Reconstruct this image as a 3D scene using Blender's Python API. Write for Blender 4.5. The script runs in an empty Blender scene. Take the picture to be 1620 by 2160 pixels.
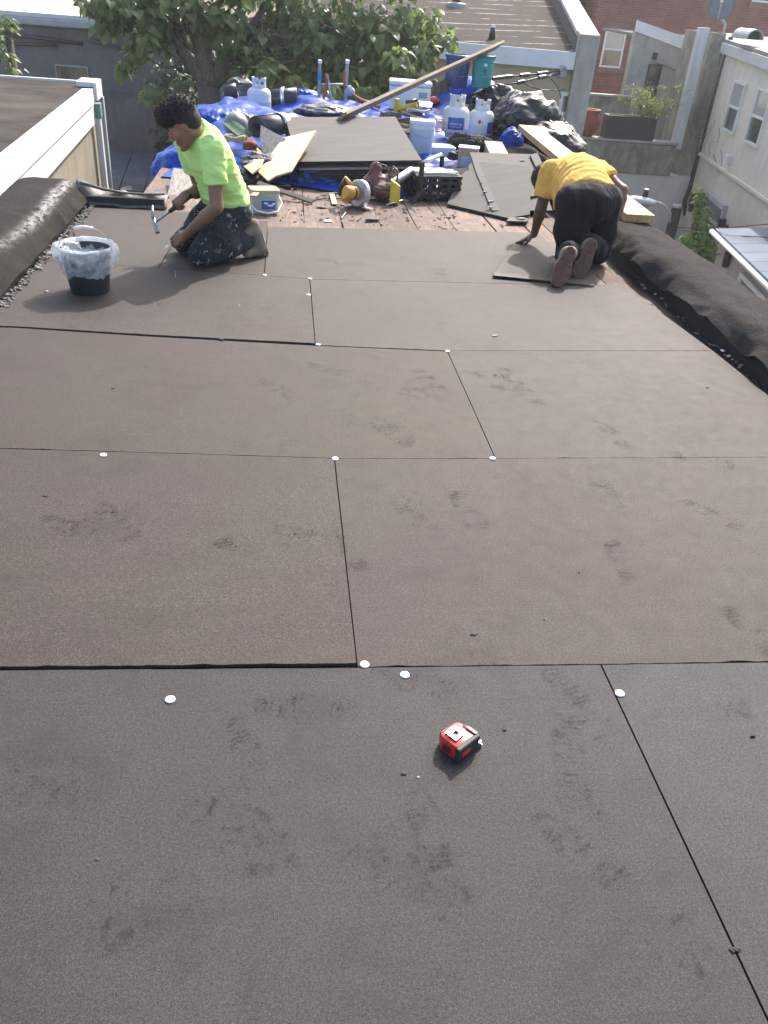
import bpy, math, random
import numpy as np
from mathutils import Vector, Matrix
random.seed(7); rng = np.random.default_rng(11)
scene = bpy.context.scene
COL = scene.collection
rad = math.radians
# ------------------------------------------------------------------ camera
F_PX, PITCH, YAW, ROLL, CAM_H = 1727.8, 0.56324, 0.14394, -0.08316, 1.5713
_f = np.array([math.sin(YAW)*math.cos(PITCH), math.cos(YAW)*math.cos(PITCH), -math.sin(PITCH)])
_r = np.array([math.cos(YAW), -math.sin(YAW), 0.0]); _d = np.cross(_f, _r)
_c, _s = math.cos(ROLL), math.sin(ROLL)
CAM_R = _c*_r + _s*_d; CAM_D = -_s*_r + _c*_d; CAM_F = _f
cam_data = bpy.data.cameras.new('camera'); cam = bpy.data.objects.new('camera', cam_data); COL.objects.link(cam)
cam.matrix_world = Matrix(((CAM_R[0], -CAM_D[0], -CAM_F[0], 0), (CAM_R[1], -CAM_D[1], -CAM_F[1], 0),
                           (CAM_R[2], -CAM_D[2], -CAM_F[2], CAM_H), (0, 0, 0, 1)))
cam_data.sensor_fit = 'VERTICAL'; cam_data.sensor_height = 36.0; cam_data.lens = F_PX/2160*36
cam_data.clip_start = 0.05; cam_data.clip_end = 600
scene.camera = cam
scene.render.resolution_x = 768; scene.render.resolution_y = 1024
# ------------------------------------------------------------------ light
SUN_AZ, SUN_EL = 28.0, 42.0          # degrees right of +Y, above the horizon
world = bpy.data.worlds.new('World'); scene.world = world; world.use_nodes = True
wn = world.node_tree; bg = wn.nodes['Background']
sky = wn.nodes.new('ShaderNodeTexSky'); sky.sky_type = 'NISHITA'; sky.sun_disc = False
sky.sun_elevation = rad(SUN_EL); sky.sun_rotation = rad(SUN_AZ); sky.air_density = 1.0; sky.dust_density = 4.5; sky.ozone_density = 0.8
wn.links.new(sky.outputs[0], bg.inputs[0]); bg.inputs[1].default_value = 0.15
sl = bpy.data.lights.new('sun', 'SUN'); sl.energy = 2.7; sl.angle = rad(0.6); sl.color = (1.0, 0.965, 0.91)
sun = bpy.data.objects.new('sun', sl); COL.objects.link(sun)
_sd = Vector((math.sin(rad(SUN_AZ))*math.cos(rad(SUN_EL)), math.cos(rad(SUN_AZ))*math.cos(rad(SUN_EL)), math.sin(rad(SUN_EL))))
sun.rotation_euler = _sd.to_track_quat('Z', 'Y').to_euler(); sun.location = (6, 8, 12)
scene.view_settings.view_transform = 'Standard'; scene.view_settings.look = 'None'
scene.view_settings.exposure = 1.32; scene.view_settings.gamma = 1.0; scene.view_settings.use_curve_mapping = False

# ------------------------------------------------------------------ pixel -> point
def ray(x, y): return CAM_F + (x-810)/F_PX*CAM_R + (y-1080)/F_PX*CAM_D
O3 = np.array([0, 0, CAM_H])
def at(x, y, Z): return O3 + Z*ray(x, y)                                  # at a distance along the view axis
def onz(x, y, z=0.0): v = ray(x, y); return O3 + (z-CAM_H)/v[2]*v         # on a level plane
def ony(x, y, Y): v = ray(x, y); return O3 + Y/v[1]*v                     # on a plane across the roof
def onx(x, y, X): v = ray(x, y); return O3 + X/v[0]*v
def onplane(x, y, p0, n): v = ray(x, y); return O3 + np.dot(np.array(p0)-O3, n)/np.dot(v, n)*v
def unit(v): v = np.array(v, float); return v/np.linalg.norm(v)

# ------------------------------------------------------------------ noise (numpy)
def _hash(i, j, k, seed):
    h = (i.astype(np.int64)*374761393 + j.astype(np.int64)*668265263 + k.astype(np.int64)*2147483647 + seed*1274126177) & 0xffffffff
    h = ((h ^ (h >> 13))*1274126177) & 0xffffffff
    h = ((h ^ (h >> 16))*2246822519) & 0xffffffff
    return ((h ^ (h >> 15)) & 0xffffff)/16777215.0
def vnoise(p, seed=0):
    p = np.asarray(p, float); i = np.floor(p).astype(np.int64); f = p-i; f = f*f*(3-2*f); r = 0
    for a in (0, 1):
        wa = f[:, 0] if a else 1-f[:, 0]
        for b in (0, 1):
            wb = f[:, 1] if b else 1-f[:, 1]
            for c in (0, 1):
                wc = f[:, 2] if c else 1-f[:, 2]
                r = r + wa*wb*wc*_hash(i[:, 0]+a, i[:, 1]+b, i[:, 2]+c, seed)
    return r*2-1
def fbm(p, oct=4, seed=0):
    p = np.asarray(p, float); r = 0; a = 1.0
    for o in range(oct): r = r + a*vnoise(p*2**o+o*17.3, seed+o); a *= .5
    return r
def ridged(p, oct=4, seed=0):
    p = np.asarray(p, float); r = 0; a = 1.0
    for o in range(oct): r = r + a*(1-2*np.abs(vnoise(p*2**o+o*9.1, seed+o))); a *= .5
    return r

# ------------------------------------------------------------------ materials
MATS = {}
def nodes_of(name):
    m = bpy.data.materials.new(name); m.use_nodes = True; nt = m.node_tree
    return m, nt, nt.nodes['Principled BSDF'], nt.nodes, nt.links
def lin(c):
    """sRGB 0..255 triple -> linear"""
    if max(c) <= 1.0: return (c[0], c[1], c[2], 1)
    f = lambda v: (v/255/12.92 if v/255 <= .04045 else ((v/255+.055)/1.055)**2.4)
    return (f(c[0]), f(c[1]), f(c[2]), 1)
def tex_noise(N, L, vec, scale, detail=5, rough=.6, dist=0):
    n = N.new('ShaderNodeTexNoise'); n.inputs['Scale'].default_value = scale; n.inputs['Detail'].default_value = detail
    n.inputs['Roughness'].default_value = rough; n.inputs['Distortion'].default_value = dist
    if vec is not None: L.new(vec, n.inputs['Vector'])
    return n.outputs['Fac']
def ramp(N, L, fac, stops):
    r = N.new('ShaderNodeValToRGB'); e = r.color_ramp.elements
    while len(e) > 1: e.remove(e[-1])
    e[0].position = stops[0][0]; e[0].color = lin(stops[0][1]) if not isinstance(stops[0][1], (int, float)) else (stops[0][1],)*3+(1,)
    for p, c in stops[1:]:
        q = e.new(p); q.color = lin(c) if not isinstance(c, (int, float)) else (c,)*3+(1,)
    L.new(fac, r.inputs[0]); return r.outputs[0]
def mixc(N, L, fac, a, b, mode='MIX'):
    m = N.new('ShaderNodeMix'); m.data_type = 'RGBA'; m.blend_type = mode
    for s, v in ((m.inputs[0], fac), (m.inputs[6], a), (m.inputs[7], b)):
        if hasattr(v, 'links'): L.new(v, s)
        elif isinstance(v, (int, float)): s.default_value = v
        else: s.default_value = lin(v)
    return m.outputs[2]
def math_n(N, L, op, a, b=0.0):
    m = N.new('ShaderNodeMath'); m.operation = op
    for i, v in enumerate((a, b)):
        if hasattr(v, 'links'): L.new(v, m.inputs[i])
        else: m.inputs[i].default_value = v
    return m.outputs[0]
def mapping(N, L, scale=(1, 1, 1), rot=(0, 0, 0), coord='Object', loc=(0, 0, 0)):
    t = N.new('ShaderNodeTexCoord'); mp = N.new('ShaderNodeMapping'); L.new(t.outputs[coord], mp.inputs[0])
    mp.inputs['Scale'].default_value = scale; mp.inputs['Rotation'].default_value = rot; mp.inputs['Location'].default_value = loc
    return mp.outputs[0]
def bump(N, L, B, h, strength, dist=.01):
    b = N.new('ShaderNodeBump'); b.inputs['Strength'].default_value = strength; b.inputs['Distance'].default_value = dist
    L.new(h, b.inputs['Height']); L.new(b.outputs[0], B.inputs['Normal']); return b
def mat(name, c1, c2=None, rough=.6, scale=6.0, stretch=(1, 1, 1), lo=.35, hi=.65, bmp=0.0, bscale=60.0, bdist=.004,
        metal=0.0, spec=.5, rvar=.08, rnd=0.0, detail=6, coat=0.0, trans=0.0, alpha=1.0):
    if name in MATS: return MATS[name]
    m, nt, B, N, L = nodes_of(name)
    v = mapping(N, L, stretch)
    n = tex_noise(N, L, v, scale, detail)
    c2 = c2 or tuple(max(0, x*.8) for x in c1)
    col = ramp(N, L, n, [(lo, c1), (hi, c2)])
    if rnd:
        oi = N.new('ShaderNodeObjectInfo'); h = N.new('ShaderNodeHueSaturation')
        L.new(math_n(N, L, 'ADD', math_n(N, L, 'MULTIPLY', oi.outputs['Random'], 2*rnd), 1-rnd), h.inputs['Value']); L.new(col, h.inputs['Color']); col = h.outputs[0]
    L.new(col, B.inputs['Base Color'])
    if rvar: L.new(math_n(N, L, 'ADD', math_n(N, L, 'MULTIPLY', n, rvar*2), rough-rvar), B.inputs['Roughness'])
    else: B.inputs['Roughness'].default_value = rough
    B.inputs['Metallic'].default_value = metal; B.inputs['Specular IOR Level'].default_value = spec
    B.inputs['Coat Weight'].default_value = coat; B.inputs['Transmission Weight'].default_value = trans; B.inputs['Alpha'].default_value = alpha
    if bmp: bump(N, L, B, tex_noise(N, L, v, bscale, 4), bmp, bdist)
    MATS[name] = m; return m

# ------------------------------------------------------------------ mesh builder
class MB:
    def __init__(s): s.v = []; s.f = []
    def add(s, vs, fs, M=None):
        b = len(s.v)
        for p in vs:
            p = Vector((float(p[0]), float(p[1]), float(p[2])))
            s.v.append(tuple(M @ p) if M is not None else tuple(p))
        s.f += [tuple(i+b for i in f) for f in fs]; return s
    def box(s, c, d, M=None):
        x, y, z = d[0]/2, d[1]/2, d[2]/2
        vs = [(c[0]+a*x, c[1]+b*y, c[2]+e*z) for e in (-1, 1) for a, b in ((-1, -1), (1, -1), (1, 1), (-1, 1))]
        return s.add(vs, [(3, 2, 1, 0), (4, 5, 6, 7), (0, 1, 5, 4), (1, 2, 6, 5), (2, 3, 7, 6), (3, 0, 4, 7)], M)
    def hexa(s, b, t):
        """8 points: four of the bottom, four of the top, both counter-clockwise from above"""
        return s.add(list(b)+list(t), [(3, 2, 1, 0), (4, 5, 6, 7), (0, 1, 5, 4), (1, 2, 6, 5), (2, 3, 7, 6), (3, 0, 4, 7)])
    def prism(s, poly, off, M=None):
        n = len(poly); off = np.array(off, float)
        vs = [np.array(p, float) for p in poly]; vs += [p+off for p in vs[:n]]
        return s.add(vs, [tuple(range(n-1, -1, -1)), tuple(range(n, 2*n))]+[(i, (i+1) % n, n+(i+1) % n, n+i) for i in range(n)], M)
    def tube(s, path, r, n=8, caps=True, M=None):
        path = [np.array(p, float) for p in path]; m = len(path)
        rs = r if hasattr(r, '__len__') else [r]*m
        vs = []; up = np.array([0, 0, 1.0]); prev = None
        for i, p in enumerate(path):
            t = unit(path[min(i+1, m-1)]-path[max(i-1, 0)])
            if prev is None:
                a = np.cross(t, up)
                if np.linalg.norm(a) < .05: a = np.cross(t, [1.0, 0, 0])
            else: a = prev-np.dot(prev, t)*t
            a = unit(a); prev = a; b = np.cross(t, a)
            vs += [p+rs[i]*(math.cos(2*math.pi*k/n)*a+math.sin(2*math.pi*k/n)*b) for k in range(n)]
        fs = [(i*n+k, i*n+(k+1) % n, (i+1)*n+(k+1) % n, (i+1)*n+k) for i in range(m-1) for k in range(n)]
        if caps: fs += [tuple(range(n-1, -1, -1)), tuple((m-1)*n+k for k in range(n))]
        return s.add(vs, fs, M)
    def lathe(s, prof, n=24, M=None, caps=True, c=(0, 0)):
        m = len(prof)
        vs = [(c[0]+r*math.cos(2*math.pi*k/n), c[1]+r*math.sin(2*math.pi*k/n), z) for r, z in prof for k in range(n)]
        fs = [(i*n+k, i*n+(k+1) % n, (i+1)*n+(k+1) % n, (i+1)*n+k) for i in range(m-1) for k in range(n)]
        if caps: fs += [tuple(range(n-1, -1, -1)), tuple((m-1)*n+k for k in range(n))]
        return s.add(vs, fs, M)
    def grid(s, fn, nu, nv, M=None):
        """fn(u,v) vectorised over arrays -> (N,3)"""
        u, v = np.meshgrid(np.linspace(0, 1, nu), np.linspace(0, 1, nv)); P = fn(u.ravel(), v.ravel())
        return s.add(P, [(j*nu+i, j*nu+i+1, (j+1)*nu+i+1, (j+1)*nu+i) for j in range(nv-1) for i in range(nu-1)], M)
    def sheet(s, top, bot_off):
        """thicken a grid made last? simple closed slab from polygon list"""
        return s.prism(top, bot_off)
    @property
    def arr(s): return np.array(s.v, float)
ROOT = {}
def thing(name, label, cat, loc=(0, 0, 0), rotz=0.0, group=None, M=None):
    o = bpy.data.objects.new(name, None); COL.objects.link(o); o.empty_display_size = .1
    M = M if M is not None else Matrix.Translation(Vector([float(q) for q in loc])) @ Matrix.Rotation(rotz, 4, 'Z')
    o.matrix_world = M; ROOT[o.name] = M.copy()
    return tag(o, label, cat, group)
def tag(o, label=None, cat=None, group=None, kind=None):
    if label: o['label'] = label
    if cat: o['category'] = cat
    if group: o['group'] = group
    if kind: o['kind'] = kind
    return o
def obj(name, mb, material, parent=None, world=False, smooth=False, bevel=0.0, seg=2, auto=None):
    """link ONE mesh object. world=True: vertices are world positions (moved into the parent's frame, or re-centred on the base)"""
    V = np.array(mb.v, float) if isinstance(mb, MB) else np.asarray(mb[0], float)
    Fc = mb.f if isinstance(mb, MB) else mb[1]
    loc = None
    if world:
        if parent is not None:
            Mi = np.array(world_matrix(parent).inverted()); V = V @ Mi[:3, :3].T + Mi[:3, 3]
        else:
            loc = np.array([(V[:, 0].min()+V[:, 0].max())/2, (V[:, 1].min()+V[:, 1].max())/2, V[:, 2].min()]); V = V-loc
    me = bpy.data.meshes.new(name)
    me.from_pydata(V.tolist(), [], Fc if not isinstance(Fc, np.ndarray) else Fc.tolist()); me.update()
    if isinstance(material, (list, tuple)):
        for q in material: me.materials.append(q)
    else: me.materials.append(material)
    if smooth: me.polygons.foreach_set('use_smooth', [True]*len(me.polygons))
    if auto is not None:
        me.polygons.foreach_set('use_smooth', [True]*len(me.polygons)); me.set_sharp_from_angle(angle=rad(auto))
    o = bpy.data.objects.new(name, me); COL.objects.link(o)
    if loc is not None: o.location = loc; ROOT[o.name] = Matrix.Translation(Vector(loc))
    if parent is not None: o.parent = parent
    if bevel:
        b = o.modifiers.new('bevel', 'BEVEL'); b.width = bevel; b.segments = seg; b.limit_method = 'ANGLE'; b.angle_limit = rad(35)
    return o
def world_matrix(o):
    M = Matrix.Identity(4)
    while o is not None:
        M = (ROOT[o.name] if o.name in ROOT else o.matrix_basis) @ M; o = o.parent
    return M
def struct(name, mb, material, **k):
    o = obj(name, mb, material, world=True, **k); o['kind'] = 'structure'; return o
def clone(o, parent=None):
    c = o.copy(); COL.objects.link(c); c.parent = parent
    for ch in o.children: clone(ch, c)
    return c
def place(o, loc, rotz=0.0):
    M = Matrix.Translation(Vector([float(q) for q in loc])) @ Matrix.Rotation(rotz, 4, 'Z'); o.matrix_world = M; ROOT[o.name] = M; return o
def RX(a): return Matrix.Rotation(rad(a), 4, 'X')
def RY(a): return Matrix.Rotation(rad(a), 4, 'Y')
def RZ(a): return Matrix.Rotation(rad(a), 4, 'Z')
def TR(*p): return Matrix.Translation(Vector([float(q) for q in (p[0] if len(p) == 1 else p)]))

# ------------------------------------------------------------------ blended solids (signed distance -> mesh)
class SDF:
    def __init__(s, lo, hi, h):
        s.lo = np.array(lo, float); s.h = h; s.n = np.ceil((np.array(hi)-s.lo)/h).astype(int)+1
        s.F = np.ones(tuple(s.n), np.float32)
    def _sub(s, lo, hi):
        a = np.clip(np.floor((lo-s.lo)/s.h).astype(int), 0, s.n-1); b = np.clip(np.ceil((hi-s.lo)/s.h).astype(int)+1, 1, s.n)
        ax = [s.lo[i]+s.h*np.arange(a[i], b[i], dtype=np.float32) for i in range(3)]
        return tuple(slice(a[i], b[i]) for i in range(3)), [ax[0][:, None, None], ax[1][None, :, None], ax[2][None, None, :]]
    def _join(s, sl, d, k, op='add'):
        F = s.F[sl]
        if F.size == 0: return
        if op == 'add':
            h = np.maximum(k-np.abs(F-d), 0)/k if k > 0 else 0
            s.F[sl] = np.minimum(F, d)-h*h*k*.25
        else:
            d = -d; h = np.maximum(k-np.abs(F-d), 0)/k if k > 0 else 0
            s.F[sl] = np.maximum(F, d)+h*h*k*.25
    def cone(s, a, b, ra, rb, k=.02, clip=None, op='add'):
        a = np.array(a, np.float32); b = np.array(b, np.float32); m = max(ra, rb)+k+3*s.h
        sl, (X, Y, Z) = s._sub(np.minimum(a, b)-m, np.maximum(a, b)+m)
        ab = b-a; L2 = float(ab@ab)+1e-9
        t = np.clip(((X-a[0])*ab[0]+(Y-a[1])*ab[1]+(Z-a[2])*ab[2])/L2, 0, 1)
        d = np.sqrt((X-a[0]-t*ab[0])**2+(Y-a[1]-t*ab[1])**2+(Z-a[2]-t*ab[2])**2)-(ra+(rb-ra)*t)
        if clip is not None:
            for q, n in clip: d = np.maximum(d, (X-q[0])*n[0]+(Y-q[1])*n[1]+(Z-q[2])*n[2])
        s._join(sl, d, k, op); return s
    def chain(s, pts, rs, k=.02, **q):
        for i in range(len(pts)-1): s.cone(pts[i], pts[i+1], rs[i], rs[i+1], k, **q)
        return s
    def ell(s, c, r, B=None, k=.02, op='add', clip=None):
        """ellipsoid, B = 3x3 rows of its axes"""
        c = np.array(c, float); r = np.array(r, float); B = np.eye(3) if B is None else np.array(B, float); m = max(r)+k+3*s.h
        sl, (X, Y, Z) = s._sub(c-m, c+m)
        X = X-c[0]; Y = Y-c[1]; Z = Z-c[2]; q = [(X*B[i][0]+Y*B[i][1]+Z*B[i][2]) for i in range(3)]
        k0 = np.sqrt(sum((q[i]/r[i])**2 for i in range(3))); k1 = np.sqrt(sum((q[i]/r[i]**2)**2 for i in range(3)))+1e-9
        d = k0*(k0-1)/k1
        if clip is not None:
            for p, n in clip: d = np.maximum(d, (X+c[0]-p[0])*n[0]+(Y+c[1]-p[1])*n[1]+(Z+c[2]-p[2])*n[2])
        s._join(sl, d, k, op); return s
    def clip(s, p, n, k=0.0):
        ax = [s.lo[i]+s.h*np.arange(s.n[i], dtype=np.float32) for i in range(3)]
        d = (ax[0][:, None, None]-p[0])*n[0]+(ax[1][None, :, None]-p[1])*n[1]+(ax[2][None, None, :]-p[2])*n[2]
        s.F = np.maximum(s.F, d.astype(np.float32)); return s
    def mesh(s, smooth=1):
        F = s.F; S = F < 0; nx, ny, nz = F.shape
        cs = [(i, j, k) for i in (0, 1) for j in (0, 1) for k in (0, 1)]
        cnt = sum(S[i:nx-1+i, j:ny-1+j, k:nz-1+k].astype(np.int8) for i, j, k in cs)
        act = (cnt > 0) & (cnt < 8); I = np.argwhere(act); idx = -np.ones(act.shape, np.int64); idx[act] = np.arange(len(I))
        acc = np.zeros((len(I), 3)); n = np.zeros(len(I))
        for a in cs:
            for ax in range(3):
                if a[ax]: continue
                b = list(a); b[ax] = 1
                fa = F[I[:, 0]+a[0], I[:, 1]+a[1], I[:, 2]+a[2]]; fb = F[I[:, 0]+b[0], I[:, 1]+b[1], I[:, 2]+b[2]]
                m = (fa < 0) != (fb < 0); t = fa[m]/(fa[m]-fb[m])
                p = np.tile(np.array(a, float), (m.sum(), 1)); p[:, ax] += t; acc[m] += p; n[m] += 1
        V = s.lo+s.h*(I+acc/n[:, None]); Q = []
        for ax in range(3):
            o = [q for q in range(3) if q != ax]
            A = [slice(1, -1)]*3; A[ax] = slice(0, -1); Bx = [slice(1, -1)]*3; Bx[ax] = slice(1, None)
            sa = S[tuple(A)]; m = sa != S[tuple(Bx)]; q = np.argwhere(m); q[:, o[0]] += 1; q[:, o[1]] += 1
            ins = sa[m]
            def cell(d0, d1):
                c = q.copy(); c[:, o[0]] += d0; c[:, o[1]] += d1; return idx[c[:, 0], c[:, 1], c[:, 2]]
            quad = np.stack([cell(-1, -1), cell(0, -1), cell(0, 0), cell(-1, 0)], 1)
            flip = ins if ax != 1 else ~ins
            quad[~flip] = quad[~flip][:, ::-1]; Q.append(quad)
        Q = np.concatenate(Q)
        for _ in range(smooth): V = relax(V, Q)
        return V, Q
def relax(V, Q, w=.5):
    acc = np.zeros_like(V); n = np.zeros(len(V)); k = Q.shape[1]
    for i in range(k):
        np.add.at(acc, Q[:, i], V[Q[:, (i+1) % k]]); np.add.at(n, Q[:, i], 1); np.add.at(acc, Q[:, (i+1) % k], V[Q[:, i]]); np.add.at(n, Q[:, (i+1) % k], 1)
    return V*(1-w)+w*acc/np.maximum(n, 1)[:, None]
def vnormals(V, Q):
    n = np.cross(V[Q[:, 2]]-V[Q[:, 0]], V[Q[:, -1]]-V[Q[:, 1]]); N = np.zeros_like(V)
    for i in range(Q.shape[1]): np.add.at(N, Q[:, i], n)
    return N/(np.linalg.norm(N, axis=1)[:, None]+1e-12)
def puff(V, Q, d): return V+vnormals(V, Q)*d[:, None]
np_ = lambda *a: np.array(a, float)
def wrinkle(V, Q, amp, freq, seed, stretch=(1, 1, 1), amp2=None):
    n = ridged(V*np.array(stretch)*freq, 3, seed)*.6+fbm(V*freq*.5, 3, seed+9)*.6
    return puff(V, Q, amp*n)
def sdf_obj(name, S, material, parent, smooth=1, fn=None):
    V, Q = S.mesh(smooth)
    if fn: V = fn(V, Q)
    return obj(name, (V, Q), material, parent, world=True, smooth=True)
Zv = np_(0, 0, 1)

# ================================================================== surface materials
def m_board():
    m, nt, B, N, L = nodes_of('cover_board'); v = mapping(N, L)
    oi = N.new('ShaderNodeObjectInfo')
    # fibre speckle, soft dust clouds, drag marks
    big = tex_noise(N, L, v, 1.3, 3, .6, .6); mid = tex_noise(N, L, v, 17, 5, .7, .3); fine = tex_noise(N, L, v, 400, 2, .9); grit = tex_noise(N, L, v, 900, 0, .8)
    hue = tex_noise(N, L, mapping(N, L, loc=(9, 4, 1)), .9, 4, .6, .8); wa = mixc(N, L, ramp(N, L, hue, [(.36, 0.0), (.64, 1.0)]), (.0330, .0212, .0206), (.0350, .0285, .0215)); wb = mixc(N, L, ramp(N, L, hue, [(.36, 0.0), (.64, 1.0)]), (.0470, .0330, .0315), (.0490, .0415, .0330))
    base = mixc(N, L, ramp(N, L, big, [(.30, .05), (.70, .95)]), wa, wb)
    ln = tex_noise(N, L, mapping(N, L, (1.2, 46, 1)), 2.0, 3, .7); base = mixc(N, L, ramp(N, L, ln, [(.58, 0.0), (.72, .35)]), base, (.060, .052, .046)); base = mixc(N, L, ramp(N, L, ln, [(.28, .35), (.42, 0.0)]), base, (.018, .014, .013))
    base = mixc(N, L, math_n(N, L, 'MULTIPLY', ramp(N, L, mid, [(.44, 0.0), (.66, 1.0)]), .34), base, (.050, .040, .036))
    base = mixc(N, L, ramp(N, L, fine, [(.34, .85), (.52, 0.0)]), base, (.012, .010, .009))
    base = mixc(N, L, ramp(N, L, fine, [(.55, 0.0), (.72, .8)]), base, (.125, .110, .099))
    f2 = tex_noise(N, L, v, 150, 2, .8); base = mixc(N, L, ramp(N, L, f2, [(.36, .6), (.5, 0.0)]), base, (.012, .010, .0095)); base = mixc(N, L, ramp(N, L, f2, [(.56, 0.0), (.70, .5)]), base, (.085, .074, .068))
    base = mixc(N, L, ramp(N, L, grit, [(.68, 0.0), (.80, .7)]), base, (.28, .25, .22))
    dark = tex_noise(N, L, mapping(N, L, loc=(3.1, 7.7, 0)), 2.6, 7, .72, .8)
    base = mixc(N, L, ramp(N, L, dark, [(.53, 0.0), (.72, .50)]), base, (.020, .016, .015))
    sv = mapping(N, L, (3.0, 60, 1), (0, 0, .12)); scr = tex_noise(N, L, sv, 2.2, 5, .7)
    base = mixc(N, L, ramp(N, L, scr, [(.66, 0.0), (.74, .30)]), base, (.03, .025, .023))
    hs = N.new('ShaderNodeHueSaturation'); L.new(base, hs.inputs['Color'])
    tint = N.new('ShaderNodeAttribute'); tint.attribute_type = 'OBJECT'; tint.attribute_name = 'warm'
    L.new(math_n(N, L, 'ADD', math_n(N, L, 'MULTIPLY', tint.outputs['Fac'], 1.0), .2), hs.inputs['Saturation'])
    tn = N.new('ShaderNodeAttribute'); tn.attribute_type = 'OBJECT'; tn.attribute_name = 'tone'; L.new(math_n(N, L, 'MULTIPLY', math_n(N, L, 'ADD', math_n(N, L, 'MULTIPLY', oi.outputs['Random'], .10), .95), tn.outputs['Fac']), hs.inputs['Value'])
    L.new(hs.outputs[0], B.inputs['Base Color'])
    L.new(ramp(N, L, mid, [(.3, .70), (.7, .78)]), B.inputs['Roughness']); B.inputs['Specular IOR Level'].default_value = .28
    hgt = math_n(N, L, 'ADD', fine, math_n(N, L, 'MULTIPLY', grit, .5)); bump(N, L, B, hgt, .30, .0018)
    MATS['cover_board'] = m; return m
def m_plank():
    m, nt, B, N, L = nodes_of('deck_wood'); v = mapping(N, L, (26, 1.3, 8)); v2 = mapping(N, L)
    oi = N.new('ShaderNodeObjectInfo')
    g = tex_noise(N, L, v, 2.0, 7, .7, 1.2); st = tex_noise(N, L, v2, 5, 6, .7, .5); sp = tex_noise(N, L, v2, 90, 3, .7)
    c = ramp(N, L, g, [(.3, (.075, .050, .038)), (.5, (.19, .135, .105)), (.72, (.32, .24, .19))])
    c = mixc(N, L, ramp(N, L, st, [(.42, 0.0), (.58, .9)]), c, (.12, .103, .092))
    c = mixc(N, L, ramp(N, L, sp, [(.57, 0.0), (.7, .6)]), c, (.045, .033, .028))
    h = N.new('ShaderNodeHueSaturation'); L.new(c, h.inputs['Color']); L.new(math_n(N, L, 'ADD', math_n(N, L, 'MULTIPLY', oi.outputs['Random'], .5), .78), h.inputs['Value'])
    L.new(h.outputs[0], B.inputs['Base Color']); B.inputs['Roughness'].default_value = .85; B.inputs['Specular IOR Level'].default_value = .2
    bump(N, L, B, math_n(N, L, 'ADD', g, st), .6, .006); MATS['deck_wood'] = m; return m
def m_membrane(name, silver, base1, base2):
    m, nt, B, N, L = nodes_of(name); v = mapping(N, L); g = tex_noise(N, L, v, 320, 3, .8); b = tex_noise(N, L, v, 3.0, 6, .65, .5)
    c = mixc(N, L, b, base1, base2); c = mixc(N, L, ramp(N, L, g, [(.35, .5), (.5, 0.0)]), c, (.025, .023, .022)); c = mixc(N, L, ramp(N, L, g, [(.6, 0.0), (.75, .6)]), c, (.30, .28, .25))
    if silver:
        at_ = N.new('ShaderNodeAttribute'); at_.attribute_name = 'worn'
        k = math_n(N, L, 'MULTIPLY', at_.outputs['Fac'], ramp(N, L, tex_noise(N, L, mapping(N, L, (1, .55, 1)), 26, 6, .75), [(.40, 0.0), (.56, 1.0)]))
        c = mixc(N, L, k, c, (.46, .44, .42))
    L.new(c, B.inputs['Base Color']); B.inputs['Roughness'].default_value = 1.0; B.inputs['Specular IOR Level'].default_value = .06
    bump(N, L, B, math_n(N, L, 'ADD', g, math_n(N, L, 'MULTIPLY', tex_noise(N, L, v, 30, 6, .8, 1.0), 2.6)), .9, .009); MATS[name] = m; return m
BOARD = m_board(); PLANKW = m_plank()
MEMB_L = m_membrane('worn_membrane', True, (.036, .033, .031), (.066, .060, .055)); MEMB_R = m_membrane('dark_membrane', False, (.048, .044, .041), (.088, .081, .076))
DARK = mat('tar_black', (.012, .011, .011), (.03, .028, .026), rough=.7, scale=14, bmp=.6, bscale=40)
RUBBLE = mat('mortar_crumbs', (.10, .09, .08), (.32, .30, .27), rough=.95, scale=30, bmp=.8, bscale=60)
RUBBLE_D = mat('tar_crumbs', (.03, .028, .026), (.12, .11, .10), rough=.95, scale=30, lo=.5, hi=.75)
WHITEP = mat('white_plastic', (.80, .80, .79), (.72, .72, .71), rough=.42, scale=8)
STUCCO_OWN = mat('own_wall', (.30, .27, .23), (.22, .20, .17), rough=.9, scale=3, bmp=.4)

# ================================================================== the roof we stand on
EDGE_L, EDGE_R, BACK, NOTCH_X, NOTCH_Y = -2.1, 2.9, 13.25, -1.08, 7.14
rb = MB()
rb.prism([(EDGE_L, -2.5, -6.6), (EDGE_R, -2.5, -6.6), (EDGE_R, BACK, -6.6), (NOTCH_X, BACK, -6.6), (NOTCH_X, NOTCH_Y, -6.6), (EDGE_L, NOTCH_Y, -6.6)], (0, 0, 6.555))
roof = struct('roof', rb, [STUCCO_OWN, DARK])
for p in roof.data.polygons:
    if p.normal.z > .9: p.material_index = 1
# deck planks, one object each
def plank_mesh(L_, w, t=.03, seed=0):
    mb = MB(); n = 14; r = np.random.default_rng(seed)
    e = np.array([r.normal(0, .0025, n), r.normal(0, .0025, n)])
    ys = np.linspace(0, L_, n); vs = []
    for i in range(n):
        a, b = -w/2+e[0, i], w/2+e[1, i]; vs += [(a, ys[i], -t), (b, ys[i], -t), (b, ys[i], 0), (a, ys[i], 0)]
    fs = [(i*4+k, i*4+(k+1) % 4, i*4+4+(k+1) % 4, i*4+4+k) for i in range(n-1) for k in range(4)]
    fs = [f[::-1] for f in fs]+[(0, 1, 2, 3), tuple((n-1)*4+k for k in (3, 2, 1, 0))]
    return mb.add(vs, fs)
px0 = -1.50; k = 0
gaps = [643, 723, 803, 879, 957, 1038, 1108, 1185]
gx = [-1.5, -1.21, -.92, -.63, -.36] + [float(onz(g, 478, -.015)[0]) for g in gaps] + [2.20, 2.46]
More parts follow.
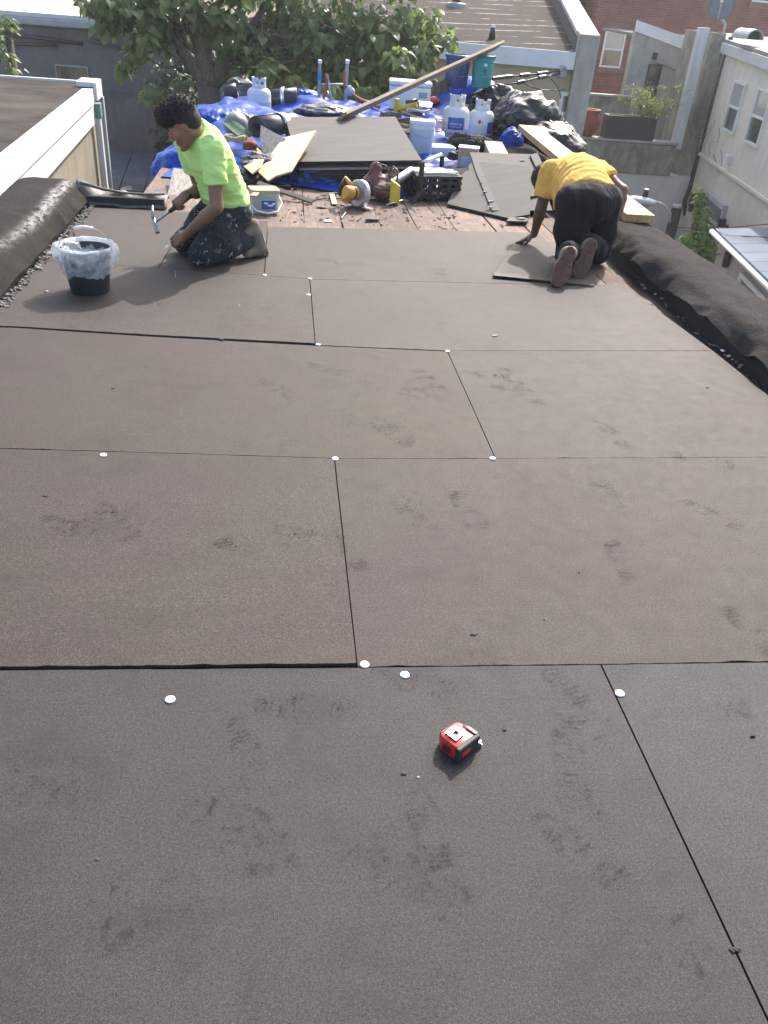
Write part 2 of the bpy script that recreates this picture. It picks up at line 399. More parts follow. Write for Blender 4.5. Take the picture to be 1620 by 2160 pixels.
gx = sorted(set(gx)); gx = [gx[0]]+[b for a, b in zip(gx, gx[1:]) if b-a > .12]
for a, b in zip(gx, gx[1:]):
    y0 = 4.6 if b > 1.9 else 6.2; y1 = 7.1 if b < NOTCH_X+.15 else 12.9
    w = b-a-random.choice([.006, .010, .016]); o = obj('deck_plank', plank_mesh(y1-y0, w, seed=k), PLANKW, roof, bevel=.002, seg=1)
    Mi = world_matrix(roof).inverted(); o.location = Mi @ Vector(((a+b)/2, y0, -.0145-random.uniform(0, .006))); o.rotation_euler.y = random.uniform(-.008, .008); k += 1
# cover boards: seams traced on the roof plane
def seam(pts):
    P = sorted([tuple(onz(*p)[:2]) for p in pts]); xs = [p[0] for p in P]; ys = [p[1] for p in P]
    def f(X):
        if X <= xs[0]: return ys[0]+(X-xs[0])*.0
        if X >= xs[-1]: return ys[-1]
        return float(np.interp(X, xs, ys))
    return f
SA = seam([(0, 1411), (740, 1407), (1268, 1402), (1620, 1396)])
SB = seam([(0, 946), (400, 957), (708, 967), (1040, 967), (1620, 964)])
SC = seam([(40, 691), (300, 708), (665, 728), (948, 740), (1530, 740)])
SD = seam([(180, 555), (440, 573), (560, 581), (655, 589), (1150, 600), (1360, 600)])
SE = seam([(565, 478), (800, 483), (1100, 490), (1200, 492)])
FLAT = lambda c: (lambda X: c)
def board(x0n, x1n, x0f, x1f, near, far, warm, gn=(.003, .003), gf=(.0015, .0015), z=(0, 0, 0, 0), t=.0125, g=.0022, tone=1.12):
    """corner X near/far, seam functions, gaps at the near edge (left,right); z lifts near-left, near-right, far-right, far-left"""
    n = 60; top = []; g = g
    us = np.linspace(0, 1, n)
    nl = [(x0n+g+(x1n-x0n-2*g)*u) for u in us]; fl = [(x0f+g+(x1f-x0f-2*g)*u) for u in us]
    A = [(X, near(X)+gn[0]+(gn[1]-gn[0])*u+random.uniform(-.0014, .0014)+(random.random() < .05)*random.uniform(.002, .005), z[0]+(z[1]-z[0])*u) for X, u in zip(nl, us)]
    Bq = [(X, far(X)-gf[0]-(gf[1]-gf[0])*u+random.uniform(-.0008, .0008), z[3]+(z[2]-z[3])*u) for X, u in zip(fl, us)]
    vs = []; m = 5
    for j in range(m):
        q = j/(m-1); w = (1-q)**2
        for i in range(n):
            zz = A[i][2]*w+Bq[i][2]*(q**2); vs.append((A[i][0]*(1-q)+Bq[i][0]*q, A[i][1]*(1-q)+Bq[i][1]*q, zz))
    nv = len(vs); vs += [(a, b, c-t) for a, b, c in vs]
    fs = [(j*n+i, j*n+i+1, (j+1)*n+i+1, (j+1)*n+i) for j in range(m-1) for i in range(n-1)]
    fs += [tuple(nv+i for i in f[::-1]) for f in fs]
    rim = [i for i in range(n)]+[j*n+n-1 for j in range(1, m)]+[(m-1)*n+i for i in range(n-2, -1, -1)]+[j*n for j in range(m-2, 0, -1)]
    fs += [(rim[(i+1) % len(rim)], rim[i], nv+rim[i], nv+rim[(i+1) % len(rim)]) for i in range(len(rim))]
    mb = MB(); mb.add(vs, fs); o = obj('cover_board', mb, BOARD, roof, world=True); o['warm'] = warm; o['tone'] = tone*.90; return o  # tone, warm: sheet colour mixed with painted view-angle and lens darkening
XL, XR = -1.53, 2.44
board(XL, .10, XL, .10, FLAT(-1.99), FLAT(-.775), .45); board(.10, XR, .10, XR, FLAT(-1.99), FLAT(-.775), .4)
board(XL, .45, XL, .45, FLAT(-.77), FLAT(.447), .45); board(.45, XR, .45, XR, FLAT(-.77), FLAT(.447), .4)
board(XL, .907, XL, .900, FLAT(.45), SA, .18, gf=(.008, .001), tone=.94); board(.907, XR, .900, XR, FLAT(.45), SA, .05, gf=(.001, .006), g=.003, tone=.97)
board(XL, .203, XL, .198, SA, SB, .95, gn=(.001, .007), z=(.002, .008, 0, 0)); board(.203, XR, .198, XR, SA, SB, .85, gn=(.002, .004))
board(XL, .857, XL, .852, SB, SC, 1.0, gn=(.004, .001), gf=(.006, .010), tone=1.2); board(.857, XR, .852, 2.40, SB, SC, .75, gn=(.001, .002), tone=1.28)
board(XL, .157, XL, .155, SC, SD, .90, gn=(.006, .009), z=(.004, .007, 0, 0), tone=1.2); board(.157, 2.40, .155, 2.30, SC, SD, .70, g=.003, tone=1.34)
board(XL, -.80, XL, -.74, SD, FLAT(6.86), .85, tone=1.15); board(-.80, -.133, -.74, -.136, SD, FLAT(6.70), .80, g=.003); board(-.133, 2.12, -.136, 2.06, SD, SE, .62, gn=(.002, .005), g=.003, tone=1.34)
# cap discs driven through the boards
CAPM = mat('cap_plastic', (.90, .90, .90), (.84, .84, .84), rough=.35, scale=20)
capm = MB(); capm.lathe([(.0130, 0), (.0134, .0012), (.0125, .0026), (.006, .0042), (.0015, .0046)], 20)
capd = MB(); capd.lathe([(.0042, .0036), (.0040, .0052), (.001, .0054)], 12)
CAPS = [(558, 580), (654, 588), (651, 622), (671, 727), (944, 741), (1524, 740), (218, 960), (707, 968), (1039, 967), (359, 1476), (769, 1402), (854, 1424), (1307, 1463)]
cap_o = None
for (x, y) in CAPS:
    p = onz(x, y, .001)
    if cap_o is None: o = cap_o = obj('cap_disc', capm, CAPM, roof, smooth=True)
    else: o = cap_o.copy(); COL.objects.link(o); o.parent = roof
    o.location = world_matrix(roof).inverted() @ Vector(p); o.rotation_euler = (random.uniform(-.08, .08), random.uniform(-.08, .08), 0)

# ---- marks on the boards: boot prints and dark scuffs as thin stains
def m_print():
    m, nt, B, N, L = nodes_of('boot_dust'); v = mapping(N, L)
    w = N.new('ShaderNodeTexWave'); w.wave_type = 'BANDS'; w.bands_direction = 'Y'; w.inputs['Scale'].default_value = 16; w.inputs['Distortion'].default_value = 7; w.inputs['Detail'].default_value = 3; w.inputs['Detail Scale'].default_value = 2.2
    oi = N.new('ShaderNodeObjectInfo'); add = N.new('ShaderNodeVectorMath'); add.operation = 'ADD'; cb = N.new('ShaderNodeCombineXYZ'); L.new(math_n(N, L, 'MULTIPLY', oi.outputs['Random'], 40.0), cb.inputs[0]); L.new(v, add.inputs[0]); L.new(cb.outputs[0], add.inputs[1])
    L.new(add.outputs[0], w.inputs[0]); n = tex_noise(N, L, add.outputs[0], 14, 5, .75); n2 = tex_noise(N, L, add.outputs[0], 150, 3, .7)
    ed = N.new('ShaderNodeAttribute'); ed.attribute_name = 'edge'
    a = math_n(N, L, 'MULTIPLY', ramp(N, L, w.outputs['Fac'], [(.35, 0.15), (.65, 1.0)]), ramp(N, L, n, [(.47, 0.0), (.60, 1.0)])); a = math_n(N, L, 'MULTIPLY', a, ramp(N, L, n2, [(.35, .2), (.6, 1.0)]))
    a = math_n(N, L, 'MULTIPLY', a, ed.outputs['Fac']); a = math_n(N, L, 'MULTIPLY', a, .5)
    L.new(a, B.inputs['Alpha']); B.inputs['Base Color'].default_value = (.022, .019, .018, 1); B.inputs['Roughness'].default_value = .9; B.inputs['Specular IOR Level'].default_value = .1
    return m
def m_scuff():
    m, nt, B, N, L = nodes_of('scuff'); v = mapping(N, L)
    oi = N.new('ShaderNodeObjectInfo'); add = N.new('ShaderNodeVectorMath'); add.operation = 'ADD'; cb = N.new('ShaderNodeCombineXYZ'); L.new(math_n(N, L, 'MULTIPLY', oi.outputs['Random'], 60.0), cb.inputs[1]); L.new(v, add.inputs[0]); L.new(cb.outputs[0], add.inputs[1])
    n = tex_noise(N, L, add.outputs[0], 34, 6, .8, .9); ed = N.new('ShaderNodeAttribute'); ed.attribute_name = 'edge'
    a = math_n(N, L, 'MULTIPLY', ramp(N, L, n, [(.54, 0.0), (.62, 1.0)]), ed.outputs['Fac']); L.new(math_n(N, L, 'MULTIPLY', a, .42), B.inputs['Alpha'])
    B.inputs['Base Color'].default_value = (.025, .022, .021, 1); B.inputs['Roughness'].default_value = .85; B.inputs['Specular IOR Level'].default_value = .15; return m
PRINT, SCUFF = m_print(), m_scuff()
def stain_mesh(name, w, h, sole, material):
    n, m = 9, 19; vs = []; ed = []
    for j in range(m):
        q = j/(m-1); ww = 1.0
        if sole: ww = .78+.22*math.sin(q*math.pi*1.15+.2)-.16*math.exp(-((q-.36)/.12)**2)
        for i in range(n):
            u = i/(n-1)*2-1; vs.append((u*ww*w/2, (q-.5)*h, 0))
            e = min(1, (1-abs(u))*3.0)*min(1, min(q, 1-q)*6) if not sole else (0 if abs(u) > .99 or j in (0, m-1) else 1)
            if sole and .31 < q < .40: e *= .15
            ed.append(e)
    me = bpy.data.meshes.new(name); me.from_pydata(vs, [], [(j*n+i, j*n+i+1, (j+1)*n+i+1, (j+1)*n+i) for j in range(m-1) for i in range(n-1)])
    at_ = me.attributes.new('edge', 'FLOAT', 'POINT'); at_.data.foreach_set('value', ed); me.materials.append(material); return me
PM = stain_mesh('boot_print', .108, .285, True, PRINT); SM = stain_mesh('scuff_mark', .17, .13, False, SCUFF)
def stain(me, x, y, rot, s=1.0, z=.0016):
    p = onz(x, y, 0); o = bpy.data.objects.new(me.name, me); COL.objects.link(o); o.parent = roof
    o.location = world_matrix(roof).inverted() @ Vector((p[0], p[1], z)); o.rotation_euler.z = rad(rot); o.scale = (s, s, 1)
zz = .0012
for i, (x, y, r, s) in enumerate([(870, 1440, 70, .9), (645, 1490, 85, 1), (520, 1580, 15, .8), (1215, 1480, 20, 1.0), (1200, 1590, -12, 1), (900, 1740, 5, .85), (1215, 1790, 40, .9), (885, 1100, 30, .9), (985, 1075, 10, 1), (1275, 1040, 0, 1.1), (240, 1100, 35, 1), (650, 1130, 70, .9), (490, 1180, 20, .9), (825, 910, 30, 1.1),
                              (1290, 915, 15, 1), (1500, 1085, 40, .9), (1310, 1180, 0, .9), (1060, 800, -20, 1.1), (1110, 830, 10, 1.1), (690, 780, 60, .9), (900, 800, 20, 1), (930, 580, 0, 1.1), (1150, 600, 30, .9), (690, 550, 60, .9), (140, 1110, 60, .8), (1580, 1330, 10, .9), (1480, 970, 70, 1), (740, 1160, 10, .9), (1020, 790, 80, .8), (585, 820, 35, .9)]):
    zz += .00006; stain(PM, x, y, r, s, zz)
for i, (x, y, r, s) in enumerate([(480, 1720, 0, 1.3), (820, 1800, 30, 1.2), (930, 1890, -35, .9), (540, 1790, 10, 1.1), (1225, 1700, 0, .7), (220, 1080, 40, .9), (480, 1150, 10, .8), (150, 1110, 60, .9), (1400, 2000, 0, 1.3), (860, 1060, 0, .9), (620, 1140, 0, .7), (1550, 1500, 0, .8), (300, 1900, 20, 1.4), (1030, 1390, 0, .7), (100, 1650, 0, 1.2), (880, 830, 0, 1.2), (330, 640, 0, 1.1)]):
    zz += .00006; stain(SM, x, y, r, s, zz)

# ================================================================== parapets
def parapet(name, label, prof, y0, y1, mem, flutes, jag, seed, side, worn_at, corem):
    """prof: list of (x, z) from the inner foot over the top to the outer face"""
    ny = int((y1-y0)/.025); ns = 46
    P = np.array(prof, float); sl_ = np.r_[0, np.cumsum(np.linalg.norm(np.diff(P, axis=0), axis=1))]; tot = sl_[-1]
    s = np.linspace(0, 1, ns)**1.5*tot
    px = np.interp(s, sl_, P[:, 0]); pz = np.interp(s, sl_, P[:, 1])
    for _ in range(2): px[1:-1] = (px[:-2]+px[2:]+2*px[1:-1])/4; pz[1:-1] = (pz[:-2]+pz[2:]+2*pz[1:-1])/4
    tx = np.gradient(px); tz = np.gradient(pz); nl = np.hypot(tx, tz); nx_, nz_ = -tz/nl*side, tx/nl*side
    ys = np.linspace(y0, y1, ny); V = []; worn = []
    jn = fbm(np.c_[ys*5, ys*0, ys*0], 5, seed)
    for j, y in enumerate(ys):
        q = np.c_[np.full(ns, y), s, s*0]
        sk = y+s*.35*side
        fl = (ridged(np.c_[sk*(7 if side < 0 else 3.2), s*1.2, s*0+seed], 3, seed)*np.clip(.55+vnoise(np.c_[np.full(ns, y*1.3), s*0, s*0], seed+2), .1, 1.2))*flutes*np.exp(-((s-.10)/.13)**2) + fbm(np.c_[sk*2.2, s*3, s*0], 3, seed+5)*.012+ridged(np.c_[sk*5+s*4, s*9-sk*2, s*0], 3, seed+7)*.0045
        fl[-1] = 0
        x = px+nx_*fl; z = pz+nz_*fl
        fall = np.clip(1-s/.10, 0, 1); z = z+fall*(jn[j]*jag+jag*.7); x = x-side*fall*jn[j]*.012
        V.append(np.c_[x, np.full(ns, y), z])
        w = np.exp(-((s-worn_at-.02*math.sin(y*3))/.032)**2)*(0.65+.45*math.sin(y*1.7+seed)); worn += list(np.clip(w*1.4, 0, 1))
    V = np.concatenate(V); f = [(j*ns+i, (j+1)*ns+i, (j+1)*ns+i+1, j*ns+i+1) for j in range(ny-1) for i in range(ns-1)]
    if side > 0: f = [q[::-1] for q in f]
    root = thing(name, label, 'parapet', (float(P[:, 0].mean()), (y0+y1)/2, -.05))
    o = obj('membrane', (V, f), mem, root, world=True, smooth=True)
    a = o.data.attributes.new('worn', 'FLOAT', 'POINT'); a.data.foreach_set('value', worn)
    so = o.modifiers.new('thick', 'SOLIDIFY'); so.thickness = .006; so.offset = -1
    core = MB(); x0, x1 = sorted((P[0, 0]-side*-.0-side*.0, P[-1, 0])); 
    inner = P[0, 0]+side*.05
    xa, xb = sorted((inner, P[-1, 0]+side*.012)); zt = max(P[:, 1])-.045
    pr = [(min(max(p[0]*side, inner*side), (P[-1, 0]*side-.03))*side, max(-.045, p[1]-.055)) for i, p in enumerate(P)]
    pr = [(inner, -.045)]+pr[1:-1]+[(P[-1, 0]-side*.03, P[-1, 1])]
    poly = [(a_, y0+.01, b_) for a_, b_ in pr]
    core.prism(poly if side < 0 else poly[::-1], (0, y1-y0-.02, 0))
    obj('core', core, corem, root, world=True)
    return root
parapet('parapet_wall', 'rounded membrane covered parapet with worn silver crest beside the bucket', [(-1.545, .010), (-1.58, .075), (-1.645, .140), (-1.73, .165), (-1.86, .175), (-2.0, .165), (-2.10, .12), (-2.13, .0), (-2.13, -.45)], -1.6, 7.04, MEMB_L, .022, .022, 3, -1, .19, mat('old_mortar', (.10, .09, .08), (.20, .185, .16), rough=.95, scale=12, bmp=.8, bscale=50))
parapet('parapet_wall', 'dark membrane covered parapet that carries the long lumber beam', [(2.465, .050), (2.500, .105), (2.545, .160), (2.58, .172), (2.70, .182), (2.88, .170), (2.93, .14), (2.95, .0), (2.95, -.45)], -.6, 12.6, MEMB_R, .016, .038, 8, 1, .20, DARK)  # core coloured black so the gap under the membrane reads as shade
_g = (1+5**.5)/2; ICO_V = np.array([(-1, _g, 0), (1, _g, 0), (-1, -_g, 0), (1, -_g, 0), (0, -1, _g), (0, 1, _g), (0, -1, -_g), (0, 1, -_g), (_g, 0, -1), (_g, 0, 1), (-_g, 0, -1), (-_g, 0, 1)])/1.9
ICO_F = [(0, 11, 5), (0, 5, 1), (0, 1, 7), (0, 7, 10), (0, 10, 11), (1, 5, 9), (5, 11, 4), (11, 10, 2), (10, 7, 6), (7, 1, 8), (3, 9, 4), (3, 4, 2), (3, 2, 6), (3, 6, 8), (3, 8, 9), (4, 9, 5), (2, 4, 11), (6, 2, 10), (8, 6, 7), (9, 8, 1)]
# crumbs along both feet
def crumbs(label, x, y0, y1, n, seed, spread=.05, mt=None, name='rubble'):
    r = np.random.default_rng(seed); mb = MB()
    for i in range(n):
        y = r.uniform(y0, y1); c = np.array([x+r.normal(0, spread), y, 0]); s_ = r.uniform(.003, .012)*(1 if r.random() < .92 else 1.8)
        d = r.normal(0, 1, (6, 3)); d /= np.linalg.norm(d, axis=1)[:, None]
        oc = ICO_V*r.uniform(.72, 1.12, (12, 1))*s_*r.uniform(.6, 1.4, 3); a_ = r.uniform(0, 6.28); oc = oc@np.array([[math.cos(a_), -math.sin(a_), 0], [math.sin(a_), math.cos(a_), 0], [0, 0, .7]])
        oc += c; oc[:, 2] -= oc[:, 2].min()-.0005
        mb.add(oc, ICO_F)
    return tag(obj(name, mb, mt or RUBBLE, world=True), label, 'rubble', kind='stuff')
crumbs('crumbled grey mortar along the foot of the silver crested parapet', -1.515, 3.2, 6.95, 520, 4, .022)
crumbs('broken mortar and tar crumbs in the gutter under the dark parapet', 2.44, 3.0, 6.6, 110, 5, .015, RUBBLE_D)
# low kerb across the back of the left bay
def kerb():
    root = thing('roof_kerb', 'low tar coated kerb with torn flashing between parapet and blue tarp', 'kerb', (-1.32, 7.05, -.04))
    n = 34; m = 14; V = []
    for i in range(n):
        u = i/(n-1); x = -1.64+u*.70; hgt = .155-.075*min(1, u*3.2)+.012*math.sin(u*17)
        for j in range(m):
            q = j/(m-1)
            y = 6.93+.20*q; z = hgt*math.sin(min(1, q*1.6)*math.pi/2)*(1 if q < .7 else 1-(q-.7)*.6)
            V.append((x, y, max(-.03, z+.012*float(vnoise(np.array([[x*14, q*5, 3.]]))[0]))))
    f = [(i*m+j, (i+1)*m+j, (i+1)*m+j+1, i*m+j+1) for i in range(n-1) for j in range(m-1)]
    o = obj('flashing', (np.array(V), f), mat('kerb_tar', (.055, .05, .046), (.13, .12, .11), rough=.6, scale=10, bmp=.7, bscale=30), root, world=True, smooth=True); so = o.modifiers.new('t', 'SOLIDIFY'); so.thickness = .01
    st = MB(); st.tube([(-1.60, 7.0, .15), (-1.45, 7.0, .115), (-1.28, 6.99, .092), (-1.1, 6.99, .09), (-.96, 7.0, .098)], [.014, .012, .010, .010, .011], 7)
    obj('edge_strip', st, mat('grey_metal_edge', (.13, .125, .12), (.07, .068, .065), rough=.7, scale=30), root, world=True, smooth=True)
    c = MB(); c.box((-1.29, 7.03, .015), (.66, .17, .10)); obj('core', c, DARK, root, world=True)
kerb()
# ================================================================== surroundings
GZ = -6.6
def m_stucco(name, c1, c2, streak=None, sa=.6, scale=2.2, seed=0.0):
    m, nt, B, N, L = nodes_of(name); v = mapping(N, L, loc=(seed, seed*.7, 0)); n = tex_noise(N, L, v, scale, 6, .65, .3); f = tex_noise(N, L, v, 45, 4, .7)
    c = mixc(N, L, ramp(N, L, n, [(.3, 0.0), (.7, 1.0)]), c1, c2)
    if streak:
        s_ = tex_noise(N, L, mapping(N, L, (1.7, 1.7, .65), loc=(seed, 0, 0)), 1.8, 8, .78, .7); c = mixc(N, L, ramp(N, L, s_, [(.38, 0.0), (.62, sa)]), c, streak)
        b_ = tex_noise(N, L, mapping(N, L, loc=(0, seed, 3)), 1.1, 6, .7, .5); c = mixc(N, L, ramp(N, L, b_, [(.50, 0.0), (.75, sa)]), c, streak)
    c = mixc(N, L, ramp(N, L, f, [(.35, .25), (.5, 0.0)]), c, tuple(x*.6 for x in c1))
    L.new(c, B.inputs['Base Color']); B.inputs['Roughness'].default_value = .92; B.inputs['Specular IOR Level'].default_value = .2; bump(N, L, B, math_n(N, L, 'ADD', f, n), .4, .012); return m
def m_brick(name, c1, c2, mortar):
    m, nt, B, N, L = nodes_of(name); b = N.new('ShaderNodeTexBrick'); v = mapping(N, L, (1, 1, 1), (rad(90), 0, 0)); L.new(v, b.inputs['Vector'])
    b.inputs['Scale'].default_value = 1.0; b.inputs['Brick Width'].default_value = .215; b.inputs['Row Height'].default_value = .075; b.inputs['Mortar Size'].default_value = .008; b.inputs['Bias'].default_value = 0
    b.inputs['Color1'].default_value = lin(c1); b.inputs['Color2'].default_value = lin(c2); b.inputs['Mortar'].default_value = lin(mortar)
    n = tex_noise(N, L, mapping(N, L), 1.4, 6, .7); L.new(mixc(N, L, ramp(N, L, n, [(.4, 0.0), (.7, .45)]), b.outputs['Color'], tuple(x*.55 for x in c1)), B.inputs['Base Color']); B.inputs['Roughness'].default_value = .9
    bump(N, L, B, b.outputs['Fac'], .4, -.006); return m
def m_roof_streak():
    m, nt, B, N, L = nodes_of('striped_roofing'); v = mapping(N, L); n = tex_noise(N, L, v, 1.6, 6, .65); f = tex_noise(N, L, v, 60, 3, .7)
    c = mixc(N, L, n, (.040, .033, .029), (.070, .060, .052)); c = mixc(N, L, ramp(N, L, f, [(.55, 0.0), (.75, .4)]), c, (.13, .118, .105))
    sx = N.new('ShaderNodeSeparateXYZ'); L.new(mapping(N, L, rot=(0, 0, rad(-5))), sx.inputs[0]); w = tex_noise(N, L, mapping(N, L, (.9, 1.2, 1)), 1.3, 3, .6)
    yy = math_n(N, L, 'ADD', sx.outputs[1], math_n(N, L, 'MULTIPLY', w, .22)); fr = math_n(N, L, 'FRACT', math_n(N, L, 'MULTIPLY', yy, 1.75))
    band = ramp(N, L, fr, [(.0, 0.0), (.44, 0.0), (.48, 1.0), (.54, 1.0), (.58, 0.0)]); gap = ramp(N, L, tex_noise(N, L, mapping(N, L, (.75, 2.6, 1)), 1.5, 5, .75), [(.50, 0.0), (.55, 1.0)])
    c = mixc(N, L, math_n(N, L, 'MULTIPLY', math_n(N, L, 'MULTIPLY', band, gap), .85), c, (.42, .40, .37)); L.new(c, B.inputs['Base Color']); B.inputs['Roughness'].default_value = .95; B.inputs['Specular IOR Level'].default_value = .08; bump(N, L, B, f, .3, .006); return m
def m_glass(name, tint=(.05, .065, .07), rough=.06):
    m, nt, B, N, L = nodes_of(name); B.inputs['Base Color'].default_value = lin(tint); B.inputs['Roughness'].default_value = rough; B.inputs['Specular IOR Level'].default_value = .8; B.inputs['Coat Weight'].default_value = .4; return m
def m_leaf(name, a, b, c_):
    m, nt, B, N, L = nodes_of(name); g = N.new('ShaderNodeNewGeometry'); n = tex_noise(N, L, g.outputs['Position'], 2.3, 3, .6); n2 = tex_noise(N, L, g.outputs['Position'], 9, 3, .6)
    c = mixc(N, L, ramp(N, L, n, [(.35, 0.0), (.65, 1.0)]), a, b); c = mixc(N, L, ramp(N, L, n2, [(.58, 0.0), (.70, 1.0)]), c, c_); L.new(c, B.inputs['Base Color']); B.inputs['Roughness'].default_value = .42; B.inputs['Specular IOR Level'].default_value = .45
    t = N.new('ShaderNodeBsdfTranslucent'); hs = N.new('ShaderNodeHueSaturation'); hs.inputs['Value'].default_value = 1.7; hs.inputs['Hue'].default_value = .485; L.new(c, hs.inputs['Color']); L.new(hs.outputs[0], t.inputs[0])
    mx = N.new('ShaderNodeMixShader'); mx.inputs[0].default_value = .48; L.new(B.outputs[0], mx.inputs[1]); L.new(t.outputs[0], mx.inputs[2]); L.new(mx.outputs[0], nt.nodes['Material Output'].inputs[0]); return m
WHITE_T = mat('white_trim', (.80, .80, .78), (.70, .70, .68), rough=.45, scale=3, bmp=.05)
GLASS = m_glass('window_glass'); BLIND = mat('window_blind', (.62, .62, .58), (.52, .52, .49), rough=.7, scale=3)
BARK = mat('bark', (.075, .058, .044), (.15, .12, .095), rough=.95, scale=5, stretch=(6, 6, 1), bmp=.9, bscale=22, bdist=.02)
BLACKM = mat('black_metal', (.012, .012, .013), (.025, .025, .027), rough=.45, scale=20)
GALV = mat('galvanised', (.42, .44, .46), (.32, .34, .36), rough=.4, metal=.7, scale=14)
# ---- ground far below
g = MB(); g.add([(-200, -200, GZ), (200, -200, GZ), (200, 200, GZ), (-200, 200, GZ)], [(0, 1, 2, 3)])
struct('ground', g, mat('yard_concrete', (.36, .35, .33), (.28, .275, .26), rough=.95, scale=.6, bmp=.3))
V3 = lambda p: tuple(float(q) for q in p)
def slab(poly, n, t):
    """polygon (seen from outside, counter-clockwise) thickened by t away from its outward normal n"""
    mb = MB(); mb.prism([np.array(p, float)-np.array(n, float)*t for p in poly], np.array(n, float)*t); return mb
def window(parent, o, r, u, n, w, h, frame_m, blind=.5, fw=.06, rec=.02, mull=True, name='window', sill=None, lintel=None, trim=None):
    """o lower-left corner on the wall, r right, u up, n outward"""
    o, r, u, n = [np.array(q, float) for q in (o, r, u, n)]
    q = lambda a, b, c: o+r*a+u*b+n*c
    fr = MB()
    def bar(a0, a1, b0, b1, c0, c1, mb=fr): mb.hexa([q(a0, b0, c0), q(a1, b0, c0), q(a1, b0, c1), q(a0, b0, c1)], [q(a0, b1, c0), q(a1, b1, c0), q(a1, b1, c1), q(a0, b1, c1)])
    bar(0, fw, 0, h, -.02, .05); bar(w-fw, w, 0, h, -.02, .05); bar(fw, w-fw, 0, fw, -.02, .05); bar(fw, w-fw, h-fw, h, -.02, .05)
    if mull: bar(fw, w-fw, h*.5-fw*.45, h*.5+fw*.45, -.02, .045)
    wo = obj(name, fr, frame_m, parent, world=True)
    for (b0, b1) in (((fw, h*.5-fw*.45), (h*.5+fw*.45, h-fw)) if mull else ((fw, h-fw),)):
        m_ = MB(); bar(fw+.002, w-fw-.002, b0+.002, b1-.002, -.015, .012, m_); obj('pane', m_, GLASS if not (blind and b0 > h*.4) else BLIND_G, wo, world=True)
    if sill: m_ = MB(); bar(-.10, w+.10, -.16, -.004, -.02, .09, m_); obj('sill', m_, sill, wo, world=True)
    if lintel: m_ = MB(); bar(-.10, w+.10, h+.004, h+.24, -.02, .05, m_); obj('lintel', m_, lintel, wo, world=True)
    return wo
BLIND_G = m_glass('blind_behind_glass', (.36, .37, .35), .25)

# ---- left neighbour with the white fascia
def left_house():
    ZL = .20; A, Bk = onz(0, 345, ZL), onz(203, 176, ZL); d = unit(Bk-A); A = A-d*2.2; n = np_(d[1], -d[0], 0); C = onz(0, 162, ZL); bd = unit(C-Bk); D = Bk+bd*9; E_ = A+bd*9
    root = thing('neighbour_house', 'flat roofed house with bright white fascia and beige side wall beyond the parapet', 'house', (A+Bk)/2*np_(1, 1, 0)+np_(-2, 0, GZ))
    up = np_(0, 0, 1)
    m = MB(); m.prism([np_(p[0], p[1], GZ) for p in (A, Bk, D, E_)][::1], up*(ZL-.05-GZ)); obj('wall', m, m_stucco('beige_side', (.36, .32, .25), (.29, .26, .20), (.17, .155, .125), .5), root, world=True)
    m = MB(); m.prism([p*np_(1, 1, 0)+up*(ZL-.048) for p in (A+n*.02, Bk+n*.02-d*.02, D, E_)], up*.04)
    rm, nt, Bn, N, L = nodes_of('dusty_roofing'); v = mapping(N, L); a = tex_noise(N, L, mapping(N, L, (1, 1.8, 1)), .55, 5, .65, .6); f = tex_noise(N, L, v, 40, 3, .7)
    c = mixc(N, L, ramp(N, L, a, [(.38, 0.0), (.66, 1.0)]), (.028, .024, .022), (.085, .072, .060)); L.new(c, Bn.inputs['Base Color']); Bn.inputs['Roughness'].default_value = .95; Bn.inputs['Specular IOR Level'].default_value = .1; bump(N, L, Bn, f, .3, .004)
    obj('roof', m, rm, root, world=True)
    L_ = np.linalg.norm(Bk-A)
    def strip(s0, s1, z0, z1, o0, o1, name, mt=WHITE_T, bev=.004):
        q = lambda s, z, o: A+d*s+n*o+up*(z-ZL)
        m = MB(); m.hexa([q(s0, z0, o0), q(s1, z0, o0), q(s1, z0, o1), q(s0, z0, o1)][::-1], [q(s0, z1, o0), q(s1, z1, o0), q(s1, z1, o1), q(s0, z1, o1)][::-1]); return obj(name, m, mt, root, world=True, bevel=bev)
    strip(0, L_-.95, ZL-.15, ZL+.03, .022, .075, 'drip_edge'); strip(0, L_-.75, ZL-.40, ZL-.153, .022, .050, 'fascia_board'); strip(0, L_-.95, ZL+.0, ZL+.028, -.06, .020, 'flashing')
    strip(L_-.55, L_+.02, ZL-.16, ZL+.06, .022, .07, 'corner_cap'); strip(L_-.50, L_+.03, ZL+.0, ZL+.062, -.20, .020, 'corner_flashing')
    strip(L_-.85, L_-.68, ZL-.34, ZL-.16, .055, .13, 'gutter_box', mat('verdigris', (.14, .24, .22), (.10, .18, .17), rough=.7, scale=12))
    strip(L_-.83, L_-.70, GZ, ZL-.342, .035, .115, 'downspout', bev=.012); strip(L_-.02, L_+.10, GZ, ZL-.17, -.02, .075, 'corner_trim', mat('blue_grey_trim', (.42, .46, .50), (.35, .39, .43), rough=.6, scale=2))
    q = MB(); e0, e1 = Bk, D; nn = unit(np_(-bd[1], bd[0], 0)); nn = nn if np.dot(nn, d) > 0 else -nn
    q.hexa([e0+up*-.10+nn*.0, e1+up*-.10, e1+nn*.06+up*-.10, e0+nn*.06+up*-.10], [e0+up*.02, e1+up*.02, e1+nn*.06+up*.02, e0+nn*.06+up*.02]); obj('eaves_edge', q, WHITE_T, root, world=True)
    # small bracket on the wall
left_house()

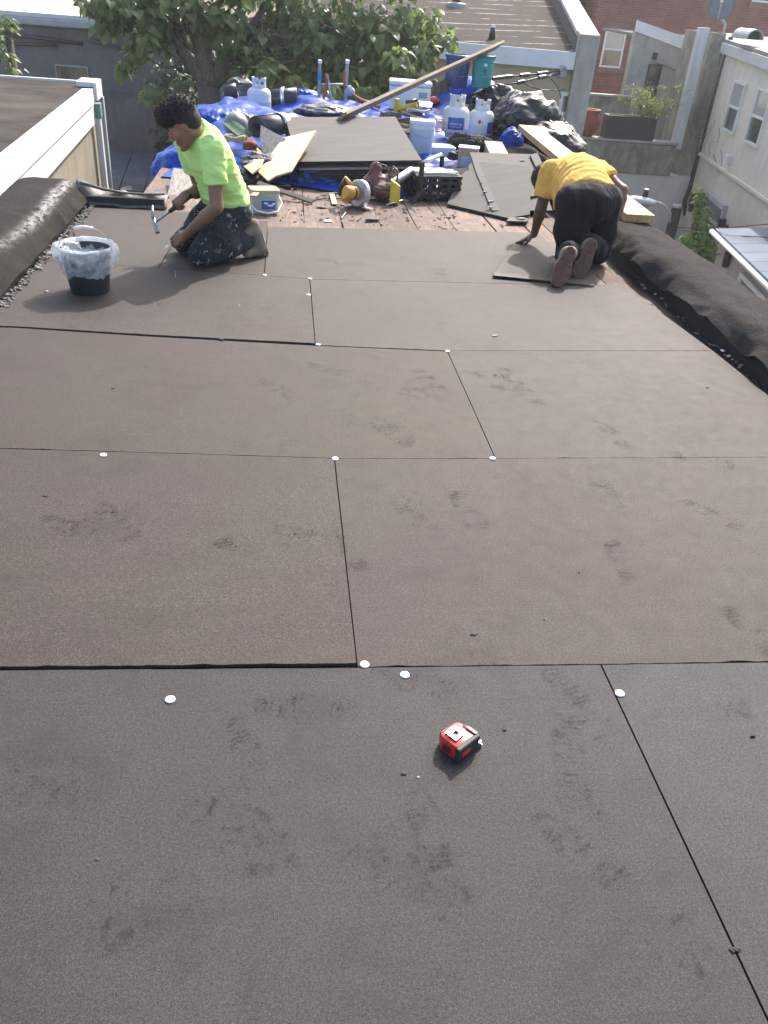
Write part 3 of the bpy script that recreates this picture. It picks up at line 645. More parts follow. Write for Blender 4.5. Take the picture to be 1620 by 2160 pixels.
# ---- dark grey house with pale roof, behind the tree
def grey_house():
    Y = 20.6; zt = float(ony(150, 42, Y)[2]); x0, x1 = -16.0, float(ony(400, 200, Y)[0])
    root = thing('grey_house', 'grey rendered house with pale coated roof standing behind the tree', 'house', ((x0+x1)/2, Y+4, GZ))
    W = m_stucco('grey_render', (.19, .20, .205), (.155, .163, .17), (.10, .106, .112), .6, 1.2)
    m = MB(); m.box(((x0+x1)/2, Y+6, (GZ+zt)/2), (x1-x0, 12, zt-GZ)); obj('wall', m, W, root, world=True)
    m = MB(); m.box(((x0+x1)/2, Y+6, zt+.045), (x1-x0+.2, 12.2, .08)); rm = m_stucco('pale_roof_coat', (.66, .68, .70), (.58, .60, .62), (.40, .42, .43), .4, .8); obj('roof', m, rm, root, world=True)
    m = MB(); m.box(((x0+x1)/2, Y-.12, zt-.07), (x1-x0+.2, .09, .14)); obj('gutter', m, mat('grey_gutter', (.33, .36, .39), (.27, .30, .32), rough=.5, scale=4), root, world=True, bevel=.03)
    for px_, py_ in (((0, 70), (175, 92)), ((185, 82), (275, 108)), ((0, 92), (120, 95))):
        a, b = ony(px_[0], px_[1], Y-.05), ony(py_[0], py_[1], Y-.05); m = MB(); m.tube([a, b], .035, 8); obj('pipe', m, mat('dark_pipe', (.05, .055, .06), (.08, .085, .09), rough=.6, scale=8), root, world=True, smooth=True)
    a, b = ony(120, 168, Y), ony(187, 150, Y); window(root, (a[0], Y, a[2]), (1, 0, 0), Zv, (0, -1, 0), b[0]-a[0], .30, mat('grey_frame', (.30, .33, .35), (.25, .28, .30), rough=.6), 0, .03, mull=False)
    a = ony(215, 190, Y); b = ony(305, 190, Y); m = MB(); m.box(((a[0]+b[0])/2, Y-.02, a[2]), (b[0]-a[0]+.6, .05, .05)); obj('ledge', m, W, root, world=True)
grey_house()
def shed():
    p = at(280, 398, 17.0); root = thing('lean_to', 'low lean-to with pale metal roof in the yard below the kerb', 'shed', (p[0], p[1]+.6, GZ))
    m = MB(); m.box((p[0], p[1]+.9, (GZ+p[2]-.1)/2), (2.4, 1.8, p[2]-.1-GZ)); obj('wall', m, m_stucco('shed_wall', (.20, .21, .22), (.15, .16, .17)), root, world=True)
    for i in range(5):
        m = MB(); x = p[0]-1.25+i*.5; m.hexa([(x, p[1]-.15, p[2]-.05), (x+.485, p[1]-.15, p[2]-.05), (x+.485, p[1]+1.95, p[2]+.35), (x, p[1]+1.95, p[2]+.35)], [(x, p[1]-.15, p[2]), (x+.485, p[1]-.15, p[2]), (x+.485, p[1]+1.95, p[2]+.40), (x, p[1]+1.95, p[2]+.40)])
        obj('roof_sheet', m, mat('pale_metal', (.16, .175, .19), (.10, .11, .12), rough=.8, scale=1.5, spec=.2), root, world=True, bevel=.01)
shed()

# ---- tan house with striped brown roof
def tan_house():
    Fl, Fr = at(970, 88, 16.0), at(1212, 118, 16.0); dirx = unit((Fr-Fl)*np_(1, 1, 0)); Y0 = Fl[1]; x0 = .2
    nrm = np_(dirx[1], -dirx[0], 0); bk = -nrm; zf = (Fl[2]+Fr[2])/2
    root = thing('tan_house', 'tan rendered house with sloping brown roof streaked in white', 'house', (3.4, Y0+4, GZ))
    P = lambda s, b, z: Fl*np_(1, 1, 0)+dirx*s+bk*b+np_(0, 0, z)
    sL, sR = -3.6, float(np.dot(Fr-Fl, dirx)); slope = .150; dep = 11.0
    W = m_stucco('tan_render', (.55, .48, .34), (.48, .42, .30), (.30, .265, .20), .35, 1.5, 2)
    m = MB(); m.hexa([P(sL, .02, GZ), P(sR, .02, GZ), P(sR, dep, GZ), P(sL, dep, GZ)], [P(sL, .02, zf-.1), P(sR, .02, zf-.1), P(sR, dep, zf-.1+slope*dep), P(sL, dep, zf-.1+slope*dep)]); obj('wall', m, W, root, world=True)
    m = MB(); m.hexa([P(sL, -.10, zf-.09), P(sR, -.10, zf-.09), P(sR, dep, zf-.09+slope*dep), P(sL, dep, zf-.09+slope*dep)], [P(sL, -.10, zf+.0), P(sR, -.10, zf+.0), P(sR, dep, zf+slope*(dep+.1)), P(sL, dep, zf+slope*(dep+.1))]); rf = obj('roof', m, m_roof_streak(), root, world=True)
    m = MB(); m.hexa([P(sL, -.16, zf-.27), P(sR+.0, -.16, zf-.27), P(sR+.0, -.103, zf-.27), P(sL, -.103, zf-.27)], [P(sL, -.16, zf+.03), P(sR+.0, -.16, zf+.03), P(sR+.0, -.103, zf+.03), P(sL, -.103, zf+.03)]); obj('fascia_board', m, mat('cool_white_trim', (.74, .78, .80), (.66, .70, .72), rough=.5, scale=3), root, world=True)
    # party wall and its parapet on the right
    CON = m_stucco('weathered_concrete', (.52, .50, .44), (.44, .42, .37), (.27, .26, .23), .7, 2.0, 5)
    m = MB(); h0 = .34; s0, s1 = sR+.004, sR+.40
    m.hexa([P(s0, -.22, GZ), P(s1, -.22, GZ), P(s1, dep, GZ), P(s0, dep, GZ)], [P(s0, -.22, zf+h0), P(s1, -.22, zf+h0), P(s1, dep, zf+h0+slope*dep), P(s0, dep, zf+h0+slope*dep)]); pw = obj('party_wall', m, CON, root, world=True, bevel=.02)
    m = MB(); m.hexa([P(s0-.012, .05, zf+.006), P(s0-.002, .05, zf+.006), P(s0-.002, dep, zf+.006+slope*dep), P(s0-.012, dep, zf+.006+slope*dep)], [P(s0-.012, .05, zf+h0-.06), P(s0-.002, .05, zf+h0-.06), P(s0-.002, dep, zf+h0-.06+slope*dep), P(s0-.012, dep, zf+h0-.06+slope*dep)]); obj('tar_flashing', m, mat('tar_face', (.055, .05, .05), (.09, .083, .08), rough=.85, scale=4), pw, world=True)
    for i in range(9):
        a, b = .1+i*1.2, .1+i*1.2+1.19; w_ = random.uniform(-.02, .02)
        m = MB(); m.hexa([P(s0-.04+w_, a, zf+h0-.055+slope*a), P(s0+.09, a, zf+h0-.055+slope*a), P(s0+.09, b, zf+h0-.055+slope*b), P(s0-.04+w_, b, zf+h0-.055+slope*b)], [P(s0-.04+w_, a, zf+h0+.03+slope*a), P(s0+.09, a, zf+h0+.035+slope*a), P(s0+.09, b, zf+h0+.035+slope*b), P(s0-.04+w_, b, zf+h0+.03+slope*b)])
        obj('coping', m, m_stucco('flaking_coping%d' % i, (.62, .62, .57), (.50, .50, .46), (.22, .22, .20), .5, 6, i) if i < 3 else MATS.setdefault('cop', m_stucco('flaking_coping', (.62, .62, .57), (.50, .50, .46), (.22, .22, .20), .5, 6, 9)), pw, world=True, bevel=.02)
    # narrow window near the corner
    a = onplane(1168, 283, P(0, 0, 0), nrm); b = onplane(1196, 206, P(0, 0, 0), nrm)
    window(root, P(np.dot(a-Fl, dirx), .02, a[2]), dirx, Zv, nrm, .40, b[2]-a[2]+.1, WHITE_T, 0, .07)
    # vent pipes
    for (px_, py_, top, r, mt, base) in ((962, 14, -22, .10, BLACKM, True), (1037, 84, 58, .055, BLACKM, False)):
        n_ = unit(np.cross(dirx, bk+np_(0, 0, slope))); p = onplane(px_, py_, P(0, 0, zf), n_); q = ony(px_, top, p[1]); hgt = max(.2, q[2]-p[2])
        m = MB(); m.lathe([(r*1.5, -.05), (r, .12), (r*.9, hgt)], 14, M=TR(p)); v = obj('vent_pipe', m, mt, root, world=True, smooth=True)
        m = MB(); m.lathe([(r*.92, hgt), (r*.92, hgt+.05)], 14, M=TR(p)); obj('cap', m, WHITE_T, v, world=True)
        if base: m = MB(); m.lathe([(r*2.6, -.08), (r*2.4, .06), (r*1.2, .09)], 14, M=TR(p)); obj('collar', m, mat('collar_grey', (.42, .42, .40), (.34, .34, .32), rough=.8, scale=10), v, world=True)
    # service cables from the corner bracket
    bk0 = onplane(1186, 150, P(0, -.1, 0), nrm)
    m = MB(); m.box(bk0, (.16, .14, .22)); m.box(bk0+np_(.02, -.1, .04), (.05, .2, .05)); obj('cable_bracket', m, GALV, root, world=True, bevel=.02)
    T = at(880, 200, 14.6); return bk0, P, zf, dirx, nrm, Fl
bk0, TP, tzf, tdir, tn, tFl = tan_house()
def cable(label, pts, r, clamps=(), cat='cable'):
    pts = [np.array(p, float) for p in pts]; c = []
    for i in range(len(pts)-1):
        p0 = pts[max(i-1, 0)]; p1, p2 = pts[i], pts[i+1]; p3 = pts[min(i+2, len(pts)-1)]
        for t in np.linspace(0, 1, 8, endpoint=False): c.append(.5*((2*p1)+(p2-p0)*t+(2*p0-5*p1+4*p2-p3)*t*t+(3*p1-p0-3*p2+p3)*t**3))
    c.append(pts[-1]); root = thing('service_cable', label, cat, tuple(c[0]))
    m = MB(); m.tube(c, r, 6); obj('wire', m, BLACKM, root, world=True, smooth=True)
    for k_ in clamps:
        i = int(k_*(len(c)-2)); m = MB(); m.tube([c[i]+(c[i+1]-c[i])*-.6, c[i+1]+(c[i+1]-c[i])*.6], r*2.4, 8); obj('clamp', m, BLACKM, root, world=True)
    return root
cable('black service cable with four clamps strung taut across the tan wall', [bk0, at(1120, 157, 15.4), at(1045, 165, 15.0), at(960, 178, 14.6), at(840, 170, 14.2)], .014, (.18, .30, .42, .50))
cable('black service cable with two clamps sagging across the tan wall', [bk0+np_(0, 0, -.05), at(1140, 163, 15.4), at(1090, 175, 15.1), at(1045, 179, 15.0), at(950, 186, 14.5), at(840, 182, 14.2)], .015, (.2, .38))
cable('thin looped wire hanging from the tan house corner to its window', [bk0+np_(0, 0, -.03), at(1110, 172, 15.3), at(1140, 189, 15.4), at(1165, 190, 15.5), at(1192, 188, 15.7)], .010)
cable('pale thin wire dropping beside the narrow window of the tan house', [bk0+np_(0, -.02, 0), at(1160, 160, 15.5), at(1178, 185, 15.6), at(1183, 208, 15.7)], .008)

# ---- brick house at the back
def brick_house():
    Y = 31.0; x0 = float(ony(1238, 150, Y)[0]); root = thing('brick_house', 'red brick house with a sash window behind the terrace', 'house', (x0+7, Y+4, GZ))
    m = MB(); m.box((x0+8, Y+4, (GZ+5)/2), (16, 8, 5-GZ)); obj('wall', m, m_brick('red_brick', (.20, .078, .060), (.25, .105, .08), (.24, .16, .14)), root, world=True)
    BR = mat('brownstone', (.22, .135, .115), (.17, .105, .09), rough=.9, scale=5)
    a, b = ony(1263, 141, Y), ony(1312, 66, Y); window(root, (a[0], Y, a[2]), (1, 0, 0), Zv, (0, -1, 0), .74, b[2]-a[2], WHITE_T, .5, .06, sill=BR, lintel=BR)
    a = ony(1580, 22, Y); window(root, (a[0], Y, a[2]+.25), (1, 0, 0), Zv, (0, -1, 0), .85, 1.5, WHITE_T, .5, .06, sill=BR, lintel=BR)
    a = ony(1385, -15, Y); window(root, (a[0], Y, a[2]+.35), (1, 0, 0), Zv, (0, -1, 0), .85, 1.5, WHITE_T, .5, .06, sill=BR, lintel=BR)
    m = MB(); m.box((x0+5, Y-.03, ony(1300, 182, Y)[2]), (10, .06, .05)); obj('string_course', m, BR, root, world=True)
    Y2 = 33.5; root = thing('grey_gable_house', 'narrow grey rendered house end beside the red brick wall', 'house', (x0-1.2, Y2+3, GZ)); m = MB(); m.box((x0-.9, Y2+3, (GZ+4.5)/2), (2.2, 6, 4.5-GZ)); obj('wall', m, m_stucco('cool_grey_render', (.22, .24, .24), (.18, .195, .2), (.12, .13, .13), .5, 1), root, world=True); m = MB(); m.box((x0-.9, Y2+3, 4.55), (2.4, 6.2, .1)); obj('roof', m, BLACKM, root, world=True)
brick_house()

# ---- terrace house (stained concrete) and cream house at the right
WD = unit((.198, .98, 0)); WN = np_(-WD[1], WD[0], 0)                     # cream side wall: direction away, outward normal
YF = 20.7                                                                # terrace front plane
CC = ony(1455, 400, YF)*np_(1, 1, 0)                                     # corner with the black downpipe
def terrace_house():
    root = thing('terrace_house', 'stained concrete house with a roof terrace holding the black planter', 'house', (8.8, YF+3, GZ))
    LIGHT = m_stucco('pale_front_render', (.78, .76, .71), (.72, .70, .65), (.52, .50, .45), .35, 1.0, 3)
    STAIN = m_stucco('stained_concrete', (.48, .45, .38), (.40, .375, .32), (.14, .14, .12), .9, 1.6, 4)
    GREYC = m_stucco('grey_concrete', (.50, .50, .46), (.43, .43, .40), (.25, .255, .24), .7, 1.5, 6)
    xl = float(ony(1150, 300, YF)[0]); zt = float(ony(1330, 300, YF)[2]); zb = float(ony(1330, 338, YF)[2]); xr = float(CC[0])
    m = MB(); m.box(((xl+xr)/2, YF+1.3, (GZ+zb-.3)/2), (xr-xl-.01, 2.6, zb-.3-GZ)); obj('facade', m, LIGHT, root, world=True)
    xb = float(ony(1425, 315, YF)[0])
    m = MB(); m.box(((xl+xb)/2, YF+.10, (zt+zb)/2-.15), (xb-xl, .30, zt-zb+.30)); pp = obj('terrace_parapet', m, STAIN, root, world=True, bevel=.02)
    m = MB(); m.box(((xl+xb)/2, YF+.10, zt+.03), (xb-xl+.04, .38, .055)); obj('coping', m, GREYC, pp, world=True, bevel=.015)
    m = MB(); m.box(((xl+xb)/2, YF+1.45, zt-.50), (xb-xl, 2.3, .08)); obj('terrace_floor', m, GREYC, root, world=True)
    # stained return wall between the pale post and the downpipe
    zc = float(ony(1500, 68, YF+.3)[2]); m = MB(); x0 = float(ony(1440, 300, YF+.3)[0]); m.box(((x0+xr)/2, YF+.9, (zc+GZ)/2), (xr-x0, 1.5, zc-GZ)); obj('return_wall', m, m_stucco('ivy_stained_render', (.52, .48, .40), (.44, .41, .34), (.18, .175, .145), .9, 1.8, 8), root, world=True)
    a = ony(1420, 312, YF+.12); b = ony(1484, 58, YF+.12); m = MB(); w = .24
    m.box(((a[0]+b[0])/2, YF+.05, (a[2]+b[2])/2), (w, .16, b[2]-a[2])); obj('pale_post', m, mat('pale_post_paint', (.66, .66, .66), (.50, .50, .50), rough=.8, scale=4, stretch=(1, 1, .3)), root, world=True, bevel=.01)
    # back wall of the terrace
    YB = YF+2.7; p1, p2 = ony(1345, 60, YB), ony(1442, 96, YB); xl2 = float(p1[0])-.02; xr2 = xr+1.5
    zt2, zt3 = float(p1[2]), float(p2[2])
    m = MB(); xm = float(p2[0])
    m.prism([(xl2, YB, GZ), (xr2, YB, GZ), (xr2, YB, zt3+.35), (xm+.3, YB, zt3+.3), (xm+.02, YB, zt3-.05), (xl2, YB, zt2-.05)], (0, .25, 0)); obj('terrace_wall', m, GREYC, root, world=True)
    m = MB(); m.prism([(xl2-.05, YB-.06, zt2-.06), (xm, YB-.06, zt3-.09), (xm, YB-.06, zt3+.18), (xl2-.05, YB-.06, zt2+.18)], (0, .055, 0)); obj('fascia_board', m, WHITE_T, root, world=True)
    m = MB(); m.hexa([(xm, YB+.26, zt3+.02), (xr2+3, YB+.26, zt3+.02), (xr2+3, YB+5, zt3+.10), (xl2+.8, YB+5, zt3+.10)], [(xm, YB+.26, zt3+.09), (xr2+3, YB+.26, zt3+.09), (xr2+3, YB+5, zt3+.17), (xl2+.8, YB+5, zt3+.17)]); obj('roof', m, mat('grey_roof_felt', (.25, .25, .24), (.19, .19, .185), rough=.85, scale=2), root, world=True)
    a, b = ony(1357, 190, YB), ony(1387, 136, YB); window(root, (a[0], YB, a[2]-.6), (1, 0, 0), Zv, (0, -1, 0), .36, b[2]-a[2]+.6, BLACKM, 0, .03, mull=False, name='door')
    p = ony(1380, 118, YB); m = MB(); m.box(p+np_(0, -.06, 0), (.10, .12, .16)); obj('wall_lamp', m, BLACKM, root, world=True, bevel=.02)
    q0, q1 = ony(1385, 130, YB-.04), ony(1437, 152, YB-.04); m = MB(); m.tube([q0, q1], .02, 6); obj('handrail', m, GALV, root, world=True)
    YW = YF+2.0; a, b = ony(1200, 238, YW), ony(1316, 207, YW); m = MB(); m.box(((a[0]+b[0])/2, YW+.1, (b[2]+GZ)/2), (b[0]-a[0]+.4, .2, b[2]-GZ)); bw = obj('low_wall', m, STAIN, root, world=True); m = MB(); m.box(((a[0]+b[0])/2, YW+.1, b[2]+.03), (b[0]-a[0]+.5, .26, .05)); obj('coping', m, GREYC, bw, world=True)
    return zt, xl
TZ, TXL = terrace_house()
def cream_house():
    C = CC+WD*.0; up = Zv; root = thing('cream_house', 'cream rendered house with tall sash windows and a black corner downpipe', 'house', (C[0]+3, C[1]-4, GZ))
    CREAM = m_stucco('cream_render', (.80, .76, .65), (.75, .71, .60), (.54, .50, .42), .45, .9, 1)
    pl = lambda x, y: onplane(x, y, C, WN)
    zt = float(pl(1545, 92)[2]); far = -12.0; W = lambda s, b, z: C+WD*s-WN*b+up*z
    zr = float(pl(1618, 118)[2]); sr = float(np.dot(pl(1618, 118)-C, WD)); sl_ = (zr-zt)/sr
    m = MB(); m.hexa([W(far, 0, GZ), W(far, 8, GZ), W(2.5, 8, GZ), W(2.5, 0, GZ)], [W(far, 0, zt+sl_*far), W(far, 8, zt+sl_*far), W(2.5, 8, zt+sl_*2.5), W(2.5, 0, zt+sl_*2.5)]); obj('wall', m, CREAM, root, world=True)
    m = MB(); m.hexa([W(far, -.08, zt+sl_*far+.01), W(far, 8, zt+sl_*far+.01), W(2.5, 8, zt+sl_*2.5+.01), W(2.5, -.08, zt+sl_*2.5+.01)], [W(far, -.08, zt+sl_*far+.07), W(far, 8, zt+sl_*far+.07), W(2.5, 8, zt+sl_*2.5+.07), W(2.5, -.08, zt+sl_*2.5+.07)]); rf = obj('roof', m, MATS['grey_roof_felt'], root, world=True)
    m = MB(); m.hexa([W(far, -.12, zt+sl_*far-.20), W(far, -.005, zt+sl_*far-.20), W(0, -.005, zt-.20), W(0, -.12, zt-.20)], [W(far, -.12, zt+sl_*far+.0), W(far, -.005, zt+sl_*far+.0), W(0, -.005, zt), W(0, -.12, zt)]); obj('fascia_board', m, mat('fascia_grey_white', (.58, .58, .55), (.50, .50, .48), rough=.7, scale=4), root, world=True)
    for (x0, y0, x1, y1, hh) in ((1538, 274, 1563, 172, None), (1587, 300, 1614, 187, None)):
        a = pl(x0-14 if 0 else x0, y0); t = pl(x1-18, y1); h = float(t[2]-a[2])
        s1 = float(np.dot(a-C, WD)); w = .92
        # the wall runs towards the camera on its right, so 'right' is -WD
        window(root, W(s1+w*.5, 0, a[2]-.05), -WD, up, WN, w, h+.1, WHITE_T, .5, .05)
    # ledge
    a, b = pl(1480, 327), pl(1600, 396); zl = float((a[2]+b[2])/2); m = MB(); m.hexa([W(far, -.07, zl-.08), W(far, -.003, zl-.08), W(-.2, -.003, zl-.08), W(-.2, -.07, zl-.08)], [W(far, -.07, zl), W(far, -.003, zl), W(-.2, -.003, zl), W(-.2, -.07, zl)]); obj('ledge', m, CREAM, root, world=True, bevel=.02)
    # downpipe
    pts = [ony(1542, 78, YF-.1), ony(1500, 230, YF-.1), ony(1484, 300, YF-.1), ony(1476, 322, YF-.1), ony(1456, 395, YF-.12), ony(1444, 425, YF-.12), ony(1446, 455, YF-.14)]
    m = MB(); m.tube(pts, .055, 8); obj('downpipe', m, BLACKM, root, world=True, smooth=True)
    # door with transom and two lanterns
    a = pl(1489, 470); s0 = float(np.dot(pl(1540, 425)-C, WD)); s1 = float(np.dot(pl(1490, 393)-C, WD)); zd = float(pl(1490, 395)[2])
    def blk(nm, s_a, s_b, z0, z1, o0, o1, mt, par=root, bev=.0):
        m = MB(); m.hexa([W(s_a, -o0, z0), W(s_b, -o0, z0), W(s_b, -o1, z0), W(s_a, -o1, z0)], [W(s_a, -o0, z1), W(s_b, -o0, z1), W(s_b, -o1, z1), W(s_a, -o1, z1)]); return obj(nm, m, mt, par, world=True, bevel=bev)
    fr = mat('grey_door_trim', (.46, .47, .46), (.40, .41, .40), rough=.6); dw = s1-s0
    dr = blk('door', s0+.12, s1-.12, zd-2.6, zd-.50, .004, .03, mat('dark_door', (.06, .06, .065), (.05, .05, .055), rough=.4)); blk('transom', s0+.12, s1-.12, zd-.44, zd-.12, .004, .03, GLASS, dr)
    blk('door_head', s0, s1, zd-.10, zd, .003, .12, fr, dr); blk('door_rail', s0+.1, s1-.1, zd-.50, zd-.44, .003, .08, fr, dr)
    for s_ in (s0, s1-.12): blk('door_jamb', s_, s_+.12, zd-2.6, zd-.10, .003, .08, fr, dr)
    for s_ in (s1+.28, s0-.35):
        la = blk('lantern', s_-.07, s_+.07, zd-.50, zd-.20, .08, .22, BLACKM, bev=.02); blk('lantern_glass', s_-.055, s_+.055, zd-.62, zd-.505, .095, .205, GLASS, la); blk('lantern_arm', s_-.02, s_+.02, zd-.40, zd-.32, .0, .079, BLACKM, la)
    p = pl(1542, 336); m = MB(); m.box(p+WN*.06, (.14, .14, .18)); obj('junction_box', m, WHITE_T, root, world=True, bevel=.02)
    # roof clutter: dish, half-round vent
    return root, zt, W, pl
cream, czt, CW, cpl = cream_house()
def dish():
    b = ony(1527, 62, YF+1.2); b[2] = float(CC[2])+czt+.07+.14 if 0 else b[2]; c = ony(1522, 14, YF+1.2)
    root = thing('satellite_dish', 'grey satellite dish on a mast above the cream house roof', 'dish', tuple(b))
    m = MB(); m.tube([b+np_(0, 0, -.35), b+np_(0, 0, .1), c+np_(0, .12, -.12)], .035, 8); obj('mast', m, GALV, root, world=True, smooth=True)
    M_ = TR(c) @ Vector((-.45, -.80, .35)).to_track_quat('Z', 'Y').to_matrix().to_4x4(); m = MB(); m.lathe([(.02, -.055), (.12, -.045), (.22, -.018), (.30, .02), (.305, .028), (.22, -.006), (.12, -.033), (.02, -.043)], 26, M=M_); obj('reflector', m, mat('dish_grey', (.17, .185, .20), (.14, .155, .17), rough=.5, scale=5), root, world=True, smooth=True)
    m = MB(); m.tube([M_ @ Vector((0, -.28, .0)), M_ @ Vector((0, -.22, .2)), M_ @ Vector((0, -.02, .34))], .014, 6); obj('feed_arm', m, GALV, root, world=True); m = MB(); m.box((0, 0, .36), (.07, .07, .12), M=M_); obj('receiver', m, WHITE_T, root, world=True, bevel=.01)
dish()
def roof_vent():
    p = ony(1592, 84, YF-2.0); root = thing('roof_vent', 'half round metal vent cowl on the cream house roof', 'vent', tuple(p-np_(0, 0, .05)))
    m = MB(); pr = [(.19*math.cos(t), .19*math.sin(t)) for t in np.linspace(0, math.pi, 13)]; pr2 = [(.165*math.cos(t), .165*math.sin(t)) for t in np.linspace(math.pi, 0, 13)]
    m.prism([p+np_(a, 0, b) for a, b in pr+pr2], (0, .7, 0)); obj('cowl', m, mat('pale_vent', (.36, .36, .35), (.3, .3, .29), rough=.5), root, world=True); m = MB(); m.prism([p+np_(a, .12, b) for a, b in [(q[0]*.84, q[1]*.84) for q in pr]], (0, .02, 0)); obj('throat', m, BLACKM, root, world=True)
roof_vent()
def planter():
    Y = YF+.42; a, b = ony(1262, 283, Y), ony(1374, 236, Y); z0 = TZ+.06; h = .50; w = float(b[0]-a[0]); cx = float((a[0]+b[0])/2)
    root = thing('planter_box', 'long black planter box on the terrace parapet', 'planter', (cx, YF+.12, z0)); m = MB(); t = .04; d = .36
    m.box((cx, YF+.12-d/2+t/2, z0+h/2), (w, t, h)); m.box((cx, YF+.12+d/2-t/2, z0+h/2), (w, t, h)); m.box((cx-w/2+t/2, YF+.12, z0+h/2), (t, d-2*t, h)); m.box((cx+w/2-t/2, YF+.12, z0+h/2), (t, d-2*t, h)); m.box((cx, YF+.12, z0+.03), (w-2*t, d-2*t, .05))
    obj('box', m, mat('planter_black', (.028, .031, .036), (.04, .043, .048), rough=.55, scale=4), root, world=True); m = MB(); m.box((cx, YF+.12, z0+h-.06), (w-2*t-.004, d-2*t-.004, .06)); obj('soil', m, mat('soil', (.05, .04, .03), (.08, .065, .05), rough=1, scale=20), root, world=True)
    p = ony(1238, 275, YF+.15); zz_ = TZ+.06; root2 = thing('clay_pot', 'round red clay pot at the end of the terrace parapet', 'pot', (float(p[0]), YF+.15, zz_)); m = MB(); m.lathe([(.14, 0), (.24, .14), (.28, .30), (.25, .44), (.20, .50), (.25, .55), (.25, .58), (.17, .58), (.16, .50), (.20, .38), (.2, .1), (.05, .05)], 22); obj('bowl', m, mat('terracotta', (.30, .075, .05), (.22, .06, .042), rough=.7, scale=6), root2, smooth=True)
    m = MB(); m.lathe([(.17, .49), (.165, .50)], 16); obj('soil', m, MATS['soil'], root2)
    return cx, z0+h, w
PCX, PZ_, PW = planter()
# ---- leafy things
def leaf_geo(L_=.2, W_=.17, fold=.25, droop=.3):
    """heart-shaped leaf, stalk at the origin, tip along +y, 10 faces"""
    prof = [(0, 0, 0), (.30, -.10, .5), (.50, .10, .9), (.46, .38, .8), (.28, .70, .45), (0, 1.0, 0)]
    vs = [(0, 0, 0), (0, .35*L_, -.03*droop*L_), (0, .7*L_, -.20*droop*L_), (0, L_, -.5*droop*L_)]
    for s_ in (1, -1):
        for x, y, k_ in prof[1:5]: vs.append((s_*x*W_, y*L_, k_*fold*W_*.5-.5*droop*L_*max(0, y)**2))
    fs = [(0, 1, 5, 4), (1, 2, 6, 5), (2, 3, 7, 6)] ; fs = [(0, 4, 5), (0, 5, 1), (1, 5, 6), (1, 6, 2), (2, 6, 7), (2, 7, 3)]; fs += [(0, 9, 8), (0, 1, 9), (1, 10, 9), (1, 2, 10), (2, 11, 10), (2, 3, 11)]
    return np.array(vs, float), np.array(fs)
def leaf_frames(n, clumps, r, out=1.0, shell=.55):
    """positions and rotation frames: clumps = (centre, radii)"""
    wts = np.array([np.prod(c[1])**.66 for c in clumps]); idx = r.choice(len(clumps), n, p=wts/wts.sum()); P = np.zeros((n, 3)); Rm = np.zeros((n, 3, 3))
    d = r.normal(0, 1, (n, 3)); d /= np.linalg.norm(d, axis=1)[:, None]; rr = (shell+(1-shell)*r.random(n))*np.where(r.random(n) < .25, r.random(n), 1)
    for i in range(n):
        c, q = clumps[idx[i]]; P[i] = np.array(c)+d[i]*rr[i]*np.array(q)
        t = d[i]*np_(1, 1, .3)*out+np_(0, 0, -.75)+r.normal(0, .35, 3); t = t/np.linalg.norm(t); nn = d[i]*.7+np_(0, 0, .8)+r.normal(0, .45, 3); nn = nn-np.dot(nn, t)*t; nn /= np.linalg.norm(nn); Rm[i] = np.stack([np.cross(t, nn), t, nn], 1)
    return P, Rm
def leaf_mass(P, Rm, sc, V0, F0):
    n = len(P); k_ = len(V0); V = np.einsum('nij,kj->nki', Rm, V0)*sc[:, None, None]+P[:, None, :]; F = (F0[None]+(np.arange(n)*k_)[:, None, None]).reshape(-1, F0.shape[1]); return V.reshape(-1, 3), F
LEAF = m_leaf('broad_leaf', (.095, .145, .050), (.13, .185, .065), (.19, .235, .09)); LEAFD = m_leaf('shade_leaf', (.026, .050, .025), (.042, .072, .034), (.06, .09, .04)); LEAFY = m_leaf('pale_leaf', (.10, .15, .04), (.14, .19, .055), (.20, .22, .08))  # shade_leaf: dark green, lowered further in colour for trees standing in shade
def limb(mb, a, b, r0, r1, r, wob=.06, n=7):
    a, b = np.array(a, float), np.array(b, float); L_ = np.linalg.norm(b-a); pts = [a+(b-a)*t+r.normal(0, wob*L_*.25, 3)*math.sin(t*math.pi) for t in np.linspace(0, 1, n)]; mb.tube(pts, list(np.linspace(r0, r1, n)), 8); return pts
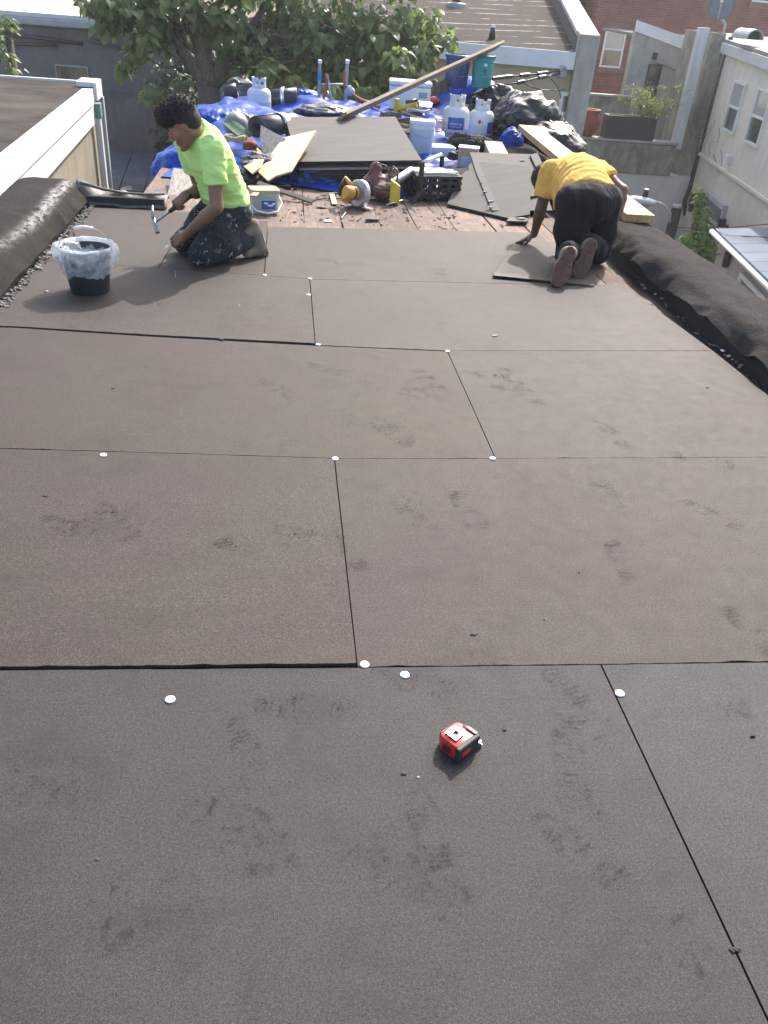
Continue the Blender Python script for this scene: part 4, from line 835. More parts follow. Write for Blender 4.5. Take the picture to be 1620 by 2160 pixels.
def main_tree():
    r = np.random.default_rng(21); base = at(445, 300, 14.2); bx, by = float(base[0]), float(base[1])
    root = thing('broadleaf_tree', 'big broad leaved tree with forked trunk behind the blue tarp', 'tree', (bx, by, GZ))
    fork = at(440, 190, 14.2); mb = MB()
    mb.tube([(bx, by, GZ), (bx, by, -3), (bx+.02, by, -1.2), fork], [.34, .26, .22, .19], 12)
    ends = [(at(412, 20, 14.1), .17, .13), (at(330, 30, 13.9), .12, .08), (at(560, 10, 14.4), .11, .06), (at(300, -160, 13.8), .09, .05), (at(420, -200, 14.2), .13, .07)]
    l0 = [limb(mb, fork, ends[0][0], .17, .13, r)]; limb(mb, fork, ends[1][0], .12, .07, r); l2 = limb(mb, fork, ends[2][0], .10, .05, r); limb(mb, ends[0][0], ends[4][0], .13, .07, r); limb(mb, ends[1][0], ends[3][0], .075, .04, r)
    tk = obj('trunk', mb, BARK, root, world=True, smooth=True)
    cl = []
    for (x, y, Z, q) in [(470, 50, 14.2, .75), (540, 95, 14.3, .75), (600, 40, 14.6, .8), (665, 75, 14.3, .8), (735, 60, 14.5, .85), (800, 95, 14.2, .75), (855, 60, 14.3, .7), (895, 110, 13.9, .52), (935, 85, 14.0, .38), (905, 40, 14.2, .45), (790, 160, 14.0, .55), (730, 150, 14.3, .6), (665, 160, 14.5, .6), (600, 140, 14.6, .6), (545, 165, 14.6, .5), (490, 130, 14.3, .42), (400, 20, 13.8, .6), (335, 15, 13.7, .55), (285, 20, 13.7, .5), (245, 55, 13.7, .30), (225, 25, 13.7, .35), (280, 110, 13.7, .26), (255, 150, 13.7, .20), (355, 90, 14.0, .38), (330, 60, 13.8, .4),
                           (480, -60, 14.2, .9), (600, -80, 14.5, 1.0), (730, -80, 14.5, 1.0), (850, -70, 14.4, .9), (350, -80, 13.9, .8), (250, -90, 13.8, .7), (560, -210, 14.4, 1.1), (720, -220, 14.4, 1.1), (420, -210, 14.2, 1.0), (700, 195, 13.5, .35), (780, 200, 13.5, .35), (620, 185, 13.6, .35), (560, 150, 13.6, .4), (840, 130, 13.5, .4), (235, 10, 13.5, .42), (195, 15, 13.5, .30), (300, 80, 13.5, .34), (265, 135, 13.6, .20), (318, 195, 13.7, .24), (345, 225, 13.8, .22), (215, 60, 13.5, .22), (860, 165, 13.9, .35), (820, 205, 14.0, .35), (760, 215, 14.2, .4), (680, 215, 14.4, .4), (510, 190, 14.5, .3)]:
        c = at(x, y, Z); cl.append((c, (q*.62, q*.8, q*.55)))
        tw = MB()
    br = MB()
    for c, q in cl[:25]:
        s_ = l0[0][r.integers(2, 6)] if c[0] < bx+.6 else l2[r.integers(1, 6)]; limb(br, s_, c, .035, .008, r, .25)
    for (a, b) in (((395, 195), (330, 150)), ((400, 210), (300, 178)), ((440, 120), (500, 140)), ((500, 110), (575, 60)), ((420, 90), (370, 20)), ((390, 205), (360, 110)), ((560, 120), (620, 95)), ((395, 190), (310, 205))):
        limb(br, at(*a, 14.0), at(*b, 13.9), .016, .006, r, .2)
    br_o = obj('branches', br, BARK, root, world=True, smooth=True); br_o['kind'] = 'stuff'
    V0, F0 = leaf_geo(1.0, .86, .3, .35); n = 5400; P, Rm = leaf_frames(n, cl, r, 1.0, .5); sc = r.uniform(.10, .235, n)
    # the largest in view become single leaves
    rel = P-O3; Z = rel@CAM_F; X = 810+F_PX*(rel@CAM_R)/Z; Y = 1080+F_PX*(rel@CAM_D)/Z; front = (X > 180) & (X < 980) & (Y > 5) & (Y < 235)
    # hidden ones are those with many leaves before them: rank by nearness within a coarse cell
    key = (X//26).astype(int)*1000+(Y//26).astype(int); order = np.argsort(Z); seen = {}; pick = []
    for i in order:
        if front[i] and seen.get(key[i], 0) < 2 and len(pick) < 298: seen[key[i]] = seen.get(key[i], 0)+1; pick.append(i)
    rest = np.setdiff1d(np.arange(n), pick); Vm, Fm = leaf_mass(P[rest], Rm[rest], sc[rest], V0, F0)
    crown = obj('crown', (Vm, Fm), LEAF, root, world=True); crown['kind'] = 'stuff'
    me = bpy.data.meshes.new('leaf'); me.from_pydata(V0.tolist(), [], F0.tolist()); me.materials.append(LEAF); Mi = world_matrix(crown).inverted()
    for i in pick:
        o = bpy.data.objects.new('leaf', me); COL.objects.link(o); o.parent = crown; M4 = Matrix(Rm[i].tolist()).to_4x4(); M4 = Matrix.Translation(Vector(P[i])) @ M4 @ Matrix.Scale(float(sc[i]), 4); o.matrix_basis = Mi @ M4
    # seed heads at the right edge
main_tree()
def back_tree(label, name, clumps, n, mt, seed, base, lsz=(.10, .2), trunk=True):
    r = np.random.default_rng(seed); root = thing(name, label, 'tree', (base[0], base[1], GZ)); cl = [(at(x, y, Z), (q, q*.8, q*qz)) for x, y, Z, q, qz in clumps]
    mb = MB(); top = cl[0][0]; mb.tube([(base[0], base[1], GZ), (base[0]+.1, base[1], (GZ+top[2])/2), top], [.2, .15, .06], 8); obj('trunk', mb, BARK, root, world=True, smooth=True)
    V0, F0 = leaf_geo(1.0, .7, .3, .3); P, Rm = leaf_frames(n, cl, r, 1, .35); V, F = leaf_mass(P, Rm, r.uniform(lsz[0], lsz[1], n), V0, F0); c = obj('crown', (V, F), mt, root, world=True); c['kind'] = 'stuff'
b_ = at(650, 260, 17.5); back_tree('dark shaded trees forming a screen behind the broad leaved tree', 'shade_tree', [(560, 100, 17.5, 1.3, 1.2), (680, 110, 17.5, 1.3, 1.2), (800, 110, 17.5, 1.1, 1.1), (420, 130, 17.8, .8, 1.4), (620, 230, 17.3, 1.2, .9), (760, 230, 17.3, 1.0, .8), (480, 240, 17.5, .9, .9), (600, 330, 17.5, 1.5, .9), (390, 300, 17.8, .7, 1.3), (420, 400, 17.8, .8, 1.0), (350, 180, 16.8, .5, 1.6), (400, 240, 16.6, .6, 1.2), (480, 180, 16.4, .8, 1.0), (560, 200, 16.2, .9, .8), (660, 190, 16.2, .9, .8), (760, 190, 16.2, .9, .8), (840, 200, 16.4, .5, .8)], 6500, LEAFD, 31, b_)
b_ = at(15, 150, 15.5); back_tree('thin sapling with small leaves at the grey house wall', 'sapling', [(15, 50, 15.5, .35, .5), (5, 120, 15.5, .30, .4), (25, 145, 15.5, .25, .25), (-30, 90, 15.5, .5, .8)], 220, LEAF, 33, b_, (.08, .16))
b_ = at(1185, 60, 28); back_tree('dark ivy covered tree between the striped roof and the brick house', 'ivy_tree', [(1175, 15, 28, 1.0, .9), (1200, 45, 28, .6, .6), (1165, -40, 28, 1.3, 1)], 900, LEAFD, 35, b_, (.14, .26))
def bushes():
    r = np.random.default_rng(41); Y = YF+.12; root = thing('terrace_bush', 'wispy yellow green bush growing out of the terrace planter', 'bush', (PCX+.45, Y, PZ_-.06)); st = MB(); pts = []
    for i in range(46):
        a = np_(PCX+.45+r.normal(0, .12), Y+r.normal(0, .06), PZ_-.06); b = a+np_(r.normal(0, .30), r.normal(0, .25), r.uniform(.25, .72)); p = limb(st, a, b, .006, .003, r, .2, 5); pts += [p[k_]+r.normal(0, .05, 3) for k_ in (1, 2, 3, 4, 4)]
    obj('stems', st, mat('green_stem', (.12, .15, .06), (.16, .17, .08), rough=.8), root, world=True)['kind'] = 'stuff'
    V0, F0 = leaf_geo(1.0, .35, .2, .3); P = np.repeat(np.array(pts), 5, 0)+r.normal(0, .05, (len(pts)*5, 3)); d = r.normal(0, 1, (len(P), 3)); Rm = np.zeros((len(P), 3, 3))
    for i in range(len(P)): t = unit(d[i]); n_ = unit(np.cross(t, r.normal(0, 1, 3))); Rm[i] = np.stack([np.cross(t, n_), t, n_], 1)
    V, F = leaf_mass(P, Rm, r.uniform(.035, .075, len(P)), V0, F0); obj('foliage', (V, F), LEAFY, root, world=True)['kind'] = 'stuff'
    # vine climbing a pole
    b = at(1490, 520, 16.5); top = at(1478, 410, 16.5); root = thing('vine_pole', 'leafy green vine climbing a pole in front of the cream house door', 'vine', (float(b[0]), float(b[1]), GZ)); m = MB(); m.tube([(b[0], b[1], GZ), top], [.08, .06], 8); obj('pole', m, BARK, root, world=True)
    cl = [(at(1476, 408, 16.5), (.09, .09, .16)), (at(1477, 425, 16.5), (.14, .14, .2)), (at(1480, 450, 16.5), (.17, .17, .2)), (at(1482, 480, 16.5), (.2, .2, .25)), (at(1490, 510, 16.5), (.26, .24, .25)), (at(1452, 505, 16.4), (.20, .2, .14)), (at(1498, 545, 16.5), (.30, .3, .35)), (at(1462, 535, 16.4), (.28, .3, .25)), (at(1490, 590, 16.4), (.5, .4, .5))]
    V0, F0 = leaf_geo(1.0, .75, .3, .3); n = 1900; P, Rm = leaf_frames(n, cl, r, 1, .5); V, F = leaf_mass(P, Rm, r.uniform(.05, .10, n), V0, F0); obj('foliage', (V, F), m_leaf('vine_leaf', (.15, .23, .07), (.20, .29, .09), (.27, .36, .14)), root, world=True)['kind'] = 'stuff'
bushes()
# bare vine stems clinging to the stained wall and the cream wall
def wall_vines():
    r = np.random.default_rng(51); root = thing('dead_vine', 'dry bare vine stems clinging to the render beside the downpipe', 'vine', (float(CC[0]), YF-.02, float(ony(1460, 395, YF)[2]))); st = MB()
    for i in range(60):
        x, y = r.uniform(1430, 1500), r.uniform(230, 330); pts = []; a = r.uniform(0, 2*math.pi)
        for k_ in range(9): pts.append(ony(x, y, YF+.135)); a += r.normal(0, .5); x += math.cos(a)*7; y += math.sin(a)*8-2; x = min(x, 1450+(400-y)*.22); x = max(x, 1436)
        st.tube(pts, list(np.linspace(.0055, .0015, len(pts))), 5)
    for i in range(12):
        x, y = r.uniform(1490, 1520), r.uniform(250, 330); pts = []; a = r.uniform(1, 2)
        for k_ in range(8): pts.append(onplane(x, y, CC+WN*.012, WN)); a += r.normal(0, .4); x += math.cos(a)*5; y += math.sin(a)*8
        st.tube(pts, list(np.linspace(.0055, .0015, len(pts))), 5)
    obj('stems', st, mat('dry_stem', (.22, .20, .165), (.15, .135, .11), rough=.9), root, world=True)['kind'] = 'stuff'
wall_vines()
# ---- street lamp, pole, small house
def street_lamp():
    top = at(1428, 437, 18.0); root = thing('street_lamp', 'grey cobra head street lamp on a dark wooden pole', 'street lamp', (float(top[0]), float(top[1]), GZ))
    m = MB(); m.tube([(top[0], top[1], GZ), top], [.15, .115], 12); obj('pole', m, mat('creosote_pole', (.035, .03, .027), (.06, .052, .046), rough=.9, scale=4, stretch=(5, 5, 1)), root, world=True, smooth=True); m = MB(); m.tube([top, top+np_(0, 0, .05)], [.12, .10], 12); obj('pole_cap', m, GALV, root, world=True)
    a = at(1414, 455, 17.95); h = at(1378, 428, 17.6); m = MB(); m.tube([a+np_(.05, .05, -.15), a+np_(-.02, 0, .06), a*.55+h*.45+np_(0, 0, .10), h+np_(.05, 0, .02), h], .032, 8); obj('arm', m, mat('lamp_arm', (.62, .66, .68), (.52, .56, .58), rough=.5), root, world=True, smooth=True)
    t = at(1334, 419, 17.5); d = unit(t-h); up = unit(np_(0, 0, 1)-d[2]*d); s_ = np.cross(d, up); S = SDF(np.minimum(h, t)-.25, np.maximum(h, t)+.25, .014)
    B = np.array([d, s_, up]); S.ell((h*.45+t*.55), (.33, .14, .075), B, .03); S.cone(h, h+d*.15, .06, .075, .04); hd = sdf_obj('lamp_head', S, mat('lamp_paint', (.74, .78, .80), (.66, .70, .72), rough=.5), root, 1)
    c = at(1362, 409, 17.55); m = MB(); m.tube([c+np_(0, 0, -.09), c+np_(0, 0, .07)], .055, 10); obj('photocell', m, BLACKM, hd, world=True); m = MB(); m.tube([c+np_(0, 0, .071), c+np_(0, 0, .10)], .05, 10); obj('photocell_cap', m, GALV, hd, world=True)
    S = SDF(np.minimum(h, t)-.2, np.maximum(h, t)+.2, .014); S.ell(h*.45+t*.55-up*.05, (.24, .11, .08), B, .02); sdf_obj('lens', S, m_glass('lamp_lens', (.32, .36, .36), .3), hd, 1)
street_lamp()
def small_house():
    G0 = at(1528, 480, 13.6); zg = float(G0[2]); W = lambda s, b, z: G0*np_(1, 1, 0)+WD*s-WN*b+np_(0, 0, z); root = thing('annex', 'low annex with grey metal roof and white gutter below the wires', 'house', tuple(W(-2.5, 2, GZ)))
    m = MB(); m.hexa([W(-6, 0, GZ), W(-6, 5, GZ), W(0, 5, GZ), W(0, 0, GZ)], [W(-6, 0, zg-.12), W(-6, 5, zg-.12), W(0, 5, zg-.12), W(0, 0, zg-.12)]); obj('wall', m, m_stucco('annex_render', (.50, .46, .38), (.43, .40, .33), (.3, .28, .23), .3, 1.2, 7), root, world=True)
    for i in range(12):
        m = MB(); a, b = -6.1+i*.515, -6.1+(i+1)*.515-.012; m.hexa([W(a, -.12, zg-.10), W(a, 5, zg+.42), W(b, 5, zg+.42), W(b, -.12, zg-.10)], [W(a, -.12, zg-.04), W(a, 5, zg+.48), W(b, 5, zg+.48), W(b, -.12, zg-.04)]); obj('roof_panel', m, mat('blue_grey_metal', (.17, .20, .24), (.14, .165, .20), rough=.85, scale=2, rnd=.06, spec=.15), root, world=True)
    m = MB(); m.tube([W(-6.2, -.16, zg-.10), W(.1, -.16, zg-.10)], .04, 10); obj('gutter', m, WHITE_T, root, world=True, smooth=True)
    pl = lambda x, y: onplane(x, y, W(0, 0, 0), WN); a = pl(1572, 560); s0 = float(np.dot(a-G0, WD)); window(root, W(s0, 0, a[2]-1.15), -WD, Zv, WN, 1.3, 1.05, WHITE_T, .5, .07, mull=False)
    p = pl(1542, 545); m = MB(); m.box(p+WN*.06, (.1, .1, .3)); obj('wall_light', m, BLACKM, root, world=True, bevel=.03)
    for k_, (x0, y0, x1, y1) in enumerate(((1440, 486, 1625, 498), (1430, 480, 1625, 470), (1460, 540, 1625, 515), (1540, 560, 1625, 500))): cable(['overhead wire passing just above the annex gutter', 'overhead wire running from the lamp pole over the annex roof', 'overhead wire crossing in front of the annex wall below its gutter', 'slanting service drop wire to the annex wall'][k_], [at(x0, y0, 14.5 if k_ != 3 else 13.5), at((x0+x1)/2, (y0+y1)/2+5, 13.4), at(x1+60, y1+(y1-y0)*.3, 12.6)], .008, cat='wire')
small_house()
# ================================================================== people
def m_skin(name, c1, c2):
    m, nt, B, N, L = nodes_of(name); v = mapping(N, L); n = tex_noise(N, L, v, 9, 5, .6); f = tex_noise(N, L, v, 160, 3, .6)
    L.new(mixc(N, L, ramp(N, L, n, [(.35, 0.0), (.65, 1.0)]), c1, c2), B.inputs['Base Color']); B.inputs['Roughness'].default_value = .5; B.inputs['Specular IOR Level'].default_value = .4
    B.inputs['Subsurface Weight'].default_value = .08; B.inputs['Subsurface Radius'].default_value = (.02, .008, .004); B.inputs['Subsurface Scale'].default_value = .3
    bump(N, L, B, f, .15, .002); return m
def m_cloth(name, c1, c2, rough=.9, splat=False, dirt=None):
    m, nt, B, N, L = nodes_of(name); v = mapping(N, L); n = tex_noise(N, L, v, 6, 5, .6); w = tex_noise(N, L, v, 380, 2, .6)
    c = mixc(N, L, ramp(N, L, n, [(.3, 0.0), (.7, 1.0)]), c1, c2)
    if dirt: c = mixc(N, L, ramp(N, L, tex_noise(N, L, v, 4.5, 6, .7, .6), [(.55, 0.0), (.72, .5)]), c, dirt)
    if splat:
        a = tex_noise(N, L, v, 34, 4, .6, .7); b = tex_noise(N, L, mapping(N, L, loc=(4, 1, 2)), 7, 3, .5)
        k = math_n(N, L, 'MULTIPLY', ramp(N, L, a, [(.60, 0.0), (.635, 1.0)]), ramp(N, L, b, [(.46, 0.0), (.56, 1.0)])); c = mixc(N, L, k, c, (.42, .44, .45))
        k2 = ramp(N, L, tex_noise(N, L, v, 75, 3, .6), [(.68, 0.0), (.70, .9)]); c = mixc(N, L, k2, c, (.36, .37, .38))
    L.new(c, B.inputs['Base Color']); B.inputs['Roughness'].default_value = rough; B.inputs['Specular IOR Level'].default_value = .2; B.inputs['Sheen Weight'].default_value = .05
    bump(N, L, B, math_n(N, L, 'ADD', n, math_n(N, L, 'MULTIPLY', w, .25)), .35, .006); return m
SKIN1 = m_skin('skin_tan', (.235, .118, .074), (.29, .155, .10)); SKIN2 = m_skin('skin_deep', (.125, .066, .043), (.165, .09, .06))
LIME = m_cloth('lime_cotton', (.54, .84, .25), (.58, .86, .29)); AMBER = m_cloth('amber_cotton', (.78, .43, .095), (.84, .48, .12))
PANT1 = m_cloth('paint_splashed_twill', (.022, .025, .030), (.036, .040, .046), splat=True); PANT2 = m_cloth('black_knit', (.007, .008, .010), (.013, .014, .017))
HAIRM = mat('black_hair', (.004, .0035, .0035), (.012, .010, .009), rough=.7, scale=90, bmp=.8, bscale=220, bdist=.004)
BOOTU = mat('worn_suede', (.16, .125, .09), (.28, .23, .17), rough=.9, scale=18, bmp=.5, bscale=120)
SOLE1 = mat('tan_sole', (.30, .24, .17), (.20, .16, .12), rough=.85, scale=25); SOLE2 = mat('red_brown_rubber', (.115, .056, .039), (.19, .105, .075), rough=.85, scale=30, bmp=.5, bscale=90)
def hand(S, wrist, d, n, side, curl=(25, 35, 25), spread=.10, sc=1.0, thumb=0.0, fist=False):
    """d = towards the fingers, n = back of the hand, side = +1 puts the thumb on d x n"""
    d = unit(d); n = unit(np.array(n)-np.dot(n, d)*d); a = np.cross(d, n)*side
    kn = []
    for i, off in enumerate((.031, .010, -.011, -.030)):
        p = wrist+sc*(d*(.088-.004*abs(i-1)**1.5)+a*off); kn.append(p); S.cone(wrist+sc*(d*.012+a*off*.45), p, .0155*sc, .0125*sc, .012)
    for i, (p, ln) in enumerate(zip(kn, (.072, .082, .076, .060))):
        ang = 0; fan = (1.5-i)*spread; q = p; dd = unit(d+a*fan)
        for s_, (fr, cu) in enumerate(zip((.46, .30, .24), curl)):
            ang += rad(cu+i*2); e = dd*math.cos(ang)-n*math.sin(ang); q2 = q+e*ln*fr*sc
            S.cone(q, q2, (.0100-.0011*s_)*sc, (.0090-.0011*s_)*sc, .005); q = q2
    t0 = wrist+sc*(d*.022+a*.022-n*.004); t1 = t0+sc*unit(a*.75+d*.6-n*(.25+thumb))*.038; t2 = t1+sc*unit(a*.25+d*.85-n*(.30+thumb))*.030; t3 = t2+sc*unit(-a*.05+d*.9-n*(.35+thumb))*.024
    S.chain([t0, t1, t2, t3], [.0145*sc, .0118*sc, .0102*sc, .0085*sc], .008)
def head(S, c, f, u, sc=1.0):
    """c centre, f face direction, u up"""
    f = unit(f); u = unit(np.array(u)-np.dot(u, f)*f); l = np.cross(u, f); B = np.array([f, l, u])
    H = lambda x, y, z: c+sc*(x*f+y*l+z*u)
    S.ell(H(-.012, 0, .036), np_(.099, .077, .088)*sc, B, .02); S.ell(H(.030, 0, -.030), np_(.060, .061, .082)*sc, B, .03)
    for s_ in (1, -1):
        S.cone(H(-.012, .052*s_, -.050), H(.060, .018*s_, -.100), .022*sc, .020*sc, .025)
        S.ell(H(.058, .040*s_, -.026), np_(.026, .022, .024)*sc, B, .02)
        S.cone(H(.081, .010*s_, .020), H(.074, .048*s_, .020), .0105*sc, .009*sc, .012)
        S.ell(H(.094, .031*s_, .003), np_(.013, .017, .010)*sc, B, .010, op='sub'); S.ell(H(.073, .031*s_, .002), np_(.0135, .0145, .011)*sc, B, .004)
        S.ell(H(-.006, .077*s_, -.006), np_(.019, .010, .031)*sc, B, .004); S.ell(H(-.001, .088*s_, -.004), np_(.009, .006, .017)*sc, B, .004, op='sub')
        S.ell(H(.100, .013*s_, -.034), np_(.011, .0085, .008)*sc, B, .006)
    S.cone(H(.086, 0, .014), H(.112, 0, -.028), .0085*sc, .0125*sc, .010); S.ell(H(.078, 0, -.103), np_(.022, .024, .018)*sc, B, .018)
    S.cone(H(.091, -.017, -.058), H(.091, .017, -.058), .0068*sc, .0068*sc, .006); S.cone(H(.089, -.015, -.071), H(.089, .015, -.071), .0078*sc, .0078*sc, .006)
    S.cone(H(.104, -.020, -.0645), H(.104, .020, -.0645), .0022*sc, .0022*sc, .004, op='sub')
    return H, B
# ---------------------------------------------------------------- the kneeling man with the hammer
def person_hammer():
    f = unit((-.85, -.53, 0)); l = np_(.53, -.85, 0)           # facing, his left (towards the bucket side camera)
    kneeN, kneeF = np_(-.535, 5.40, .078), np_(-.66, 5.70, .078)
    ankN = np_(-.262, 5.655, .115); ankF = ankN+.24*np_(-.53, .85, 0)
    hipN = ony(493, 452, 5.60); hipF = hipN-.21*l
    shN = ony(449, 317, 5.385); shF = shN-.345*l+np_(-.01, 0, .015)
    elN = ony(457, 436, 5.33); wrN = ony(390, 497, 5.46); elF = ony(424, 402, 5.80); wrF = ony(391, 411, 5.60)
    neck = (shN+shF)/2+np_(-.012, .0, .062); hc = ony(385, 264, 5.45)
    pel = (hipN+hipF)/2; chest = (shN+shF)/2; up = unit(chest-pel); B = np.array([l, unit(np.cross(up, l)), up])
    fw = B[1] if np.dot(B[1], f) > 0 else -B[1]; B[1] = fw
    root = thing('person', 'kneeling person in a lime green t-shirt and paint splashed trousers hammering', 'person', (pel[0], pel[1], 0))
    lo, hi = np_(-1.02, 5.02, -.02), np_(.0, 6.12, 1.10)
    # body: one continuous skin surface
    S = SDF(lo, hi, .0048)
    fh = unit((-.80, -.16, -.60)); H, HB = head(S, hc, fh, (-.42, 0, .9), .98)
    S.cone(H(-.035, 0, -.05), neck, .056, .060, .03)
    S.cone(neck, chest-up*.04-fw*.03, .056, .075, .04); S.ell(chest-up*.10-fw*.04, (.145, .088, .15), B, .05); S.ell(pel+up*.14-fw*.04, (.13, .085, .13), B, .05); S.ell(pel+up*.02, (.14, .10, .11), B, .05)
    for sh, el, wr in ((shN, elN, wrN), (shF, elF, wrF)):
        S.cone(sh, sh*.5+el*.5, .052, .047, .03); S.cone(sh*.5+el*.5, el, .047, .040, .02); m = el*.68+wr*.32
        S.cone(el, m, .040, .041, .015); S.cone(m, wr, .040, .0265, .015)
    for hp, kn, an in ((hipN, kneeN, ankN), (hipF, kneeF, ankF)): S.cone(hp, kn, .07, .055, .03); S.cone(kn, an, .05, .035, .03)
    dN = unit(ony(352, 519, 5.50)-wrN)
    hand(S, wrN, dN+np_(-.05, .05, -.02), unit((.15, -.72, .62)), 1, (20, 30, 22), .03, .98, thumb=.28)
    # far fist round the hammer handle
    h0, h1 = ony(399, 415, 5.60), ony(326, 470, 5.52); hd = unit(h1-h0); dF = unit(np_(-.62, -.45, -.55)-.2*hd)
    hand(S, wrF, dF, unit((-.25, -.55, .75)), 1, (62, 78, 52), .0, .98, thumb=.3)
    sdf_obj('body', S, SKIN1, root, 1)
    # hair
    S = SDF(hc-.22, hc+.22, .0042)
    S.ell(H(-.022, 0, .056), np_(.108, .089, .094), HB, .02); S.ell(H(-.052, 0, -.008), np_(.066, .079, .066), HB, .04); S.ell(H(.036, 0, .098), np_(.060, .072, .050), HB, .03)
    S.clip(H(.088, 0, .045), unit(HB[0]*.86-HB[2]*.50)); 
    for s_ in (1, -1): S.ell(H(.052, .095*s_, -.012), np_(.056, .05, .055), HB, .008, op='sub'); S.ell(H(.0, .11*s_, -.06), np_(.06, .05, .052), HB, .008, op='sub')
    def curls(V, Q):
        loc_ = (V-hc) @ HB.T; top = np.clip((loc_[:, 2]-.02)/.08, 0.12, 1)
        n = (1-2*np.abs(vnoise(V*62, 3)))*.7+vnoise(V*110, 4)*.5; return puff(V, Q, top*(n*.011+.003))
    sdf_obj('hair', S, HAIRM, root, 1, curls)
    HV, HQ = S.mesh(1); HV = curls(HV, HQ); HN = vnormals(HV, HQ); rr_ = np.random.default_rng(5); cm = MB(); lz = (HV-hc) @ HB.T
    for i in rr_.choice(np.where(lz[:, 2] > .03)[0], 520):
        p0 = HV[i]; d0 = unit(HN[i]+rr_.normal(0, .5, 3)); s0 = unit(np.cross(d0, rr_.normal(0, 1, 3))); L0 = rr_.uniform(.007, .016); cm.tube([p0-d0*.003, p0+d0*L0*.5+s0*.004, p0+d0*L0+s0*-.002, p0+d0*L0*.8-s0*.007], [.0026, .0024, .0020, .0010], 5)
    obj('curls', cm, HAIRM, root, world=True, smooth=True)['kind'] = 'stuff'
    # eyebrow and beard shade
    for s_ in (1, -1):
        g = MB(); g.tube([H(.0925, .012*s_, .0235), H(.0905, .030*s_, .0265), H(.081, .050*s_, .0225)], [.0045, .0042, .002], 6); obj('eyebrow', g, HAIRM, root, world=True, smooth=True)
    # t-shirt
    S = SDF(lo, hi, .0052)
    S.ell(chest-up*.105-fw*.035, (.182, .130, .185), B, .05); S.ell(pel+up*.19-fw*.040, (.168, .128, .17), B, .06); S.ell(pel+up*.08-fw*.030, (.174, .130, .14), B, .05)
    S.cone(shN+up*.01, shF+up*.01, .060, .060, .05); S.cone(chest-fw*.05, neck+up*.03-fw*.012, .092, .066, .05)
    for sh, el, k_ in ((shN, elN, .60), (shF, elF, .58)):
        a = unit(el-sh); q = sh+(el-sh)*k_; S.cone(sh-a*.01, sh+a*.30, .071, .071, .035, clip=[(q, a)])
    S.clip(neck+up*.030-fw*.01, unit(up*.90+fw*.35))
    hem = ony(497, 441, 5.45); S.clip(hem, unit(np_(.05, -.02, -1)))
    def wr1(V, Q):
        t = np.clip((hem[2]+.30-V[:, 2])/.30, 0, 1); n = ridged(np.c_[(V@l)*5, (V@f)*5, V[:, 2]*20+np.sin((V@f)*9)*1.2], 2, 5)
        arm = np.exp(-(np.linalg.norm(V-(shN-up*.12+l*.01), axis=1)/.13)**2); n2 = ridged(V@np.array([[9, 0, 0], [0, 9, 0], [6, 6, 16]]), 2, 8)
        return puff(V, Q, .011*t*n+.009*arm*n2+.004*fbm(V*12, 3, 2)+.003*ridged(V*np_(10, 10, 22), 2, 14))
    sdf_obj('t_shirt', S, LIME, root, 2, wr1)
    # trousers
    S = SDF(lo, hi, .0056)
    S.ell(pel+up*.01-fw*.02, (.180, .138, .135), B, .05)
    for hp, kn, an in ((hipN, kneeN, ankN), (hipF, kneeF, ankF)):
        m = hp*.5+kn*.5; S.cone(hp, m, .108, .098, .04); S.cone(m, kn, .098, .076, .03); c_ = kn*.45+an*.55; S.cone(kn, c_, .074, .078, .025); S.cone(c_, an+np_(-.01, 0, .0), .076, .066, .02)
    S.clip(np_(0, 0, .002), (0, 0, -1)); S.clip(pel+up*.135, up)
    sdf_obj('trousers', S, PANT1, root, 1, lambda V, Q: wrinkle(V, Q, .0075, 11, 21, (1, 1, 1.6))*np_(1, 1, 0)+np_(0, 0, 1)*np.maximum(wrinkle(V, Q, .0075, 11, 21, (1, 1, 1.6))[:, 2:3], .002))
    # boots: toes tucked under, sole upright
    for an, dx in ((ankN, 0), (ankF, .0)):
        b = unit((.80, .52, 0)); o_ = an-ankN; side = np.cross(b, Zv)
        heel, ball, toe = np_(-.212, 5.690, .205)+o_, np_(-.170, 5.700, .048)+o_, np_(-.255, 5.640, .036)+o_
        S = SDF(np.minimum(heel, toe)-.16, np.maximum(heel, ball)+.16, .0042)
        S.cone(heel, ball, .042, .046, .02); S.cone(ball, toe, .044, .036, .02); S.cone(an+np_(-.03, -.02, .01), heel+np_(-.02, -.01, -.03), .050, .045, .03)
        S.clip(ball+b*.022, b); S.clip(np_(0, 0, .003), (0, 0, -1))
        bt = sdf_obj('boot', S, BOOTU, root, 1)
        sm = MB(); out = []
        e1 = unit(heel-ball); ctr = (heel+ball)/2+b*.024; 
        for i in range(26):
            t = 2*math.pi*i/26; c_, s_ = math.cos(t), math.sin(t); w = .043*(1+.12*c_*-1); out.append(ctr+e1*(c_*.122-.006)+side*s_*w+b*.010*math.cos(t*2))
        out = [np_(p[0], p[1], max(p[2], .002)) for p in out]
        sm.prism(out, b*.016); obj('sole', sm, SOLE1, bt, world=True, bevel=.003)
    # hammer, held
    hm = thing('claw_hammer', 'claw hammer with dark handle held in the raised hand', 'hammer', tuple(h1))
    g = MB(); g.tube([h0-hd*.02, h0+hd*.05, h0+hd*.13, h0+hd*.16], [.015, .0165, .0145, .012], 10); obj('grip', g, mat('rubber_black', (.014, .015, .015), (.03, .032, .03), rough=.6, scale=40), hm, world=True, smooth=True)
    g = MB(); g.tube([h0+hd*.15, h1], [.0085, .0085], 8); obj('shaft', g, mat('steel_grey', (.42, .43, .44), (.30, .31, .32), rough=.35, metal=.8, scale=30), hm, world=True, smooth=True)
    ax = unit(at(340, 490, 5.3)-at(322, 430, 5.3)); g = MB()
